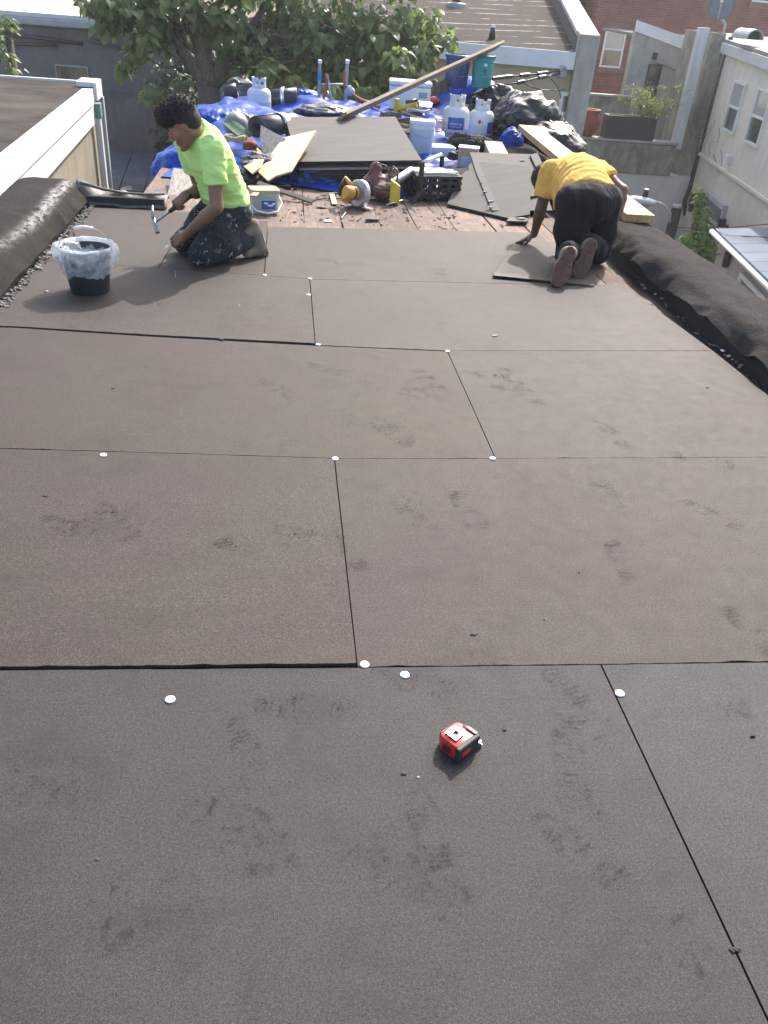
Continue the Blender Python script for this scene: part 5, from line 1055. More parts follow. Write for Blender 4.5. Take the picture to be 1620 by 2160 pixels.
    g.tube([h1-ax*.03, h1+ax*.035, h1+ax*.048, h1+ax*.068], [.013, .013, .0105, .0155], 10)
    for s_ in (1, -1):
        o_ = np.cross(ax, hd)*.006*s_; g.tube([h1-ax*.025+o_, h1-ax*.06+o_*1.2+hd*-.004, h1-ax*.10+o_*1.6-hd*.022], [.011, .008, .0035], 6)
    obj('hammer_head', g, MATS['steel_grey'], hm, world=True, smooth=True)
    # cap disc and nail pinched in the near hand
    p = ony(352, 521, 5.47); c_ = MB(); Mx = TR(p) @ Vector((-.5, -.55, .5)).to_track_quat('Z', 'Y').to_matrix().to_4x4()
    c_.lathe([(.0130, 0), (.0134, .0012), (.0125, .0026), (.006, .0042), (.0015, .0046)], 18, M=Mx); c_.tube([(0, 0, -.05), (0, 0, .001)], .0016, 6, M=Mx)
    tag(obj('cap_nail', c_, CAPM, world=True, smooth=True), 'white cap nail pinched between the fingers of the kneeling person', 'nail')
person_hammer()

# ---------------------------------------------------------------- the man on hands and knees
def person_crawl():
    toeL, heelL, toeR, heelR = np_(1.785, 5.25, .012), np_(1.885, 5.365, .235), np_(1.985, 5.45, .012), np_(2.10, 5.565, .245)
    ankL, ankR = heelL+np_(.02, .05, -.045), heelR+np_(.01, .05, -.045)
    kneeL, kneeR = np_(2.035, 5.80, .08), np_(2.27, 5.92, .08)
    hipL, hipR = ony(1206, 428, 5.84), ony(1276, 424, 5.90)
    shL, shR = ony(1160, 368, 6.30), ony(1264, 364, 6.34)
    hL = onz(1118, 505, .03); wrL = hL+np_(.02, -.02, .045); elL = ony(1141, 440, 6.30)
    elR = ony(1313, 402, 6.16); wrR = ony(1304, 458, 6.06)
    pel = (hipL+hipR)/2; chest = (shL+shR)/2; up = unit(chest-pel); l0 = unit(shL-shR); l = unit(l0-np.dot(l0, up)*up); fw = np.cross(l, up)
    if fw[2] > 0: fw = -fw
    B = np.array([l, fw, up])
    root = thing('person', 'person in an amber t-shirt and black trousers crawling on hands and knees', 'person', (pel[0], pel[1], 0))
    lo, hi = np_(1.62, 5.12, -.02), np_(2.78, 6.98, .98)
    S = SDF(lo, hi, .0058)
    neck = chest+up*.075+fw*.0; hc = ony(1150, 386, 6.62); fh = unit((-.35, .45, -.85)); H, HB = head(S, hc, fh, (-.4, .85, .35), .98)
    S.cone(H(-.03, 0, -.05), chest+up*.04, .055, .062, .03)
    S.ell(chest-up*.10, (.15, .09, .15), B, .05); S.ell(pel+up*.12, (.13, .09, .13), B, .05); S.ell(pel, (.14, .10, .11), B, .05); S.cone(shL, shR, .05, .05, .04)
    for sh, el, wr in ((shL, elL, wrL), (shR, elR, wrR)):
        S.cone(sh, sh*.5+el*.5, .054, .047, .03); S.cone(sh*.5+el*.5, el, .047, .041, .02); m = el*.68+wr*.32; S.cone(el, m, .041, .041, .015); S.cone(m, wr, .040, .0275, .015)
    for hp, kn, an in ((hipL, kneeL, ankL), (hipR, kneeR, ankR)): S.cone(hp, kn, .07, .055, .03); S.cone(kn, an, .05, .035, .03)
    hand(S, wrL, (-.62, .25, -.50), (-.35, .15, .95), -1, (-16, 4, 4), .16, 1.0)
    hand(S, wrR, (-.10, .45, -.90), (.85, -.25, .2), 1, (40, 45, 30), .05, 1.0)
    sdf_obj('body', S, SKIN2, root, 1)
    S = SDF(hc-.2, hc+.2, .006); S.ell(H(-.018, 0, .058), np_(.108, .088, .090), HB, .02); S.ell(H(-.05, 0, -.01), np_(.07, .078, .06), HB, .02); S.clip(H(.082, 0, .05), unit(HB[0]*.86-HB[2]*.5))
    sdf_obj('hair', S, HAIRM, root, 1, lambda V, Q: puff(V, Q, vnoise(V*80, 6)*.006))
    # t-shirt
    S = SDF(lo, hi, .0056)
    S.ell(chest-up*.10-fw*.035, (.19, .14, .18), B, .06); S.ell(pel+up*.22-fw*.02, (.19, .142, .18), B, .06); S.ell(pel+up*.08-fw*.015, (.200, .148, .15), B, .06); S.cone(shL, shR, .066, .066, .05); S.cone(chest, neck, .09, .065, .04)
    for sh, el, k_ in ((shL, elL, .62), (shR, elR, .42)):
        a = unit(el-sh); q = sh+(el-sh)*k_; S.cone(sh-a*.02, sh+a*.30, .078, .086, .04, clip=[(q, a)])
    # loose front hanging below the chest on the left
    S.cone(chest-up*.10+l*.11+fw*.06, pel+up*.16+l*.13+fw*.08, .075, .07, .05)
    hemp = pel+up*.015; S.clip(hemp, unit(-up+l*.10-fw*.05))
    def wr2(V, Q):
        w = V-pel; a = w@up; b = w@l; c = w@fw; arc = a+.9*(b+.06)**2
        n = np.sin(arc*95+2.0*fbm(V*7, 2, 3)+b*7)*np.clip(fbm(np.c_[b*4, a*7, c*3], 2, 6)*.5+.65, 0, 1.2); t = np.exp(-((a-.17)/.15)**2)
        n2 = ridged(np.c_[b*6+c*8, a*9+b*10, c*7], 3, 8)
        return puff(V, Q, .0075*t*n+.007*n2*.8+.004*fbm(V*9, 2, 4))
    sdf_obj('t_shirt', S, AMBER, root, 2, wr2)
    # trousers
    S = SDF(lo, hi, .0058)
    S.ell(pel-up*.02-fw*.005, (.176, .128, .150), B, .06)
    for hp, kn, an in ((hipL, kneeL, ankL), (hipR, kneeR, ankR)):
        m = hp*.5+kn*.5; S.cone(hp+np_(0, -.01, 0), m, .118, .112, .05); S.cone(m, kn, .112, .090, .03); c_ = kn*.42+an*.58; S.cone(kn, c_, .086, .070, .03); S.cone(c_, an+np_(-.0, .06, .0), .070, .054, .02)
    S.clip(np_(0, 0, .002), (0, 0, -1)); S.clip(pel+up*.10, up)
    def wr3(V, Q):
        n = ridged(np.c_[V[:, 0]*11+V[:, 2]*2, V[:, 1]*5, V[:, 2]*3.2], 3, 31)*.75+ridged(np.c_[V[:, 0]*5, V[:, 1]*8, V[:, 2]*12], 2, 33)*.4*np.clip((.30-V[:, 2])/.25, 0, 1)+fbm(V*6, 3, 12)*.6; W = puff(V, Q, .0115*n); W[:, 2] = np.maximum(W[:, 2], .002); return W
    sdf_obj('trousers', S, PANT2, root, 2, wr3)
    # boots, soles up and facing back
    for toe, heel, an in ((toeL, heelL, ankL), (toeR, heelR, ankR)):
        e = unit(toe-heel); n = np_(0.10, -.92, .40); n = unit(n-np.dot(n, e)*e); s = np.cross(e, n); L_ = np.linalg.norm(toe-heel)
        S = SDF(np.minimum(np.minimum(toe, heel), an)-.15, np.maximum(np.maximum(toe, heel), an)+.15, .0048)
        S.cone(heel+e*.035-n*.035, heel+e*.13-n*.038, .042, .045, .02); S.cone(heel+e*.13-n*.038, toe-e*.045-n*.030, .048, .042, .02); S.cone(heel+e*.04-n*.04, an-n*.02, .044, .050, .03)
        S.clip(heel-n*.006, n); S.clip(np_(0, 0, .003), (0, 0, -1)); bt = sdf_obj('boot', S, BOOTU, root, 1)
        def wid(q): return .048+.013*math.sin(min(1, max(0, (q-.28)/.72))*math.pi)-.004*math.exp(-((q-.36)/.10)**2)
        N_ = 40; out = []
        for i in range(N_):
            t = 2*math.pi*i/N_; q = .5-.5*math.cos(t); r_ = wid(q)*math.sqrt(max(0, 1-abs(2*q-1)**4.2))*(1 if t < math.pi else -1); out.append(heel+e*(q*(L_+.012)-.006)+s*r_-n*.008)
        sm = MB(); sm.prism(out, n*.014); so = obj('sole', sm, SOLE2, bt, world=True, bevel=.002)
        lg = MB(); r = random.Random(3)
        for j in range(13):
            q = .05+.90*j/12
            if .33 < q < .42: continue
            for i in range(4):
                w = wid(q)*math.sqrt(max(0, 1-abs(2*q-1)**4.2))*.86; u = -w+2*w*(i+.5+(.25 if j % 2 else -.25)*.5)/4; c_ = heel+e*(q*L_)+s*u+n*.0055; a_ = r.uniform(0, 3); c_ = c_+e*r.uniform(-.003, .003)+s*r.uniform(-.003, .003)
                hx = [c_+(e*math.cos(a_+k*math.pi/3)*.0092*r.uniform(.8, 1.15)+s*math.sin(a_+k*math.pi/3)*.0115*r.uniform(.8, 1.15)) for k in range(6)]; lg.prism(hx, n*.0055)
        tr = obj('tread', lg, SOLE2, bt, world=True); tr['kind'] = 'stuff'
person_crawl()
# ================================================================== things on the roof: the supply pile
TARP = None
def m_plastic(name, c1, c2, rough=.3, bs=30, bstr=.3, spec=.6, trans=0, scale=3.0):
    m, nt, B, N, L = nodes_of(name); v = mapping(N, L); n = tex_noise(N, L, v, scale, 5, .6); dn = tex_noise(N, L, v, 7, 6, .75, .6); L.new(mixc(N, L, ramp(N, L, dn, [(.52, 0.0), (.72, .45)]), mixc(N, L, ramp(N, L, n, [(.3, 0.0), (.7, 1.0)]), c1, c2), tuple(.25*x+.6*sum(c1)/3 for x in c1)), B.inputs['Base Color'])
    B.inputs['Roughness'].default_value = rough; B.inputs['Specular IOR Level'].default_value = spec; bump(N, L, B, tex_noise(N, L, v, bs, 5, .6, .8), bstr, .012); return m
TARPM = m_plastic('blue_tarp', (.006, .046, .28), (.012, .066, .36), .34, 26, .22, .14); NAVY = m_plastic('navy_plastic', (.010, .035, .14), (.016, .05, .19), .22, 16, .5); BAGM = m_plastic('black_bag', (.007, .007, .008), (.013, .013, .015), .22, 14, .2, .5); GBAG = m_plastic('slate_bag', (.035, .040, .047), (.055, .06, .068), .3, 16, .5)
PINE = mat('pine_board', (.50, .36, .205), (.40, .275, .15), rough=.7, scale=2.2, stretch=(9, 1.2, 9), bmp=.25, bscale=20); PALE = mat('pale_pine', (.50, .345, .165), (.38, .24, .10), rough=.7, scale=3.5, stretch=(9, .8, 9), bmp=.3, bscale=24)
PLYW = mat('plywood_face', (.72, .60, .40), (.62, .50, .31), rough=.7, scale=5, stretch=(1, 6, 1), bmp=.15); OLDW = mat('weathered_wood', (.20, .18, .155), (.40, .37, .33), rough=.9, scale=4, stretch=(14, 1, 14), bmp=.9, bscale=18); SHEETM = mat('fibre_sheet', (.088, .081, .072), (.118, .109, .098), rough=.9, scale=3, stretch=(1, 5, 1), bmp=.3, bscale=180, bdist=.002, rnd=.05)
SHEETE = mat('fibre_edge', (.028, .025, .023), (.05, .045, .04), rough=.95, scale=30); STEEL = MATS['steel_grey']; RUB = MATS['rubber_black']; WHITEPL = WHITEP
TANKW = mat('tank_enamel', (.66, .68, .69), (.54, .56, .57), rough=.38, scale=5, bmp=.05); YEL = mat('yellow_paint', (.62, .47, .04), (.52, .38, .03), rough=.5, scale=12, bmp=.2); ORG = mat('tool_orange', (.62, .33, .06), (.50, .25, .04), rough=.5, scale=14); LEATH = mat('brown_leather', (.105, .045, .036), (.16, .075, .06), rough=.6, scale=14, bmp=.5, bscale=70); REDP = mat('red_plastic', (.55, .045, .04), (.48, .035, .03), rough=.32, scale=20); GREENP = mat('green_paint', (.018, .07, .04), (.012, .05, .028), rough=.75, scale=16, spec=.2)
ORNG = mat('rope_orange', (.40, .15, .05), (.28, .11, .05), rough=.9, scale=60); SILV = mat('aluminium_tape', (.72, .73, .74), (.62, .63, .64), rough=.28, metal=.9, scale=10)
# ---- tarp laid over the whole supply area
SUP = [(372, 352, 8.75), (352, 392, 8.30), (400, 322, 9.2), (470, 236, 10.6), (497, 205, 11.5), (548, 246, 12.05), (610, 222, 12.1), (650, 197, 12.6), (710, 212, 12.7), (770, 236, 12.0), (830, 238, 11.4), (885, 322, 9.5), (921, 292, 10.3), (957, 291, 10.47), (1012, 292, 11.0), (935, 322, 9.6), (1000, 186, 12.5), (962, 186, 12.5), (1048, 200, 12.4), (870, 228, 12.1), (1090, 330, 10.0), (1150, 325, 10.2), (700, 400, 8.9), (800, 400, 8.6)]
SP = np.array([ony(*q) for q in SUP]); SP[-2:, 2] = .02; SP[:, 2] = np.maximum(SP[:, 2], .01)
def tarp_z(x, y):
    d2 = (x[:, None]-SP[None, :, 0])**2+(y[:, None]-SP[None, :, 1])**2+.004; w = d2**-1.6; return (w*SP[None, :, 2]).sum(1)/w.sum(1)
def creases(x, y, seed, n=9):
    r = np.random.default_rng(seed); w = 0
    for i in range(n):
        a = r.uniform(0, math.pi); f = r.uniform(1.3, 5.0); ph = r.uniform(0, 9); t = (x*math.cos(a)+y*math.sin(a)+.12*vnoise(np.c_[x*1.7, y*1.7, x*0+i], seed+i))*f+ph
        tri = np.abs((t % 1)-.5)*2; w = w+(tri-.5)*1.6/f*np.clip(.5+vnoise(np.c_[x*1.1, y*1.1, x*0+i*3.3], seed+i+40)*1.2, 0, 1)
    return w
def tarp():
    def fn(u, v):
        yb = 8.05+.35*np.sin(u*9)*.3+.12*fbm(np.c_[u*8, u*0, u*0], 3, 4); yb = yb+np.where(u < .28, .15, 0); x0 = -1.16+.05*np.sin(v*14); x1 = 2.44; x = x0+(x1-x0)*u; y = yb+(13.15-yb)*v
        z = tarp_z(x, y); ed = np.minimum(np.minimum(u*9, (1-u)*14), np.minimum(v*14, (1-v)*16)); ed = np.clip(ed, 0, 1)
        w = creases(x, y, 5)*.042; z = (z+w-.022)*ed**.7; z = np.where(v > .995, -.25, z); z = np.where(u < .004, -.05, z); return np.c_[x, y, np.maximum(z, -.004+.004*(u+v)) if 0 else np.maximum(z, np.where((v > .99) | (u < .004), -.3, .0))]
    m = MB(); m.grid(fn, 190, 230); o = obj('tarpaulin', m, TARPM, world=True, smooth=True); tag(o, 'wide wrinkled blue tarpaulin spread under the roofing supplies', 'tarp'); return o
tarp()
def blob(name, label, cat, c, r, mt, seed, amp=.16, rot=0, pin=None, tie=None, flat=True, freq=2.2, res=150, zmin=None):
    """crumpled bag: displaced sphere that rests on its lowest point"""
    nu, nv = res, res//2; vs = []; u = np.linspace(0, 2*math.pi, nu, endpoint=False); w = np.linspace(0, math.pi, nv)
    U, W = np.meshgrid(u, w); D = np.c_[(np.sin(W)*np.cos(U)).ravel(), (np.sin(W)*np.sin(U)).ravel(), np.cos(W).ravel()]
    t_ = unit(tie) if tie is not None else unit((.3, -.2, .9)); e1 = unit(np.cross(t_, [.3, 1, .1])); e2 = np.cross(t_, e1); an = np.arctan2(D@e2, D@e1); pol = np.arccos(np.clip(D@t_, -1, 1))
    cc, ss = np.cos(an), np.sin(an); fl = ridged(np.c_[cc*freq*1.5, ss*freq*1.5, pol*.7+seed], 3, seed); sm_ = np.sin(pol)
    rs_ = np.random.default_rng(seed); qa = unit(rs_.normal(0, 1, 3)); qb = unit(np.cross(qa, rs_.normal(0, 1, 3))); wp = fbm(D*1.6+seed, 2, seed+3)
    fold = ridged(np.c_[(D@qa)*freq*2.2+wp*.9, (D@qb)*.7, D[:, 2]*.5+seed], 2, seed+8); fold2 = ridged(np.c_[(D@qb)*freq*3.2+wp*1.2, (D@qa)*.9, D[:, 0]*.6+seed], 2, seed+12)
    def cr(a, b, f, sd): return (1-np.abs(vnoise(np.c_[(D@a)*f+wp*1.3, (D@b)*f*.22, D[:, 2]*f*.25+sd], sd)))**5
    k_ = 1+amp*(wp*.85+fl*.15*sm_+fold*.16)+amp*np.clip(.55+fbm(D*2.2, 2, seed+15)*.8, 0, 1)*(cr(qa, qb, freq*2.4, seed+30)*.42+cr(qb, qa, freq*3.1, seed+31)*.30+cr(unit(qa+qb), unit(qa-qb), freq*4.4, seed+32)*.22); P = D*k_[:, None]*np.array(r)
    if tie is not None:
        t = unit(tie); a = np.clip((D@t-.80)/.20, 0, 1); P = P*(1-.55*a)[:, None]+t*(a**2*max(r)*.55)[:, None]
    zb = -r[2]*.72; P[:, 2] = np.maximum(P[:, 2], zb+.02*vnoise(P*9, seed)); ca, sa = math.cos(rot), math.sin(rot); P = np.c_[P[:, 0]*ca-P[:, 1]*sa, P[:, 0]*sa+P[:, 1]*ca, P[:, 2]]+np.array(c)
    f = [(j*nu+i, (j+1)*nu+i, (j+1)*nu+(i+1) % nu, j*nu+(i+1) % nu) for j in range(nv-1) for i in range(nu)]
    o = obj(name, (P, f), mt, world=True, smooth=True); return tag(o, label, cat)
# ---- bags and bundles
blob('trash_bag', 'largest shiny black refuse bag bulging beside the hazard marked tank', 'bag', at(1112, 262, 10.3), (.45, .42, .36), BAGM, 3, .17, tie=(.3, .2, .9))
blob('trash_bag', 'black refuse bag lying under the raised end of the thick beam', 'bag', at(1168, 305, 10.0), (.34, .42, .24), BAGM, 5, .16)
blob('trash_bag', 'black refuse bag crest showing behind the two labelled tanks', 'bag', at(1045, 232, 11.5), (.36, .35, .32), BAGM, 8, .16)
blob('refuse_sack', 'slate grey refuse sack leaning behind the lone propane tank', 'bag', at(508, 205, 12.2), (.30, .28, .27), GBAG, 11, .18, tie=(.25, 0, .95))
blob('plastic_bundle', 'navy blue plastic bundle bulging in front of the sheet stack', 'bundle', at(655, 372, 7.9), (.30, .24, .19), m_plastic('mid_blue_plastic', (.006, .045, .22), (.010, .062, .29), .2, 16, .4, .4), 13, .20)
blob('plastic_bundle', 'low crumpled navy plastic beside the circular saw', 'bundle', at(715, 392, 7.85), (.16, .16, .07), NAVY, 14, .2)
blob('tarp_bundle', 'bright blue crumpled tarp heap behind the kneeling person', 'bundle', at(462, 270, 9.6), (.40, .45, .24), TARPM, 17, .20, freq=2.6)
blob('tarp_bundle', 'blue tarp bundle at the roof edge behind the weathered board', 'bundle', at(385, 362, 8.4), (.27, .42, .24), TARPM, 18, .2)
blob('tarp_bundle', 'blue tarp fold heaped beside the ladder ropes', 'bundle', at(640, 222, 12.3), (.42, .3, .20), TARPM, 19, .2, freq=2.6)
blob('plastic_bundle', 'blue plastic sack tucked between the refuse bags', 'bundle', at(1078, 305, 9.7), (.14, .18, .17), TARPM, 20, .2)
blob('plastic_bag', 'black plastic scrap under the plywood offcut', 'bag', at(535, 372, 7.7), (.15, .20, .10), BAGM, 22, .2)
blob('plastic_bag', 'dark plastic wrap below the dark batten', 'bag', at(590, 402, 7.6), (.20, .12, .06), BAGM, 23, .2)
blob('tarp_cover', 'blue tarp covered stack that carries the two pails', 'bundle', at(1000, 195, 12.2), (.42, .36, .20), TARPM, 24, .10)
blob('fabric_heap', 'black fabric and harness heap in front of the labelled tanks', 'fabric', at(990, 312, 9.2), (.23, .24, .13), mat('black_fabric', (.012, .012, .013), (.03, .03, .03), rough=.95, scale=12, bmp=.8), 26, .28, freq=3.5)
blob('plastic_sheet', 'dark plastic sheet bunched on the tarp behind the sheet stack', 'plastic', ony(690, 238, 11.0), (.34, .20, .09), GBAG, 71, .22)
blob('plastic_sheet', 'slate plastic wrap heap left of the membrane roll', 'plastic', ony(520, 262, 10.2), (.20, .22, .10), GBAG, 72, .22)
blob('plastic_sheet', 'black plastic wrap tucked under the big plywood offcut', 'plastic', ony(560, 345, 8.4), (.20, .22, .10), BAGM, 73, .2)
blob('burlap_heap', 'brown burlap heap under the hose coil', 'fabric', ony(845, 272, 10.4), (.28, .22, .06), mat('burlap', (.07, .055, .045), (.12, .10, .08), rough=.95, scale=20, bmp=.6), 74, .25)
# ---- propane tanks
def text_mesh(txt, size, fn, material, parent, name='lettering'):
    cu = bpy.data.curves.new('txt', 'FONT'); cu.body = txt; cu.size = size; cu.align_x = 'CENTER'; cu.resolution_u = 2; t = bpy.data.objects.new('txt', cu); COL.objects.link(t)
    dg = bpy.context.evaluated_depsgraph_get(); me = t.evaluated_get(dg).to_mesh(); V = np.array([v.co[:] for v in me.vertices]); F = [tuple(p.vertices) for p in me.polygons]; t.to_mesh_clear(); bpy.data.objects.remove(t); bpy.data.curves.remove(cu)
    if len(V) == 0: return None
    o = obj(name, ([fn(*v) for v in V], F), material, parent); o['kind'] = 'stuff'; return o
BLUEL = mat('label_blue', (.015, .06, .28), (.03, .15, .45), rough=.4, scale=4, stretch=(.5, .5, 3)); REDL = mat('label_red', (.55, .03, .03), rough=.5); INKW = mat('label_white', (.82, .82, .82), (.8, .8, .8), rough=.5); INKR = mat('label_pink', (.72, .42, .44), (.7, .5, .5), rough=.5)
def cyl_map(R_, a0, z0): return lambda x, y, z: (R_*math.cos(a0+x/R_), R_*math.sin(a0+x/R_), z0+y)
def patch(R_, a0, a1, z0, z1, n=12):
    m = MB(); vs = [(R_*math.cos(a0+(a1-a0)*i/n), R_*math.sin(a0+(a1-a0)*i/n), z) for z in (z0, z1) for i in range(n+1)]; m.add(vs, [(i, i+1, n+2+i, n+1+i) for i in range(n)]); return m
def tank(label, p, style, rot, sc=1.0):
    root = thing('propane_tank', label, 'propane tank', (p[0], p[1], p[2]), rot, 'propane tanks on the tarp'); S_ = sc
    R_ = .155*S_; m = MB(); m.lathe([(.06, .035), (.12*S_, .040), (.148*S_, .065), (R_, .10), (R_, .165), (R_+.0012, .168), (R_+.0012, .176), (R_, .179), (R_, .255), (.148*S_, .292), (.12*S_, .322), (.075, .338), (.02, .342)], 36); obj('body', m, TANKW, root, smooth=True)
    m = MB(); m.lathe([(.104, 0), (.108, 0), (.112, .045), (.108, .045)], 28, caps=False); o = obj('foot_ring', m, TANKW, root, smooth=True)
    m = MB(); n = 40; rows = [.318, .345, .375, .405, .435, .455]; rc = [.098, .092, .090, .090, .092, .094]; vs = [(rc[j]*math.cos(2*math.pi*i/n), rc[j]*math.sin(2*math.pi*i/n), rows[j]) for j in range(6) for i in range(n)]; fs = []
    for j in range(5):
        for i in range(n):
            a = 360*(i+.5)/n
            if j in (2,) and any(abs((a-q+180) % 360-180) < 11 for q in (250, 300)): continue
            if j >= 1 and abs((a-90+180) % 360-180) < 42: continue
            if j == 4 and abs((a-275+180) % 360-180) < 16: continue
            fs.append((j*n+i, j*n+(i+1) % n, (j+1)*n+(i+1) % n, (j+1)*n+i))
    m.add(vs, fs); o = obj('collar', m, TANKW, root, smooth=True); so = o.modifiers.new('t', 'SOLIDIFY'); so.thickness = .005
    m = MB(); m.lathe([(.022, .335), (.022, .375), (.016, .38), (.016, .40)], 12); m.tube([(0, 0, .36), (0, -.05, .362)], .013, 8); v = obj('valve', m, mat('brass', (.45, .33, .14), (.36, .26, .1), rough=.4, metal=.8), root, smooth=True)
    m = MB(); m.lathe([(.030, .40), (.033, .405), (.033, .42), (.028, .424)], 10); obj('valve_knob', m, mat('knob_blue', (.03, .30, .60), (.03, .25, .5), rough=.4) if style != 'b' else BLACKM, v)
    L_ = R_+.0016
    if style == 'b':
        lb = obj('label', patch(L_, rad(215), rad(288), .095, .225), BLUEL, root, smooth=True); T = L_+.0012
        for txt, sz, z, mt, off in (('AmeriGas', .036, .148, INKW, 0), ('Propane Exchange', .020, .122, INKW, 0), ('G', .038, .148, REDL, .034)):
            text_mesh(txt, sz, cyl_map(T+(.0006 if txt == 'G' else 0), rad(252)+off/T, z), mt, lb)
        lb2 = obj('warning_label', patch(L_, rad(296), rad(332), .11, .215), INKW, root, smooth=True)
        for i in range(6): obj('print_line', patch(L_+.0008, rad(300), rad(328-4*(i % 2)), .122+.014*i, .127+.014*i), INKR, lb2)
    if style == 'r':
        lb = obj('label', patch(L_, rad(290), rad(350), .085, .215), BLUEL, root, smooth=True); T = L_+.0012; text_mesh('G', .05, cyl_map(T, rad(305), .13), REDL, lb)
        d = MB(); q = cyl_map(T, rad(252), .215); d.add([q(0, -.028, 0), q(.024, 0, 0), q(0, .028, 0), q(-.024, 0, 0)], [(0, 1, 2, 3)]); obj('hazard_diamond', d, REDL, root)
        for i in (-1, 1): obj('print_line', patch(T, rad(252)+i*.24-.06, rad(252)+i*.24+.06, .207, .222), INKR, root)
    return root
tank('scuffed white propane tank standing alone on the tarp, without a label', ony(547, 244, 12.1)+np_(0, 0, .0), 'p', rad(0))
tank('white propane tank with large blue label beside the coiled hose', ony(957, 289, 10.45), 'b', rad(12))
tank('white propane tank with red hazard diamond against the black bag', ony(1010, 294, 10.95), 'r', rad(0))
# ---- pails
def pail(label, p, mt, rot=0, R_=.15, h=.37, lid=None, mark=None, name='lidded_pail'):
    root = thing(name, label, 'pail', tuple(p), rot, 'pails on the tarp covered stack'); m = MB(); m.lathe([(R_*.88, 0), (R_*.9, .01), (R_*.97, h*.80), (R_*1.03, h*.81), (R_*1.03, h*.84), (R_*.98, h*.85), (R_, h)], 30); obj('body', m, mt, root, smooth=False, auto=40)
    m = MB(); m.lathe([(R_*1.04, h-.02), (R_*1.06, h-.01), (R_*1.06, h+.012), (R_*1.0, h+.018), (R_*.94, h+.004), (.01, h+.004)], 30); obj('lid', m, lid or mt, root, auto=40)
    m = MB(); m.tube([(R_*1.03, 0, h*.82), (R_*1.08, -.05, h*.6), (R_*.8, -.12, h*.42), (R_*.3, -R_*1.06, h*.36), (-R_*.3, -R_*1.06, h*.36)], .003, 6); obj('bail', m, STEEL, root)
    if mark:
        obj('sticker', patch(R_*.975+.0012, rad(262), rad(280), h*.70, h*.79), INKW, root); d = MB(); q = cyl_map(R_*.955+.0035, rad(271), h*.52); d.add([q(-.03, .03, 0), q(.03, .03, 0), q(.018, .005, 0), q(.006, -.03, 0), q(-.012, -.005, 0)], [(4, 3, 2, 1, 0)]); obj('emblem', d, mat('emblem_dark', (.02, .14, .16), rough=.5), root)
    return root
TEAL = mat('teal_drum', (.02, .33, .32), (.015, .27, .27), rough=.4, scale=5); DRB = mat('blue_drum', (.018, .06, .20), (.014, .045, .16), rough=.4, scale=5)
pail('teal lidded pail with small sticker and dark emblem', ony(1014, 183, 12.5), TEAL, rad(0), lid=mat('teal_dark', (.02, .19, .19), rough=.4), mark=True)
pail('dark blue lidded pail behind the raised plank', ony(961, 182, 12.55), DRB, rad(10), R_=.17)
# ---- square white pails
def rbox(w, d, h, r, taper=1.0, z0=0, n=5, z1=None):
    """rounded rectangle ring profile"""
    def ring(s_, z): 
        o = []
        for cx, cy, a0 in ((w/2-r, d/2-r, 0), (-w/2+r, d/2-r, 90), (-w/2+r, -d/2+r, 180), (w/2-r, -d/2+r, 270)):
            for k_ in range(n): a = rad(a0+90*k_/(n-1)); o.append(((cx+r*math.cos(a))*s_, (cy+r*math.sin(a))*s_, z))
        return o
    return ring
def loft(rings, caps=True):
    m = MB(); n = len(rings[0]); vs = [p for r_ in rings for p in r_]; fs = [(j*n+i, j*n+(i+1) % n, (j+1)*n+(i+1) % n, (j+1)*n+i) for j in range(len(rings)-1) for i in range(n)]
    if caps: fs += [tuple(range(n-1, -1, -1)), tuple((len(rings)-1)*n+i for i in range(n))]
    return m.add(vs, fs)
def square_pail(label, p, rot, w, h, lidm, bodym, wire=True, mark=None, handle=None):
    root = thing('square_pail', label, 'pail', tuple(p), rot); R0 = rbox(w, w*.86, h, .035)
    obj('body', loft([R0(.88, 0), R0(.90, .01), R0(.97, h*.78), R0(1.02, h*.79), R0(1.02, h*.87), R0(1.0, h*.88), R0(1.0, h)]), bodym, root, auto=40)
    obj('lid', loft([R0(1.03, h*.955), R0(1.045, h*.96), R0(1.045, h*1.06), R0(1.02, h*1.085), R0(.95, h*1.085), R0(.94, h*1.06), R0(.2, h*1.06)]), lidm, root, auto=40)
    if handle == 'thick': m = MB(); m.tube([(w*.51, 0, h*.80), (w*.62, -w*.22, h*.45), (w*.40, -w*.55, h*.16), (0, -w*.66, h*.10), (-w*.40, -w*.55, h*.20), (-w*.60, -w*.22, h*.5), (-w*.51, 0, h*.80)], .008, 8); obj('handle', m, WHITEP, root, smooth=True)
    else: m = MB(); m.tube([(w*.5, 0, h*.82), (w*.54, -w*.3, h*.62), (w*.2, -w*.50, h*.55), (-w*.3, -w*.50, h*.66), (-w*.54, -w*.2, h*.74), (-w*.5, 0, h*.82)], .0025, 6); obj('handle', m, STEEL, root, smooth=True)
    if mark:
        m = MB(); m.box((w*.08, -w*.425, h*.42), (w*.5, .004, h*.38)); lb = obj('label', m, mark, root)
        for i, (a, b, c_) in enumerate(((-.10, .5, .09), (.06, .40, .12), (.18, .48, .06))): m = MB(); m.box((w*a+w*.08, -w*.425-.0035, h*b), (w*c_*1.6, .003, h*.07)); obj('print', m, INKW, lb)
    return root
square_pail('square white pail with white lid beside the sheet stack', ony(886, 322, 9.5), rad(-6), .26, .30, WHITEP, mat('frosted_white', (.68, .72, .74), (.6, .64, .66), rough=.45))
square_pail('low square pail with flat white lid next to the fabric heap', ony(925, 336, 9.6)+np_(0, 0, -.02), rad(4), .30, .15, WHITEP, MATS['frosted_white'])
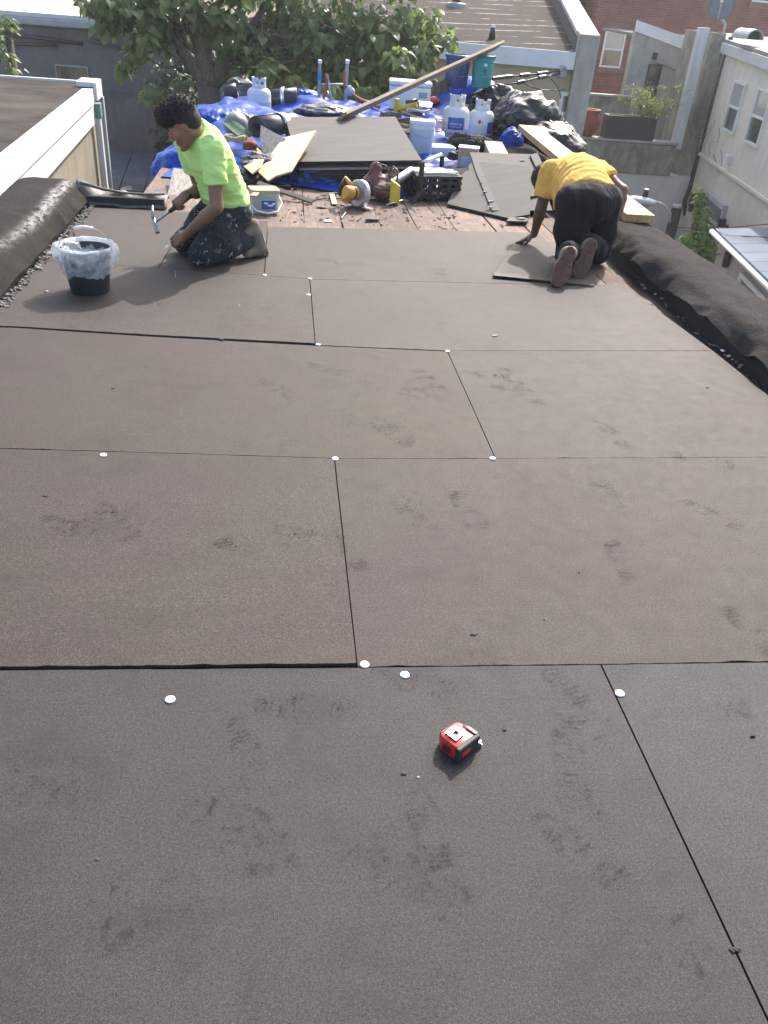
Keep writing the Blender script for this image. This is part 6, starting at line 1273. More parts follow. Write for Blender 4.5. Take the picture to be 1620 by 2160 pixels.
square_pail('square grey pail with yellowed lid and blue label on the deck', onz(556, 452, -.012)+np_(0, .10, 0), rad(14), .225, .17, mat('yellowed_lid', (.42, .38, .20), (.34, .30, .15), rough=.6, scale=8), mat('grey_pail', (.42, .45, .46), (.36, .39, .40), rough=.5), mark=BLUEL, handle='thick')
# ---- sheet stack
def quad_sheet(name, label, cat, P4, t, mt, group=None, edge=None, outline=None):
    """P4 near-left, near-right, far-right, far-left of the top face"""
    P4 = [np.array(p, float) for p in P4]; n = unit(np.cross(P4[1]-P4[0], P4[3]-P4[0])); m = MB(); b = [p-n*t for p in P4]; m.hexa(b, P4); o = obj(name, m, [mt, edge or SHEETE], world=True, bevel=.0015, seg=1)
    for f in o.data.polygons: f.material_index = 0 if abs(f.normal.dot(Vector(n))) > .8 else 1
    return tag(o, label, cat, group), n
FL, FR, BR, BL = ony(626, 341, 8.19), ony(890, 338, 8.08), ony(834, 246, 9.53), ony(602, 247, 9.64); nrm = unit(np.cross(FR-FL, BL-FL))
zs = 0
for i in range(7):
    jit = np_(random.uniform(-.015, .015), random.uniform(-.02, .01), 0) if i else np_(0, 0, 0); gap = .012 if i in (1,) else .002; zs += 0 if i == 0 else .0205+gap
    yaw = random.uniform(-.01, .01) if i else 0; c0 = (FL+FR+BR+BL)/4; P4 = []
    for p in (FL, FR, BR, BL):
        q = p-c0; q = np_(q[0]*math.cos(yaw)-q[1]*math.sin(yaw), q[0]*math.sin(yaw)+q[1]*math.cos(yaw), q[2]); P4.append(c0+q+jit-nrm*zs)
    quad_sheet('fibre_sheet', 'uncut grey fibreboard sheet on top of the tilted stack' if i == 0 else 'fibreboard sheet inside the tilted stack, only its dark edge showing', 'fibreboard', P4, .020, SHEETM, None if i == 0 else 'sheets inside the stack', edge=SHEETE if i != 2 else mat('painted_lit_edge', (.30, .28, .24), (.24, .22, .19), rough=.9))  # one sheet's edge coloured pale, standing for light on it
m = MB(); c0 = (FL+FR)/2-nrm*.20; 
for y_, s_ in ((8.35, 0), (9.3, 1)):
    zt_ = float(np.interp(y_, [8.13, 9.58], [(FL[2]+FR[2])/2, (BL[2]+BR[2])/2]))-.175; 
    if zt_ > .02: m = MB(); m.box((.63, y_, zt_/2+.002), (1.1, .10, zt_)); tag(obj('bearer', m, OLDW, world=True, bevel=.004), 'old timber bearer under the %s of the sheet stack' % ('front' if s_ == 0 else 'back'), 'timber')
# ---- offcut sheets on the right
def poly_sheet(name, label, cat, pts, t, mt, edge=SHEETE, group=None):
    pts = [np.array(p, float) for p in pts]; n = unit(np.cross(pts[1]-pts[0], pts[2]-pts[0])); n = n if n[2] > 0 else -n; m = MB()
    a = np.cross(pts[1]-pts[0], pts[2]-pts[1]); pp = [p-n*t for p in pts]; 
    if np.dot(a, n) < 0: pp = pp[::-1]
    m.prism(pp, n*t); o = obj(name, m, [mt, edge], world=True, bevel=.0015, seg=1)
    for f in o.data.polygons: f.material_index = 0 if abs(f.normal.dot(Vector(n))) > .8 else 1
    return tag(o, label, cat, group)
def plane3(p, q, s_): n = unit(np.cross(q-p, s_-p)); return lambda x, y, o=0.0: onplane(x, y, p+n*(o if n[2] > 0 else -o), n)
PA = plane3(onz(943, 430, .012), onz(1072, 460, .012), ony(995, 347, 8.45))
poly_sheet('fibre_offcut', 'large cut fibreboard sheet with a curved side leaning at the deck edge', 'fibreboard', [PA(943, 430), PA(1072, 460), PA(1118, 452), PA(1120, 350), PA(996, 340), PA(975, 368), PA(957, 400)], .018, SHEETM)
PB = plane3(onz(1038, 443, .036), onz(1166, 444, .04), ony(991, 321, 8.75))
poly_sheet('fibre_offcut', 'fibreboard sheet with flaked edge lying over the curved sheet', 'fibreboard', [PB(1038, 444), PB(1166, 444), PB(1150, 400), PB(1122, 325), PB(991, 321), PB(1003, 360)], .018, SHEETM)
poly_sheet('fibre_offcut', 'small notched fibreboard piece on the upper leaning sheet', 'fibreboard', [PB(1075, 421, .020), PB(1135, 412, .020), PB(1140, 370, .020), PB(1100, 362, .020), PB(1060, 398, .020)], .018, SHEETM)
poly_sheet('fibre_strip', 'dark narrow fibreboard strip beside the amber shirt', 'fibreboard', [PB(1142, 376, .024), PB(1158, 376, .024), PB(1134, 322, .024), PB(1118, 326, .024)], .016, SHEETM)
poly_sheet('fibre_offcut', 'little fibreboard offcut at the plank ends', 'fibreboard', [onz(1068, 466, .02), onz(1112, 467, .02), onz(1118, 455, .02), onz(1076, 456, .02)], .016, SHEETM)
poly_sheet('fibre_strip', 'dark strip leaning against the crate end', 'fibreboard', [ony(955, 420, 8.0), ony(985, 390, 8.2), ony(990, 352, 8.35), ony(955, 356, 8.3)], .012, SHEETM)
# flakes
def flake(label, p, s_, mt, seed, name='torn_flake', cat='debris', flatz=.25):
    r = np.random.default_rng(seed); n = 9; top = []; 
    for i in range(n): a = 2*math.pi*i/n; k_ = s_*r.uniform(.55, 1.2); top.append((k_*math.cos(a), k_*.6*math.sin(a), s_*flatz*r.uniform(.3, 1)))
    m = MB(); vs = [(p[0]+a, p[1]+b, p[2]+.001) for a, b, c in top]+[(p[0]+a*.9, p[1]+b*.9, p[2]+c) for a, b, c in top]+[(p[0], p[1], p[2]+s_*flatz*1.1)]
    fs = [(i, (i+1) % n, n+(i+1) % n, n+i) for i in range(n)]+[(n+i, n+(i+1) % n, 2*n) for i in range(n)]+[tuple(range(n-1, -1, -1))]; m.add(vs, fs); return tag(obj(name, m, mt, world=True), label, cat)
FLK = mat('flaky_grey', (.40, .41, .40), (.16, .16, .155), rough=.8, scale=30)
flake('crumpled grey foil flake beside the notched fibreboard piece', PB(1125, 374, .004), .055, FLK, 1); flake('thin pale flake near the top edge of the leaning fibreboard sheet', PB(1101, 339, .003), .03, FLK, 2)
flake('pale flake on the edge of the little fibreboard offcut', onz(1100, 462, .022), .05, FLK, 3); flake('rounded grey stone beside the crawling person', onz(1162, 546, .0), .028, FLK, 4, 'stone', 'stone', .9)
for i, (x, y, s_) in enumerate(((1032, 425, .03), (1020, 405, .025), (1012, 385, .02), (1030, 437, .03))): tag(flake('pale flaked facing along the edge of the leaning sheet', PB(x+3, y, .002), s_, FLK, 10+i), group='flakes on the sheet edge')
# loose piece under the crawling person
LP = [onz(1040, 577, .018), onz(1254, 600, .014), onz(1262, 545, .012), onz(1150, 520, .012), onz(1075, 527, .013)]
poly_sheet('fibre_offcut', 'freshly cut fibreboard piece under the boots of the crawling person', 'fibreboard', LP, .010, BOARD); bpy.data.objects[[o.name for o in bpy.data.objects if o.get('label', '').startswith('freshly cut')][0]].update({'warm': .65, 'tone': 1.16}) if 0 else None
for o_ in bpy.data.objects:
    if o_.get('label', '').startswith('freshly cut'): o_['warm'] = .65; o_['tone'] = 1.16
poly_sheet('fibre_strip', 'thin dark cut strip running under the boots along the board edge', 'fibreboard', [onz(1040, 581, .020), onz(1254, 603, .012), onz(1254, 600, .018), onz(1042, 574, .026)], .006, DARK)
# ---- plywood and timber
PQ = plane3(ony(565, 382, 7.75), ony(614, 362, 7.80), ony(667, 273, 8.62))
poly_sheet('plywood_offcut', 'big pale plywood offcut leaning on the sheet stack', 'plywood', [PQ(565, 381), PQ(581, 371), PQ(614, 361), PQ(667, 274), PQ(597, 290), PQ(544, 362)], .015, PLYW, edge=PINE)
PR = plane3(ony(532, 366, 7.85), ony(549, 353, 7.9), ony(514, 350, 8.2)); poly_sheet('plywood_offcut', 'small plywood scrap tucked beside the big plywood offcut', 'plywood', [PR(532, 366), PR(549, 353), PR(556, 335), PR(528, 336), PR(513, 350)], .012, PLYW, edge=PINE)
def beam(name, label, a, b, w, t, mt, cat='timber', up=(0, 0, 1), roll=0.0, warp=0.0, group=None, end=None):
    a, b = np.array(a, float), np.array(b, float); d = unit(b-a); u = unit(np.array(up)-np.dot(up, d)*d); s_ = np.cross(d, u); u, s_ = u*math.cos(roll)+s_*math.sin(roll), s_*math.cos(roll)-u*math.sin(roll); L_ = np.linalg.norm(b-a)
    Mx = Matrix(((s_[0], d[0], u[0], a[0]), (s_[1], d[1], u[1], a[1]), (s_[2], d[2], u[2], a[2]), (0, 0, 0, 1))); n = 9; m = MB(); vs = []
    for i in range(n): q = i/(n-1); z = warp*math.sin(q*math.pi); vs += [(-w/2, q*L_, z-t), (w/2, q*L_, z-t), (w/2, q*L_, z), (-w/2, q*L_, z)]
    fs = [(i*4+k_, i*4+4+k_, i*4+4+(k_+1) % 4, i*4+(k_+1) % 4) for i in range(n-1) for k_ in range(4)]+[(0, 1, 2, 3), tuple((n-1)*4+k_ for k_ in (3, 2, 1, 0))]; m.add(vs, fs)
    o = obj(name, m, mt, bevel=.003); o.matrix_world = Mx; ROOT[o.name] = Mx; return tag(o, label, cat, group)
beam('plank', 'long pine plank slanting up over the white box to the pails', ony(716, 246, 9.45), ony(1052, 93, 12.9), .19, .032, mat('grey_pine', (.36, .28, .175), (.28, .21, .13), rough=.75, scale=2.4, stretch=(9, 1, 9), bmp=.3, bscale=20), roll=rad(-38))
beam('lumber_beam', 'thick pale pine beam resting on the dark parapet and a refuse bag', onz(1352, 453, .245), ony(1114, 268, 10.2)+np_(0, 0, .02), .235, .062, PALE)
beam('timber_block', 'short pine block behind the leaning fibreboard sheets', ony(1054, 326, 9.0), ony(1040, 298, 9.7), .20, .09, PINE)
beam('batten', 'dark thin batten lying across plastic towards the deck', ony(660, 424, 7.45), ony(543, 384, 7.7), .05, .018, mat('dark_batten', (.085, .07, .06), (.14, .12, .10), rough=.9, scale=6, stretch=(6, 1, 6)), up=(0, -.5, 1))
beam('timber_stick', 'pale broken stick resting on the grey pail lid', onz(533, 412, .19), ony(553, 394, 7.5), .05, .012, PALE)
beam('timber_scrap', 'brown timber panel lying on the tarp under the plank end', ony(700, 240, 11.6), ony(770, 238, 11.5), .28, .03, mat('brown_panel', (.22, .16, .11), (.30, .22, .15), rough=.8, scale=5, stretch=(5, 1, 5)))
poly_sheet('weathered_board', 'weathered split board with white peeling edge by the hammering hand', 'board', [ony(345, 446, 7.25), ony(372, 446, 7.25), ony(408, 396, 7.8), ony(408, 360, 8.0), ony(366, 354, 8.0)], .04, OLDW, edge=mat('peeling_white', (.60, .60, .57), (.42, .42, .40), rough=.8, scale=30))
poly_sheet('weathered_board', 'grey split shingle board standing behind the plywood', 'board', [ony(556, 330, 8.5), ony(575, 330, 8.45), ony(602, 292, 8.6), ony(550, 264, 8.9), ony(548, 290, 8.75)], .03, OLDW, edge=OLDW)
# ---- membrane rolls
def roll(label, a, b, r, tape, mt, name='membrane_roll', open_end=True):
    a, b = np.array(a, float), np.array(b, float); d = unit(b-a); root = thing(name, label, 'roll', tuple((a+b)/2-np_(0, 0, r))); L_ = np.linalg.norm(b-a); M_ = TR(a) @ Vector(d).to_track_quat('Z', 'Y').to_matrix().to_4x4(); m = MB(); pts = []; T = []
    for i in range(130):
        t = i/129; ang = t*2*math.pi*4.2; rr = r*(.52+.48*t); T.append((rr*math.cos(ang), rr*math.sin(ang)))
    n = len(T); vs = [(x, y, z) for z in (0, L_) for x, y in T]; m.add(vs, [(i, i+1, n+i+1, n+i) for i in range(n-1)], M_); o = obj('sheet', m, mt, root, world=True, smooth=True); so = o.modifiers.new('t', 'SOLIDIFY'); so.thickness = .006
    for z0, z1 in tape: m = MB(); m.lathe([(r+.004, z0*L_), (r+.005, z0*L_), (r+.005, z1*L_), (r+.004, z1*L_)], 28, M=M_, caps=False); obj('tape_band', m, SILV, root, world=True, smooth=True)
    return root
ROLLM = mat('roll_membrane', (.050, .055, .055), (.075, .08, .08), rough=.45, scale=8, bmp=.2, bscale=120)
roll('open ended membrane roll with a silver band behind the shingle board', ony(540, 268, 9.2), ony(618, 258, 9.75), .105, ((.55, .72),), ROLLM)
roll('black membrane roll with a white band behind the lone tank', ony(574, 208, 12.5), ony(628, 205, 12.45), .13, ((.38, .52),), mat('black_roll', (.02, .02, .022), (.035, .035, .037), rough=.4, scale=8))
roll('short dark membrane roll beside the slate grey sack', ony(474, 196, 12.7), ony(500, 190, 12.7), .10, (), MATS['black_roll'])
# ---- cooler box
def cooler():
    a, b = ony(820, 226, 12.0), ony(908, 226, 12.0); z0 = float(min(a[2], b[2]))-.02; w = float(b[0]-a[0]); cx = float((a[0]+b[0])/2); root = thing('white_box', 'white foam box with lid behind the slanting plank', 'box', (cx, 12.12, z0), rad(-4)); m = MB(); m.box((0, 0, .14), (w*.96, .34, .28)); obj('body', m, WHITEP, root, bevel=.015); m = MB(); m.box((0, 0, .315), (w, .37, .06)); obj('lid', m, WHITEP, root, bevel=.02); m = MB(); m.box((w*.30, -.172, .19), (w*.2, .004, .07)); obj('label', m, mat('label_teal', (.25, .38, .42), rough=.5), root)
cooler()
# ---- ladder top with ropes
def ladder():
    p0, p1 = ony(676, 262, 13.32), ony(733, 262, 13.32); root = thing('ladder', 'grey ladder top with blue tape sticking up behind the tarp', 'ladder', (float((p0[0]+p1[0])/2), 13.6, GZ)); t0, t1 = ony(675, 130, 13.18), ony(733, 130, 13.18); LG = mat('ladder_grey', (.36, .40, .43), (.28, .31, .34), rough=.5, metal=.3, scale=9)
    for t in (t0, t1):
        f_ = np_(t[0], t[1]+1.5, GZ); m = MB(); Mx = None; d = unit(t-f_); m.tube([f_, t], .024, 4); obj('rail', m, LG, root, world=True); m = MB(); m.tube([t-d*.02, t+d*.02], .028, 8); obj('rail_cap', m, WHITEP, root, world=True)
    d = unit(t0-np_(t0[0], t0[1]+1.5, GZ)); m = MB(); m.tube([t0-d*.12, t0-d*.24], .028, 4); obj('blue_tape', m, mat('tape_blue', (.03, .22, .50), rough=.5), root, world=True)
    for k_ in range(24):
        q = .30+k_*.30; m = MB(); m.tube([t0-d*q, t1-d*q], .016, 8); obj('rung', m, LG, root, world=True, smooth=True)
    # ropes
    def rope(label, pts, r, mt=ORNG):
        pts = [np.array(p) for p in pts]; c = []
        for i in range(len(pts)-1):
            a0, a1, a2, a3 = pts[max(i-1, 0)], pts[i], pts[i+1], pts[min(i+2, len(pts)-1)]
            for t in np.linspace(0, 1, 8, endpoint=False): c.append(.5*(2*a1+(a2-a0)*t+(2*a0-5*a1+4*a2-a3)*t*t+(3*a1-a0-3*a2+a3)*t**3))
        c.append(pts[-1]); m = MB(); m.tube(c, r, 7); tag(obj('rope', m, mt, world=True, smooth=True), label, 'rope')
    Yr = 13.05; rope('rusty orange rope looped over the taped ladder rail down to the timber', [ony(687, 156, Yr), ony(690, 175, Yr), ony(684, 195, Yr), ony(685, 218, Yr-.1), ony(700, 228, Yr-.6), ony(720, 234, Yr-1.2)], .022)
    rope('pale rope end hanging from the ladder rung', [ony(690, 160, Yr), ony(695, 190, Yr), ony(700, 214, Yr)], .016, mat('rope_pale', (.42, .46, .50), (.34, .38, .42), rough=.9)); rope('rusty rope knotted on the untaped ladder rail and trailing to the plank', [ony(728, 148, Yr), ony(726, 170, Yr), ony(732, 188, Yr), ony(742, 198, Yr), ony(765, 212, Yr-.3), ony(800, 226, Yr-.9)], .022)
    blob('rope_knot', 'grey rope knot on the untaped ladder rail', 'rope', ony(738, 192, Yr), (.06, .06, .07), MATS['rope_pale'], 44, .3, res=32)
ladder()
# ---- yellow hoist frame, hose coil
def yellow_frame():
    root = thing('hoist_frame', 'yellow steel hoist frame lying behind the white pail', 'tool', tuple(ony(870, 260, 10.6))); Y = 10.9; m = MB(); a, b = ony(836, 246, Y), ony(838, 208, Y); m.tube([a, b], .035, 4); obj('post', m, YEL, root, world=True, bevel=.004); m = MB(); m.tube([ony(840, 231, Y), ony(880, 222, Y-.1)], .04, 4); obj('arm', m, YEL, root, world=True, bevel=.004)
    for q in (((845, 234), (918, 262), ), ((876, 248), (916, 270))): m = MB(); m.tube([ony(*q[0], Y-.05), ony(*q[1], Y-.55)], .012, 8); obj('rod', m, YEL, root, world=True, smooth=True)
    c = ony(924, 264, Y-.6); m = MB(); m.tube([c+np_(-.05, 0, -.06), c+np_(.05, 0, -.07), c+np_(.06, 0, .06), c+np_(-.03, 0, .07), c+np_(-.05, 0, -.06)], .012, 8); obj('loop', m, YEL, root, world=True); m = MB(); m.tube([ony(858, 222, Y+.15), ony(882, 218, Y+.1)], [.06, .055], 12); obj('motor', m, BLACKM, root, world=True, smooth=True)
yellow_frame()
def coil(label, c, R_, r, turns, mt, seed, squash=.7, name='hose_coil', cat='hose'):
    q = np.random.default_rng(seed); pts = []
    for i in range(turns*18+1): a = i/18*2*math.pi; pts.append(np.array(c)+np_(R_*(1+.08*math.sin(i*.37))*math.cos(a), R_*squash*math.sin(a), r+.012*(i/18)+.008*math.sin(i*1.1))); 
    m = MB(); m.tube(pts, r, 7); tag(obj(name, m, mt, world=True, smooth=True), label, cat)
coil('brown hose coil on the tarp under the yellow hoist', ony(868, 268, 10.5), .20, .014, 5, mat('hose_brown', (.06, .045, .035), (.10, .08, .06), rough=.7), 3); coil('grey cable coil beside the slanting plank', ony(823, 250, 10.9), .13, .009, 5, mat('cable_grey', (.12, .12, .12), (.2, .2, .2), rough=.6), 4); coil('pale cable loop over the yellow hoist arm', ony(880, 243, 10.6)+np_(0, 0, .03), .13, .008, 2, mat('cable_pale', (.5, .5, .46), (.4, .4, .37), rough=.6), 5)
coil('dark hose tangle beside the metal ladder jack', ony(975, 338, 9.0), .15, .016, 4, RUB, 6)
blob('red_tool', 'small red tool case behind the yellow hoist', 'tool', ony(916, 212, 12.2), (.07, .08, .05), REDP, 51, .12, res=32); blob('dark_tool_heap', 'dark tool heap between the white box and the blue pail', 'tools', ony(924, 208, 12.5), (.13, .16, .22), mat('dark_tools', (.03, .026, .024), (.09, .06, .045), rough=.7, scale=14), 52, .3, freq=4, res=48); blob('foil_heap', 'crumpled silver foil in front of the white box', 'foil', ony(880, 224, 11.7), (.16, .12, .06), SILV, 53, .3, freq=4, res=48)
# ---- cardboard carton, jack, tubes
def carton():
    p = ony(985, 352, 8.9); root = thing('carton', 'small white and orange carton beside the leaning sheets', 'box', tuple(p), rad(-14)); m = MB(); m.box((0, 0, .09), (.20, .16, .18)); obj('body', m, mat('carton_tan', (.55, .36, .20), (.62, .48, .34), rough=.8, scale=8), root, bevel=.004); m = MB(); m.box((.01, -.0825, .06), (.15, .004, .09)); obj('label', m, mat('carton_label', (.62, .68, .70), (.55, .6, .62), rough=.6), root); m = MB(); m.box((0, 0, .188), (.21, .17, .012)); obj('flap', m, WHITEP, root)
carton()
def crate():
    p = onz(920, 425, -.01); root = thing('milk_crate', 'black slatted crate heaped with pale wood scraps', 'crate', (float(p[0])-.02, float(p[1])+.17, .004), rad(16)); w, d, h, t = .44, .33, .20, .02
    for i, z in enumerate((.03, .085, .14, .188)):
        for sx, sy, lx, ly in ((0, -1, w, t), (0, 1, w, t), (-1, 0, t, d-2*t-.004), (1, 0, t, d-2*t-.004)): m = MB(); m.box((sx*(w/2-t/2), sy*(d/2-t/2), z), (lx, ly, .028)); obj('rail', m, RUB, root, bevel=.002)
    for x in np.linspace(-w/2+.03, w/2-.03, 5):
        for sy in (-1, 1): m = MB(); m.box((x, sy*(d/2-t/2), h/2), (.034, t+.006, h)); obj('slat', m, RUB, root)
    for y in np.linspace(-d/2+.04, d/2-.04, 4):
        for sx in (-1, 1): m = MB(); m.box((sx*(w/2-t/2), y, h/2), (t+.006, .034, h)); obj('slat', m, RUB, root)
    m = MB(); m.box((0, 0, .008), (w-.05, d-.05, .014)); obj('base', m, RUB, root)
    r = random.Random(5)
    for i in range(11):
        y = -.13+.26*(i % 6)/5; z = .205+.018*(i//6); A = np.array(world_matrix(root)); a = A[:3, :3]@np_(-.19+r.uniform(-.02, .03), y, z+r.uniform(-.005, .01))+A[:3, 3]; b = A[:3, :3]@np_(.19+r.uniform(-.04, .02), y+r.uniform(-.04, .04), z+r.uniform(-.005, .01))+A[:3, 3]
        beam('wood_scrap', 'pale wood scrap heaped in the black crate', a, b, r.uniform(.055, .075), .016, mat('grey_pale_wood', (.46, .46, .40), (.56, .55, .47), rough=.8, scale=5, stretch=(6, 1, 6)), 'wood scrap', group='scraps in the crate')
crate()
def jack():
    root = thing('roof_bracket', 'dark steel roof bracket standing before the crate', 'bracket', tuple(onz(865, 432, -.01))); Y = 7.72; m = MB(); m.tube([ony(884, 420, Y), ony(891, 342, Y)], .022, 4); obj('post', m, BLACKM, root, world=True); m = MB(); m.tube([ony(884, 408, Y), ony(862, 430, Y-.02)], .018, 4); obj('brace', m, BLACKM, root, world=True); m = MB(); m.tube([ony(892, 343, Y), ony(930, 326, Y+.5)], .018, 8); obj('arm', m, mat('chrome_arm', (.6, .62, .63), (.5, .5, .5), rough=.3, metal=.6), root, world=True, smooth=True); m = MB(); m.tube([ony(931, 360, Y+.6), ony(933, 328, Y+.6)], .022, 4); obj('stub_post', m, BLACKM, root, world=True)
    for k_, (a, b) in enumerate((((905, 430), (930, 408)), ((868, 432), (897, 398)))): m = MB(); m.tube([onz(*a, .01), ony(*b, Y-.25)], .010, 4); obj('strut', m, BLACKM, root, world=True)
jack()
# ---- circular saw, tool pouch, bottle
def saw():
    p = onz(756, 441, -.012); root = thing('circular_saw', 'yellow and grey circular saw lying on the bare deck planks', 'saw', (float(p[0]), float(p[1])+.06, -.012), rad(22)); A = TR(0.02, 0, .112) @ RZ(20) @ RY(-80)
    m = MB(); m.lathe([(.02, -.004), (.105, -.004), (.115, .0), (.115, .04), (.10, .055), (.03, .058)], 28, M=A); obj('blade_guard', m, mat('cast_grey', (.30, .31, .31), (.40, .41, .41), rough=.4, metal=.6, scale=20), root, smooth=False, auto=40)
    m = MB(); m.lathe([(.012, -.016), (.092, -.014), (.092, -.011), (.012, -.010)], 36, M=A); obj('blade', m, STEEL, root, auto=40)
    m = MB(); m.lathe([(.05, .06), (.055, .065), (.055, .17), (.045, .19), (.02, .195)], 20, M=A); obj('motor', m, ORG, root, auto=40); m = MB(); m.lathe([(.057, .10), (.058, .102), (.058, .118), (.057, .12)], 20, M=A); obj('motor_band', m, RUB, root)
    m = MB(); m.box((-.095, -.0, .0), (.004, .24, .11), M=A); obj('shoe_plate', m, STEEL, root, bevel=.002); m = MB(); m.tube([A @ Vector((.06, .03, .10)), A @ Vector((.10, .11, .10)), A @ Vector((.02, .16, .09)), A @ Vector((-.07, .13, .08)), A @ Vector((-.08, .06, .06))], .018, 8); obj('handle', m, ORG, root, smooth=True); m = MB(); m.tube([A @ Vector((.095, .09, .10)), A @ Vector((.03, .155, .092)), A @ Vector((-.05, .145, .085))], .0205, 8); obj('grip', m, RUB, root, smooth=True)
    m = MB(); m.tube([(.0, .10, .16), (.05, .2, .10), (.0, .3, .01), (-.15, .36, .004), (-.3, .30, .004), (-.34, .45, .004)], .006, 6); obj('cord', m, RUB, root, smooth=True)
saw()
def pouch():
    c = ony(805, 398, 7.8); S = SDF(c-.34, c+.34, .009); l0 = lambda a, b, z: np_(c[0]+a, c[1]+b, max(z, .04))
    S.cone(l0(-.10, .0, .10), l0(.06, .02, .11), .085, .085, .05); S.cone(l0(-.02, -.10, .07), l0(.06, -.12, .08), .06, .065, .04); S.cone(l0(.09, -.02, .12), l0(.10, .03, .2), .055, .05, .03); S.cone(l0(-.08, .0, .12), l0(-.06, .03, .24), .06, .05, .04); S.clip(np_(0, 0, .002), (0, 0, -1))
    root = thing('tool_pouch', 'slouched brown leather tool pouch beside the saw', 'tool bag', (c[0], c[1], 0)); sdf_obj('leather_body', S, LEATH, root, 1, lambda V, Q: puff(V, Q, ridged(V*9, 3, 6)*.007+fbm(V*16, 2, 3)*.003)+np_(0, 0, 0))
    m = MB(); m.tube([l0(-.13, -.05, .19), l0(-.07, -.06, .30), l0(.02, -.07, .28), l0(.07, -.08, .18)], .008, 6); obj('carry_strap', m, LEATH, root, world=True, smooth=True); m = MB(); m.tube([l0(.05, -.06, .24), l0(.08, -.08, .28), l0(.13, -.08, .24), l0(.12, -.1, .16)], .010, 6); obj('pocket_strap', m, LEATH, root, world=True, smooth=True)
    for z in (.06, .10): m = MB(); m.tube([l0(-.14, -.09, z+.03), l0(-.03, -.17, z), l0(.08, -.185, z), l0(.15, -.11, z+.03)], .006, 6); obj('stitched_band', m, mat('dark_leather', (.06, .03, .025), rough=.6), root, world=True)
    a, b = ony(826, 388, 7.72), ony(868, 360, 7.95); m = MB(); d = unit(b-a); m.tube([a, a+d*.03, b-d*.01, b], [.034, .040, .040, .036], 16); bo = obj('tube_bottle', m, mat('silver_tube', (.45, .48, .49), (.38, .41, .42), rough=.35, metal=.5, scale=6), world=True, smooth=True); tag(bo, 'silver grey sealant tube sticking out behind the pouch', 'tube')
    q = ony(832, 425, 7.55); m = MB(); m.hexa([q+np_(-.04, 0, -.02), q+np_(.05, .02, -.02), q+np_(.05, .10, -.02), q+np_(-.04, .08, -.02)], [q+np_(-.035, .03, .17), q+np_(.05, .04, .12), q+np_(.05, .10, .12), q+np_(-.035, .09, .18)]); tag(obj('yellow_case', m, YEL, world=True, bevel=.008), 'yellow tool case wedged at the side of the leather pouch', 'tool case')
    a = ony(781, 372, 7.8); m = MB(); m.tube([a+np_(0, 0, -.12), a+np_(.02, 0, .02), a+np_(.025, 0, .05)], [.008, .007, .001], 6); tag(obj('red_pencil', m, REDP, world=True), 'red marker pencil standing in the leather pouch', 'pencil')
pouch()
# ---- shovel, grey dome, oddments on the left
def shovel():
    Y = 9.0; root = thing('green_shovel', 'dark green shovel lying across the tarp heap', 'shovel', tuple(ony(530, 310, Y))); a, b = ony(512, 284, Y), ony(566, 332, Y-.45); m = MB(); m.tube([a, b], [.018, .016], 8); obj('shaft', m, GREENP, root, world=True, smooth=True)
    h0, h1 = ony(516, 290, Y), ony(468, 252, Y+.35); d = unit(h1-h0); s_ = unit(np.cross(d, Zv)); u = np.cross(s_, d); m = MB(); nn = 7; vs = []
    for i in range(nn):
        q = i/(nn-1); w = .105*(1-.15*q) if q < .9 else .06
        for k_ in range(5): t = k_/4*2-1; vs.append(h0+d*(q*.34)+s_*t*w+u*(.03*(t*t)))
    m.add(vs, [(i*5+k_, i*5+k_+1, (i+1)*5+k_+1, (i+1)*5+k_) for i in range(nn-1) for k_ in range(4)]); o = obj('blade', m, GREENP, root, world=True, smooth=True); so = o.modifiers.new('t', 'SOLIDIFY'); so.thickness = .004
shovel()
blob('hard_hat', 'grey rounded hard hat behind the green shovel', 'hat', ony(498, 262, 9.6), (.13, .15, .12), mat('grey_shell', (.16, .16, .145), (.22, .22, .20), rough=.4), 61, .03, res=40); blob('orange_gloves', 'crumpled orange work gloves beside the shovel shaft', 'gloves', ony(528, 306, 8.6), (.065, .07, .045), mat('orange_cloth', (.26, .09, .03), (.18, .06, .03), rough=.9), 62, .3, freq=4, res=40); coil('tan rope coil half hidden behind the lime shirt', ony(492, 300, 8.9), .10, .016, 3, mat('rope_tan', (.50, .40, .26), (.40, .31, .2), rough=.9), 8, name='rope_coil', cat='rope')
beam('timber_stick', 'orange brown stick beside the green shovel shaft', ony(556, 326, 8.5), ony(528, 300, 8.8), .035, .03, ORG)
beam('level', 'blue plastic spirit level poking out by the lime shirt', ony(524, 336, 8.4), ony(492, 316, 8.9), .05, .03, NAVY)
# ================================================================== small things near the camera
def m_liner():
    m, nt, B, N, L = nodes_of('clear_liner'); out = nt.nodes['Material Output']; B.inputs['Base Color'].default_value = (.88, .92, .96, 1); B.inputs['Roughness'].default_value = .22; B.inputs['Specular IOR Level'].default_value = .7
    t = N.new('ShaderNodeBsdfTransparent'); t.inputs[0].default_value = (.93, .95, .97, 1); tl = N.new('ShaderNodeBsdfTranslucent'); tl.inputs[0].default_value = (.75, .80, .86, 1); a = N.new('ShaderNodeAddShader'); mx0 = N.new('ShaderNodeMixShader'); mx0.inputs[0].default_value = .35; L.new(B.outputs[0], mx0.inputs[1]); L.new(tl.outputs[0], mx0.inputs[2])
    v = mapping(N, L); n = tex_noise(N, L, v, 9, 3, .5, 2.5); mx = N.new('ShaderNodeMixShader'); L.new(ramp(N, L, n, [(.36, .36), (.62, .66)]), mx.inputs[0]); L.new(t.outputs[0], mx.inputs[1]); L.new(mx0.outputs[0], mx.inputs[2]); L.new(mx.outputs[0], out.inputs[0]); bump(N, L, B, tex_noise(N, L, v, 24, 4, .6, 1.5), .9, .02); return m
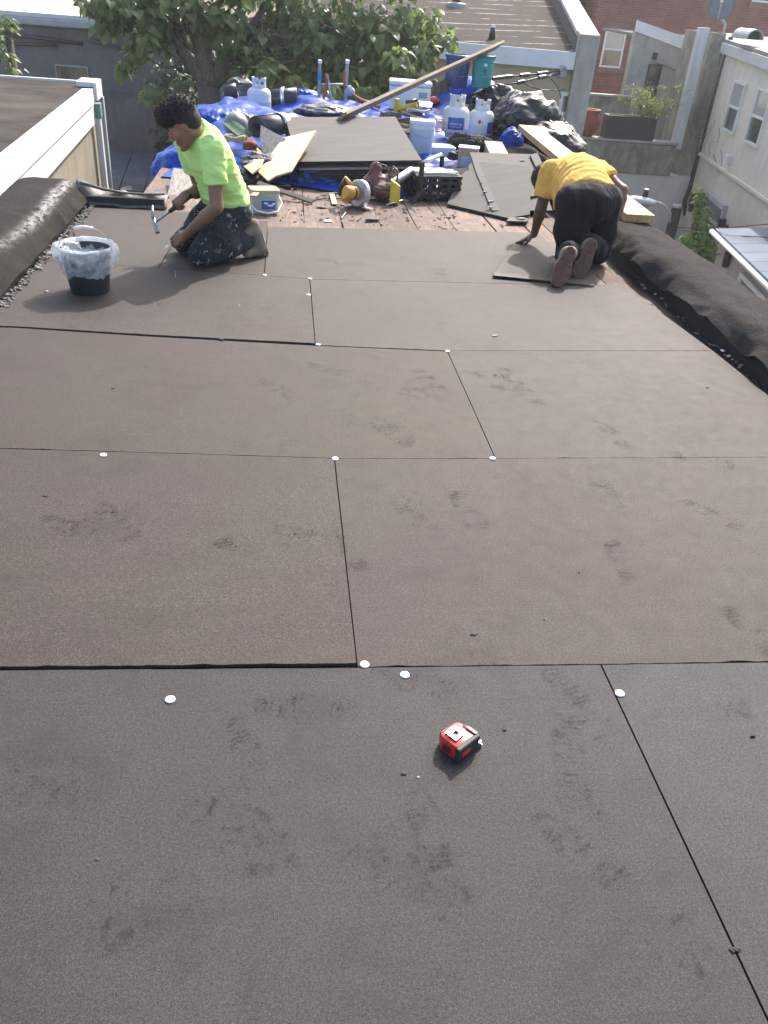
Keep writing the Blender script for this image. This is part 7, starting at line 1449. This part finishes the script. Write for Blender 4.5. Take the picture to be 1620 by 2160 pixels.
def bucket():
    p = onz(191, 613, 0); root = thing('bucket', 'black bucket with wire handle, lined with a clear plastic bag', 'bucket', (float(p[0]), float(p[1]), .0008), rad(8)); h = .245; m = MB()
    m.lathe([(.02, .004), (.105, .0), (.108, .006), (.122, .13), (.134, h-.03), (.140, h-.028), (.141, h), (.133, h), (.128, h-.03), (.114, .10), (.10, .010), (.02, .010)], 36, caps=False); obj('pail', m, mat('bucket_black', (.020, .024, .030), (.03, .034, .04), rough=.5, scale=8), root, auto=35)
    # liner: inside, over the rim, hanging down outside
    nu = 120; prof = [(.02, .05, 0), (.09, .055, .004), (.112, .13, .003), (.126, h-.02, .003), (.140, h+.024, .008), (.154, h+.014, .012), (.159, h-.022, .015), (.159, h-.05, .017), (.152, h-.08, .016), (.143, h-.105, .013), (.134, h-.125, .010)]
    vs = []; u = np.linspace(0, 2*math.pi, nu, endpoint=False)
    for j, (r, z, am) in enumerate(prof):
        D = np.c_[np.cos(u)*3.4, np.sin(u)*3.4, np.full(nu, j*.35)]; w = ridged(D, 3, 5)*am*1.25; low = np.clip((j-5)/4, 0, 1); dz = low*(-.050*np.cos(u+math.pi/2)*(np.cos(u+math.pi/2) > 0)+.014*np.sin(u*3+.5)+.02+.02*ridged(D*.8, 2, 9))
        vs += [((r+w[i]+low*.010*math.cos(u[i]+.6))*math.cos(u[i]), (r+w[i])*math.sin(u[i]), z+dz[i]+w[i]*.35) for i in range(nu)]
    m = MB(); m.add(vs, [(j*nu+i, j*nu+(i+1) % nu, (j+1)*nu+(i+1) % nu, (j+1)*nu+i) for j in range(len(prof)-1) for i in range(nu)]); MATS['liner'] = m_liner(); o = obj('liner', m, MATS['liner'], root, smooth=True); sb = o.modifiers.new('s', 'SUBSURF'); sb.levels = 1; sb.render_levels = 1
    fm = MB(); fn_ = lambda u_, v_: np.c_[.128*np.sqrt(v_)*np.cos(u_*6.2832), .128*np.sqrt(v_)*np.sin(u_*6.2832), h-.035+.055*(v_-.3)*(np.cos(u_*6.2832-3.6) > -.2)-.06*(1-v_)+ridged(np.c_[np.cos(u_*6.2832)*v_*2.4, np.sin(u_*6.2832)*v_*2.4, v_*0], 3, 3)*.016]
    fm.grid(fn_, 60, 20); obj('liner_fold', fm, MATS['liner'], root, smooth=True)
    a = np.linspace(0, math.pi, 22); pts = [(.142*math.cos(t), .03*math.sin(t)+.0, h-.01+.115*math.sin(t)) for t in a]; m = MB(); m.tube(pts, .0022, 6); hd = obj('handle', m, STEEL, root, smooth=True); m = MB(); m.tube([pts[i] for i in range(8, 14)], .0085, 10); obj('grip', m, WHITEP, hd, smooth=True)
bucket()
def tape_measure():
    p = onz(962, 1578, 0); root = thing('tape_measure', 'red and black tape measure with silver belt clip on the boards', 'tape measure', (float(p[0]), float(p[1]), .0005), rad(38))
    def prof(s_, n=7):
        pts = []
        for cx, cy, r, a0 in ((.020*s_, .018*s_, .017*s_, 0), (-.018*s_, .018*s_, .018*s_, 90), (-.022*s_, -.022*s_, .012*s_, 180), (.024*s_, -.022*s_, .010*s_, 270)):
            for k_ in range(n): a = rad(a0+90*k_/(n-1)); pts.append((cx+r*math.cos(a), cy+r*math.sin(a)))
        return pts
    def ring(s_, z): return [(x, y, z) for x, y in prof(s_)]
    obj('case', loft([ring(.93, .001), ring(1.0, .006), ring(1.0, .040), ring(.95, .0455), ring(.86, .047)]), REDP, root, auto=45)
    m = MB()
    for (x0, x1, y0, y1) in ((-.039, .041, -.0385, -.024), (.0255, .0415, -.0235, .014)):
        m = MB(); m.box(((x0+x1)/2, (y0+y1)/2, .0245), (x1-x0, y1-y0, .049)); obj('rubber_bumper', m, RUB, root, bevel=.005, seg=3)
    m = MB(); m.box((-.006, .0385, .022), (.03, .006, .030)); obj('grip_pad', m, RUB, root, bevel=.003)
    # belt clip: steel frame with a slot, tilted
    Mx = TR(-.006, .004, .0535) @ RX(5) @ RZ(4); cl = MB(); w, d, t = .036, .030, .0018
    for (cx, cy, lx, ly) in ((-w/2+.005, 0, .010, d), (w/2-.005, 0, .010, d), (0, -d/2+.0045, w-.0201, .009), (0, d/2-.0045, w-.0201, .009)): cl.box((cx, cy, 0), (lx, ly, t), M=Mx)
    cl.box((-.006, .018, -.004), (.030, .0016, .010), M=Mx); obj('belt_clip', cl, SILV, root, bevel=.0004, seg=1); m = MB(); m.box((-.006, .006, .0478), (.022, .018, .001)); obj('clip_pad', m, BLACKM, root)
    m = MB(); m.box((.034, -.016, .050), (.009, .030, .004), M=RZ(3)); obj('slide_lock', m, mat('pale_red', (.62, .20, .18), (.55, .15, .14), rough=.4), root, bevel=.0015); m = MB(); m.box((.046, -.034, .010), (.012, .004, .018)); m.box((.0500, -.034, .006), (.0016, .012, .012)); obj('hook', m, SILV, root)
    m = MB(); m.box((-.0396, .002, .024), (.0012, .022, .018)); obj('badge', m, RUB, root); m = MB(); m.box((-.010, -.0392, .026), (.030, .0012, .014)); obj('badge', m, REDP, root)
tape_measure()
def loose():
    o = cap_o.copy(); COL.objects.link(o); p = onz(349, 588, .0012); o.location = p; o.rotation_euler = (0, 0, 0); o.name = 'loose_cap'; tag(o, 'loose white cap disc lying flat near the nail', 'cap'); ROOT[o.name] = Matrix.Translation(Vector(p))
    m = MB(); a, b = onz(371, 586, .003), onz(369, 572, .003); m.tube([a, b], .0017, 6); m.tube([b, b+unit(b-a)*.002], .005, 8); tag(obj('loose_nail', m, STEEL, world=True), 'single bright nail lying on the board by the knee', 'nail')
    for i, (x, y, s_, mt, lb, nm, cat, fz) in enumerate(((852, 1632, .008, BARK, 'tiny brown splinter below the tape measure', 'splinter', 'debris', .6), (1588, 1553, .008, DARK, 'black crumb on the board past the open seam with the wood chip', 'tar_crumb', 'debris', .7), (1549, 2004, .011, BARK, 'small wood chip stuck in the open seam', 'wood_chip', 'debris', .6), (1064, 1540, .007, DARK, 'dark crumb beside the tape measure', 'tar_crumb', 'debris', .5), (1042, 709, .022, FLK, 'pale curled scrap on the middle board', 'paper_scrap', 'scrap', .3), (98, 616, .016, FLK, 'pale mortar crumb between the bucket and the parapet', 'mortar_crumb', 'debris', .6), (465, 717, .020, DARK, 'torn fibre tuft at the lifted board edge', 'fibre_tuft', 'debris', .5), (238, 820, .008, DARK, 'black fleck on the brown board below the lifted edge', 'tar_crumb', 'debris', .5), (95, 1046, .012, DARK, 'dark fibre flake near the joint with a single cap disc', 'fibre_flake', 'debris', .3), (205, 1812, .006, BARK, 'brown crumb alone on the greyest board, far from the tape measure', 'mortar_crumb', 'debris', .5), (1150, 1306, .006, FLK, 'tiny pale crumb a step behind the tape measure', 'mortar_crumb', 'debris', .6), (882, 1640, .005, FLK, 'white speck near the splinter', 'speck', 'debris', .5), (505, 645, .010, FLK, 'white speck in the shadow of the kneeling person', 'speck', 'debris', .4), (1000, 1338, .011, DARK, 'dark scrap just behind the joint near the tape measure', 'fibre_flake', 'debris', .3), (1222, 1208, .006, DARK, 'tiny dark crumb amid the long mauve board', 'tar_crumb', 'debris', .5), (1492, 818, .010, DARK, 'small dark crumb on the board beside the dark parapet', 'tar_crumb', 'debris', .4))):
        flake(lb, onz(x, y, .0005), s_, mt, 80+i, nm, cat, fz)
    # litter on the deck planks
    r = np.random.default_rng(71); mb = MB()
    for i in range(240):
        x, y = r.uniform(-.55, 2.1), r.uniform(6.75, 8.2); s_ = r.uniform(.004, .022)*(1 if r.random() < .8 else 1.8); a = r.uniform(0, 6.28); c, sn = math.cos(a)*s_, math.sin(a)*s_; t = r.uniform(.2, .9); z = -.012
        mb.hexa([(x-c, y-sn, z), (x+sn*t, y-c*t, z), (x+c, y+sn, z), (x-sn*t, y+c*t, z)], [(x-c*.8, y-sn*.8, z+.004), (x+sn*t*.8, y-c*t*.8, z+.007), (x+c*.8, y+sn*.8, z+.004), (x-sn*t*.8, y+c*t*.8, z+.006)])
    tag(obj('wood_chips', mb, mat('chip_mix', (.28, .22, .17), (.08, .07, .065), rough=.95, scale=6, lo=.45, hi=.55), world=True), 'scattered splinters and grit on the bare deck planks', 'debris', kind='stuff')
    poly_sheet('shingle_scrap', 'curled grey shingle scrap on the planks below the saw', 'shingle', [onz(771, 462, .01), onz(800, 463, .004), onz(802, 456, .01), onz(776, 452, .014)], .008, SHEETM)
    flake('white paper scrap on the plank between pail and saw', onz(691, 466, -.012), .045, INKW, 91, 'paper_scrap', 'scrap', .12); flake('dark leaf shaped scrap near the dark batten', onz(678, 437, -.012), .07, DARK, 92, 'tar_scrap', 'scrap', .12)
    beam('metal_pin', 'bright metal pin lying beside the saw blade', onz(721, 458, .0), onz(729, 447, .0), .014, .006, SILV); beam('wood_sliver', 'long pale sliver on the planks behind the batten', onz(676, 408, .0), onz(712, 405, .0), .02, .008, OLDW); beam('wood_sliver', 'pale splintered sliver resting by the saw shoe', onz(706, 430, .0), onz(700, 408, .0), .05, .008, PINE)
    m = MB(); pts = [onz(815, 432, .0), onz(832, 427, .012), onz(850, 422, .006), onz(872, 424, .0)]; m.tube(pts, .005, 6); tag(obj('wire_offcut', m, SILV, world=True, smooth=True), 'bent bright wire offcut in front of the pouch', 'wire')
loose()
# ================================================================== lens glare, added as thin haze over the yards
hz = MB(); hz.box((0.0, 0.0, (GZ-1.0+5.8)/2), (410.0, 410.0, 5.8-(GZ-1.0)))
hm = bpy.data.materials.new('glare_haze'); hm.use_nodes = True; hn = hm.node_tree; hn.nodes.remove(hn.nodes['Principled BSDF'])
hv = hn.nodes.new('ShaderNodeVolumePrincipled'); hv.inputs['Density'].default_value = .0011; hv.inputs['Color'].default_value = (.93, .95, .96, 1); hv.inputs['Anisotropy'].default_value = .55
hn.links.new(hv.outputs[0], hn.nodes['Material Output'].inputs['Volume'])
ho = obj('glare_haze', hz, hm, world=True); ho['kind'] = 'stuff'; ho['label'] = 'added lens glare as pale haze over roofs and yards'; ho['category'] = 'glare_haze'
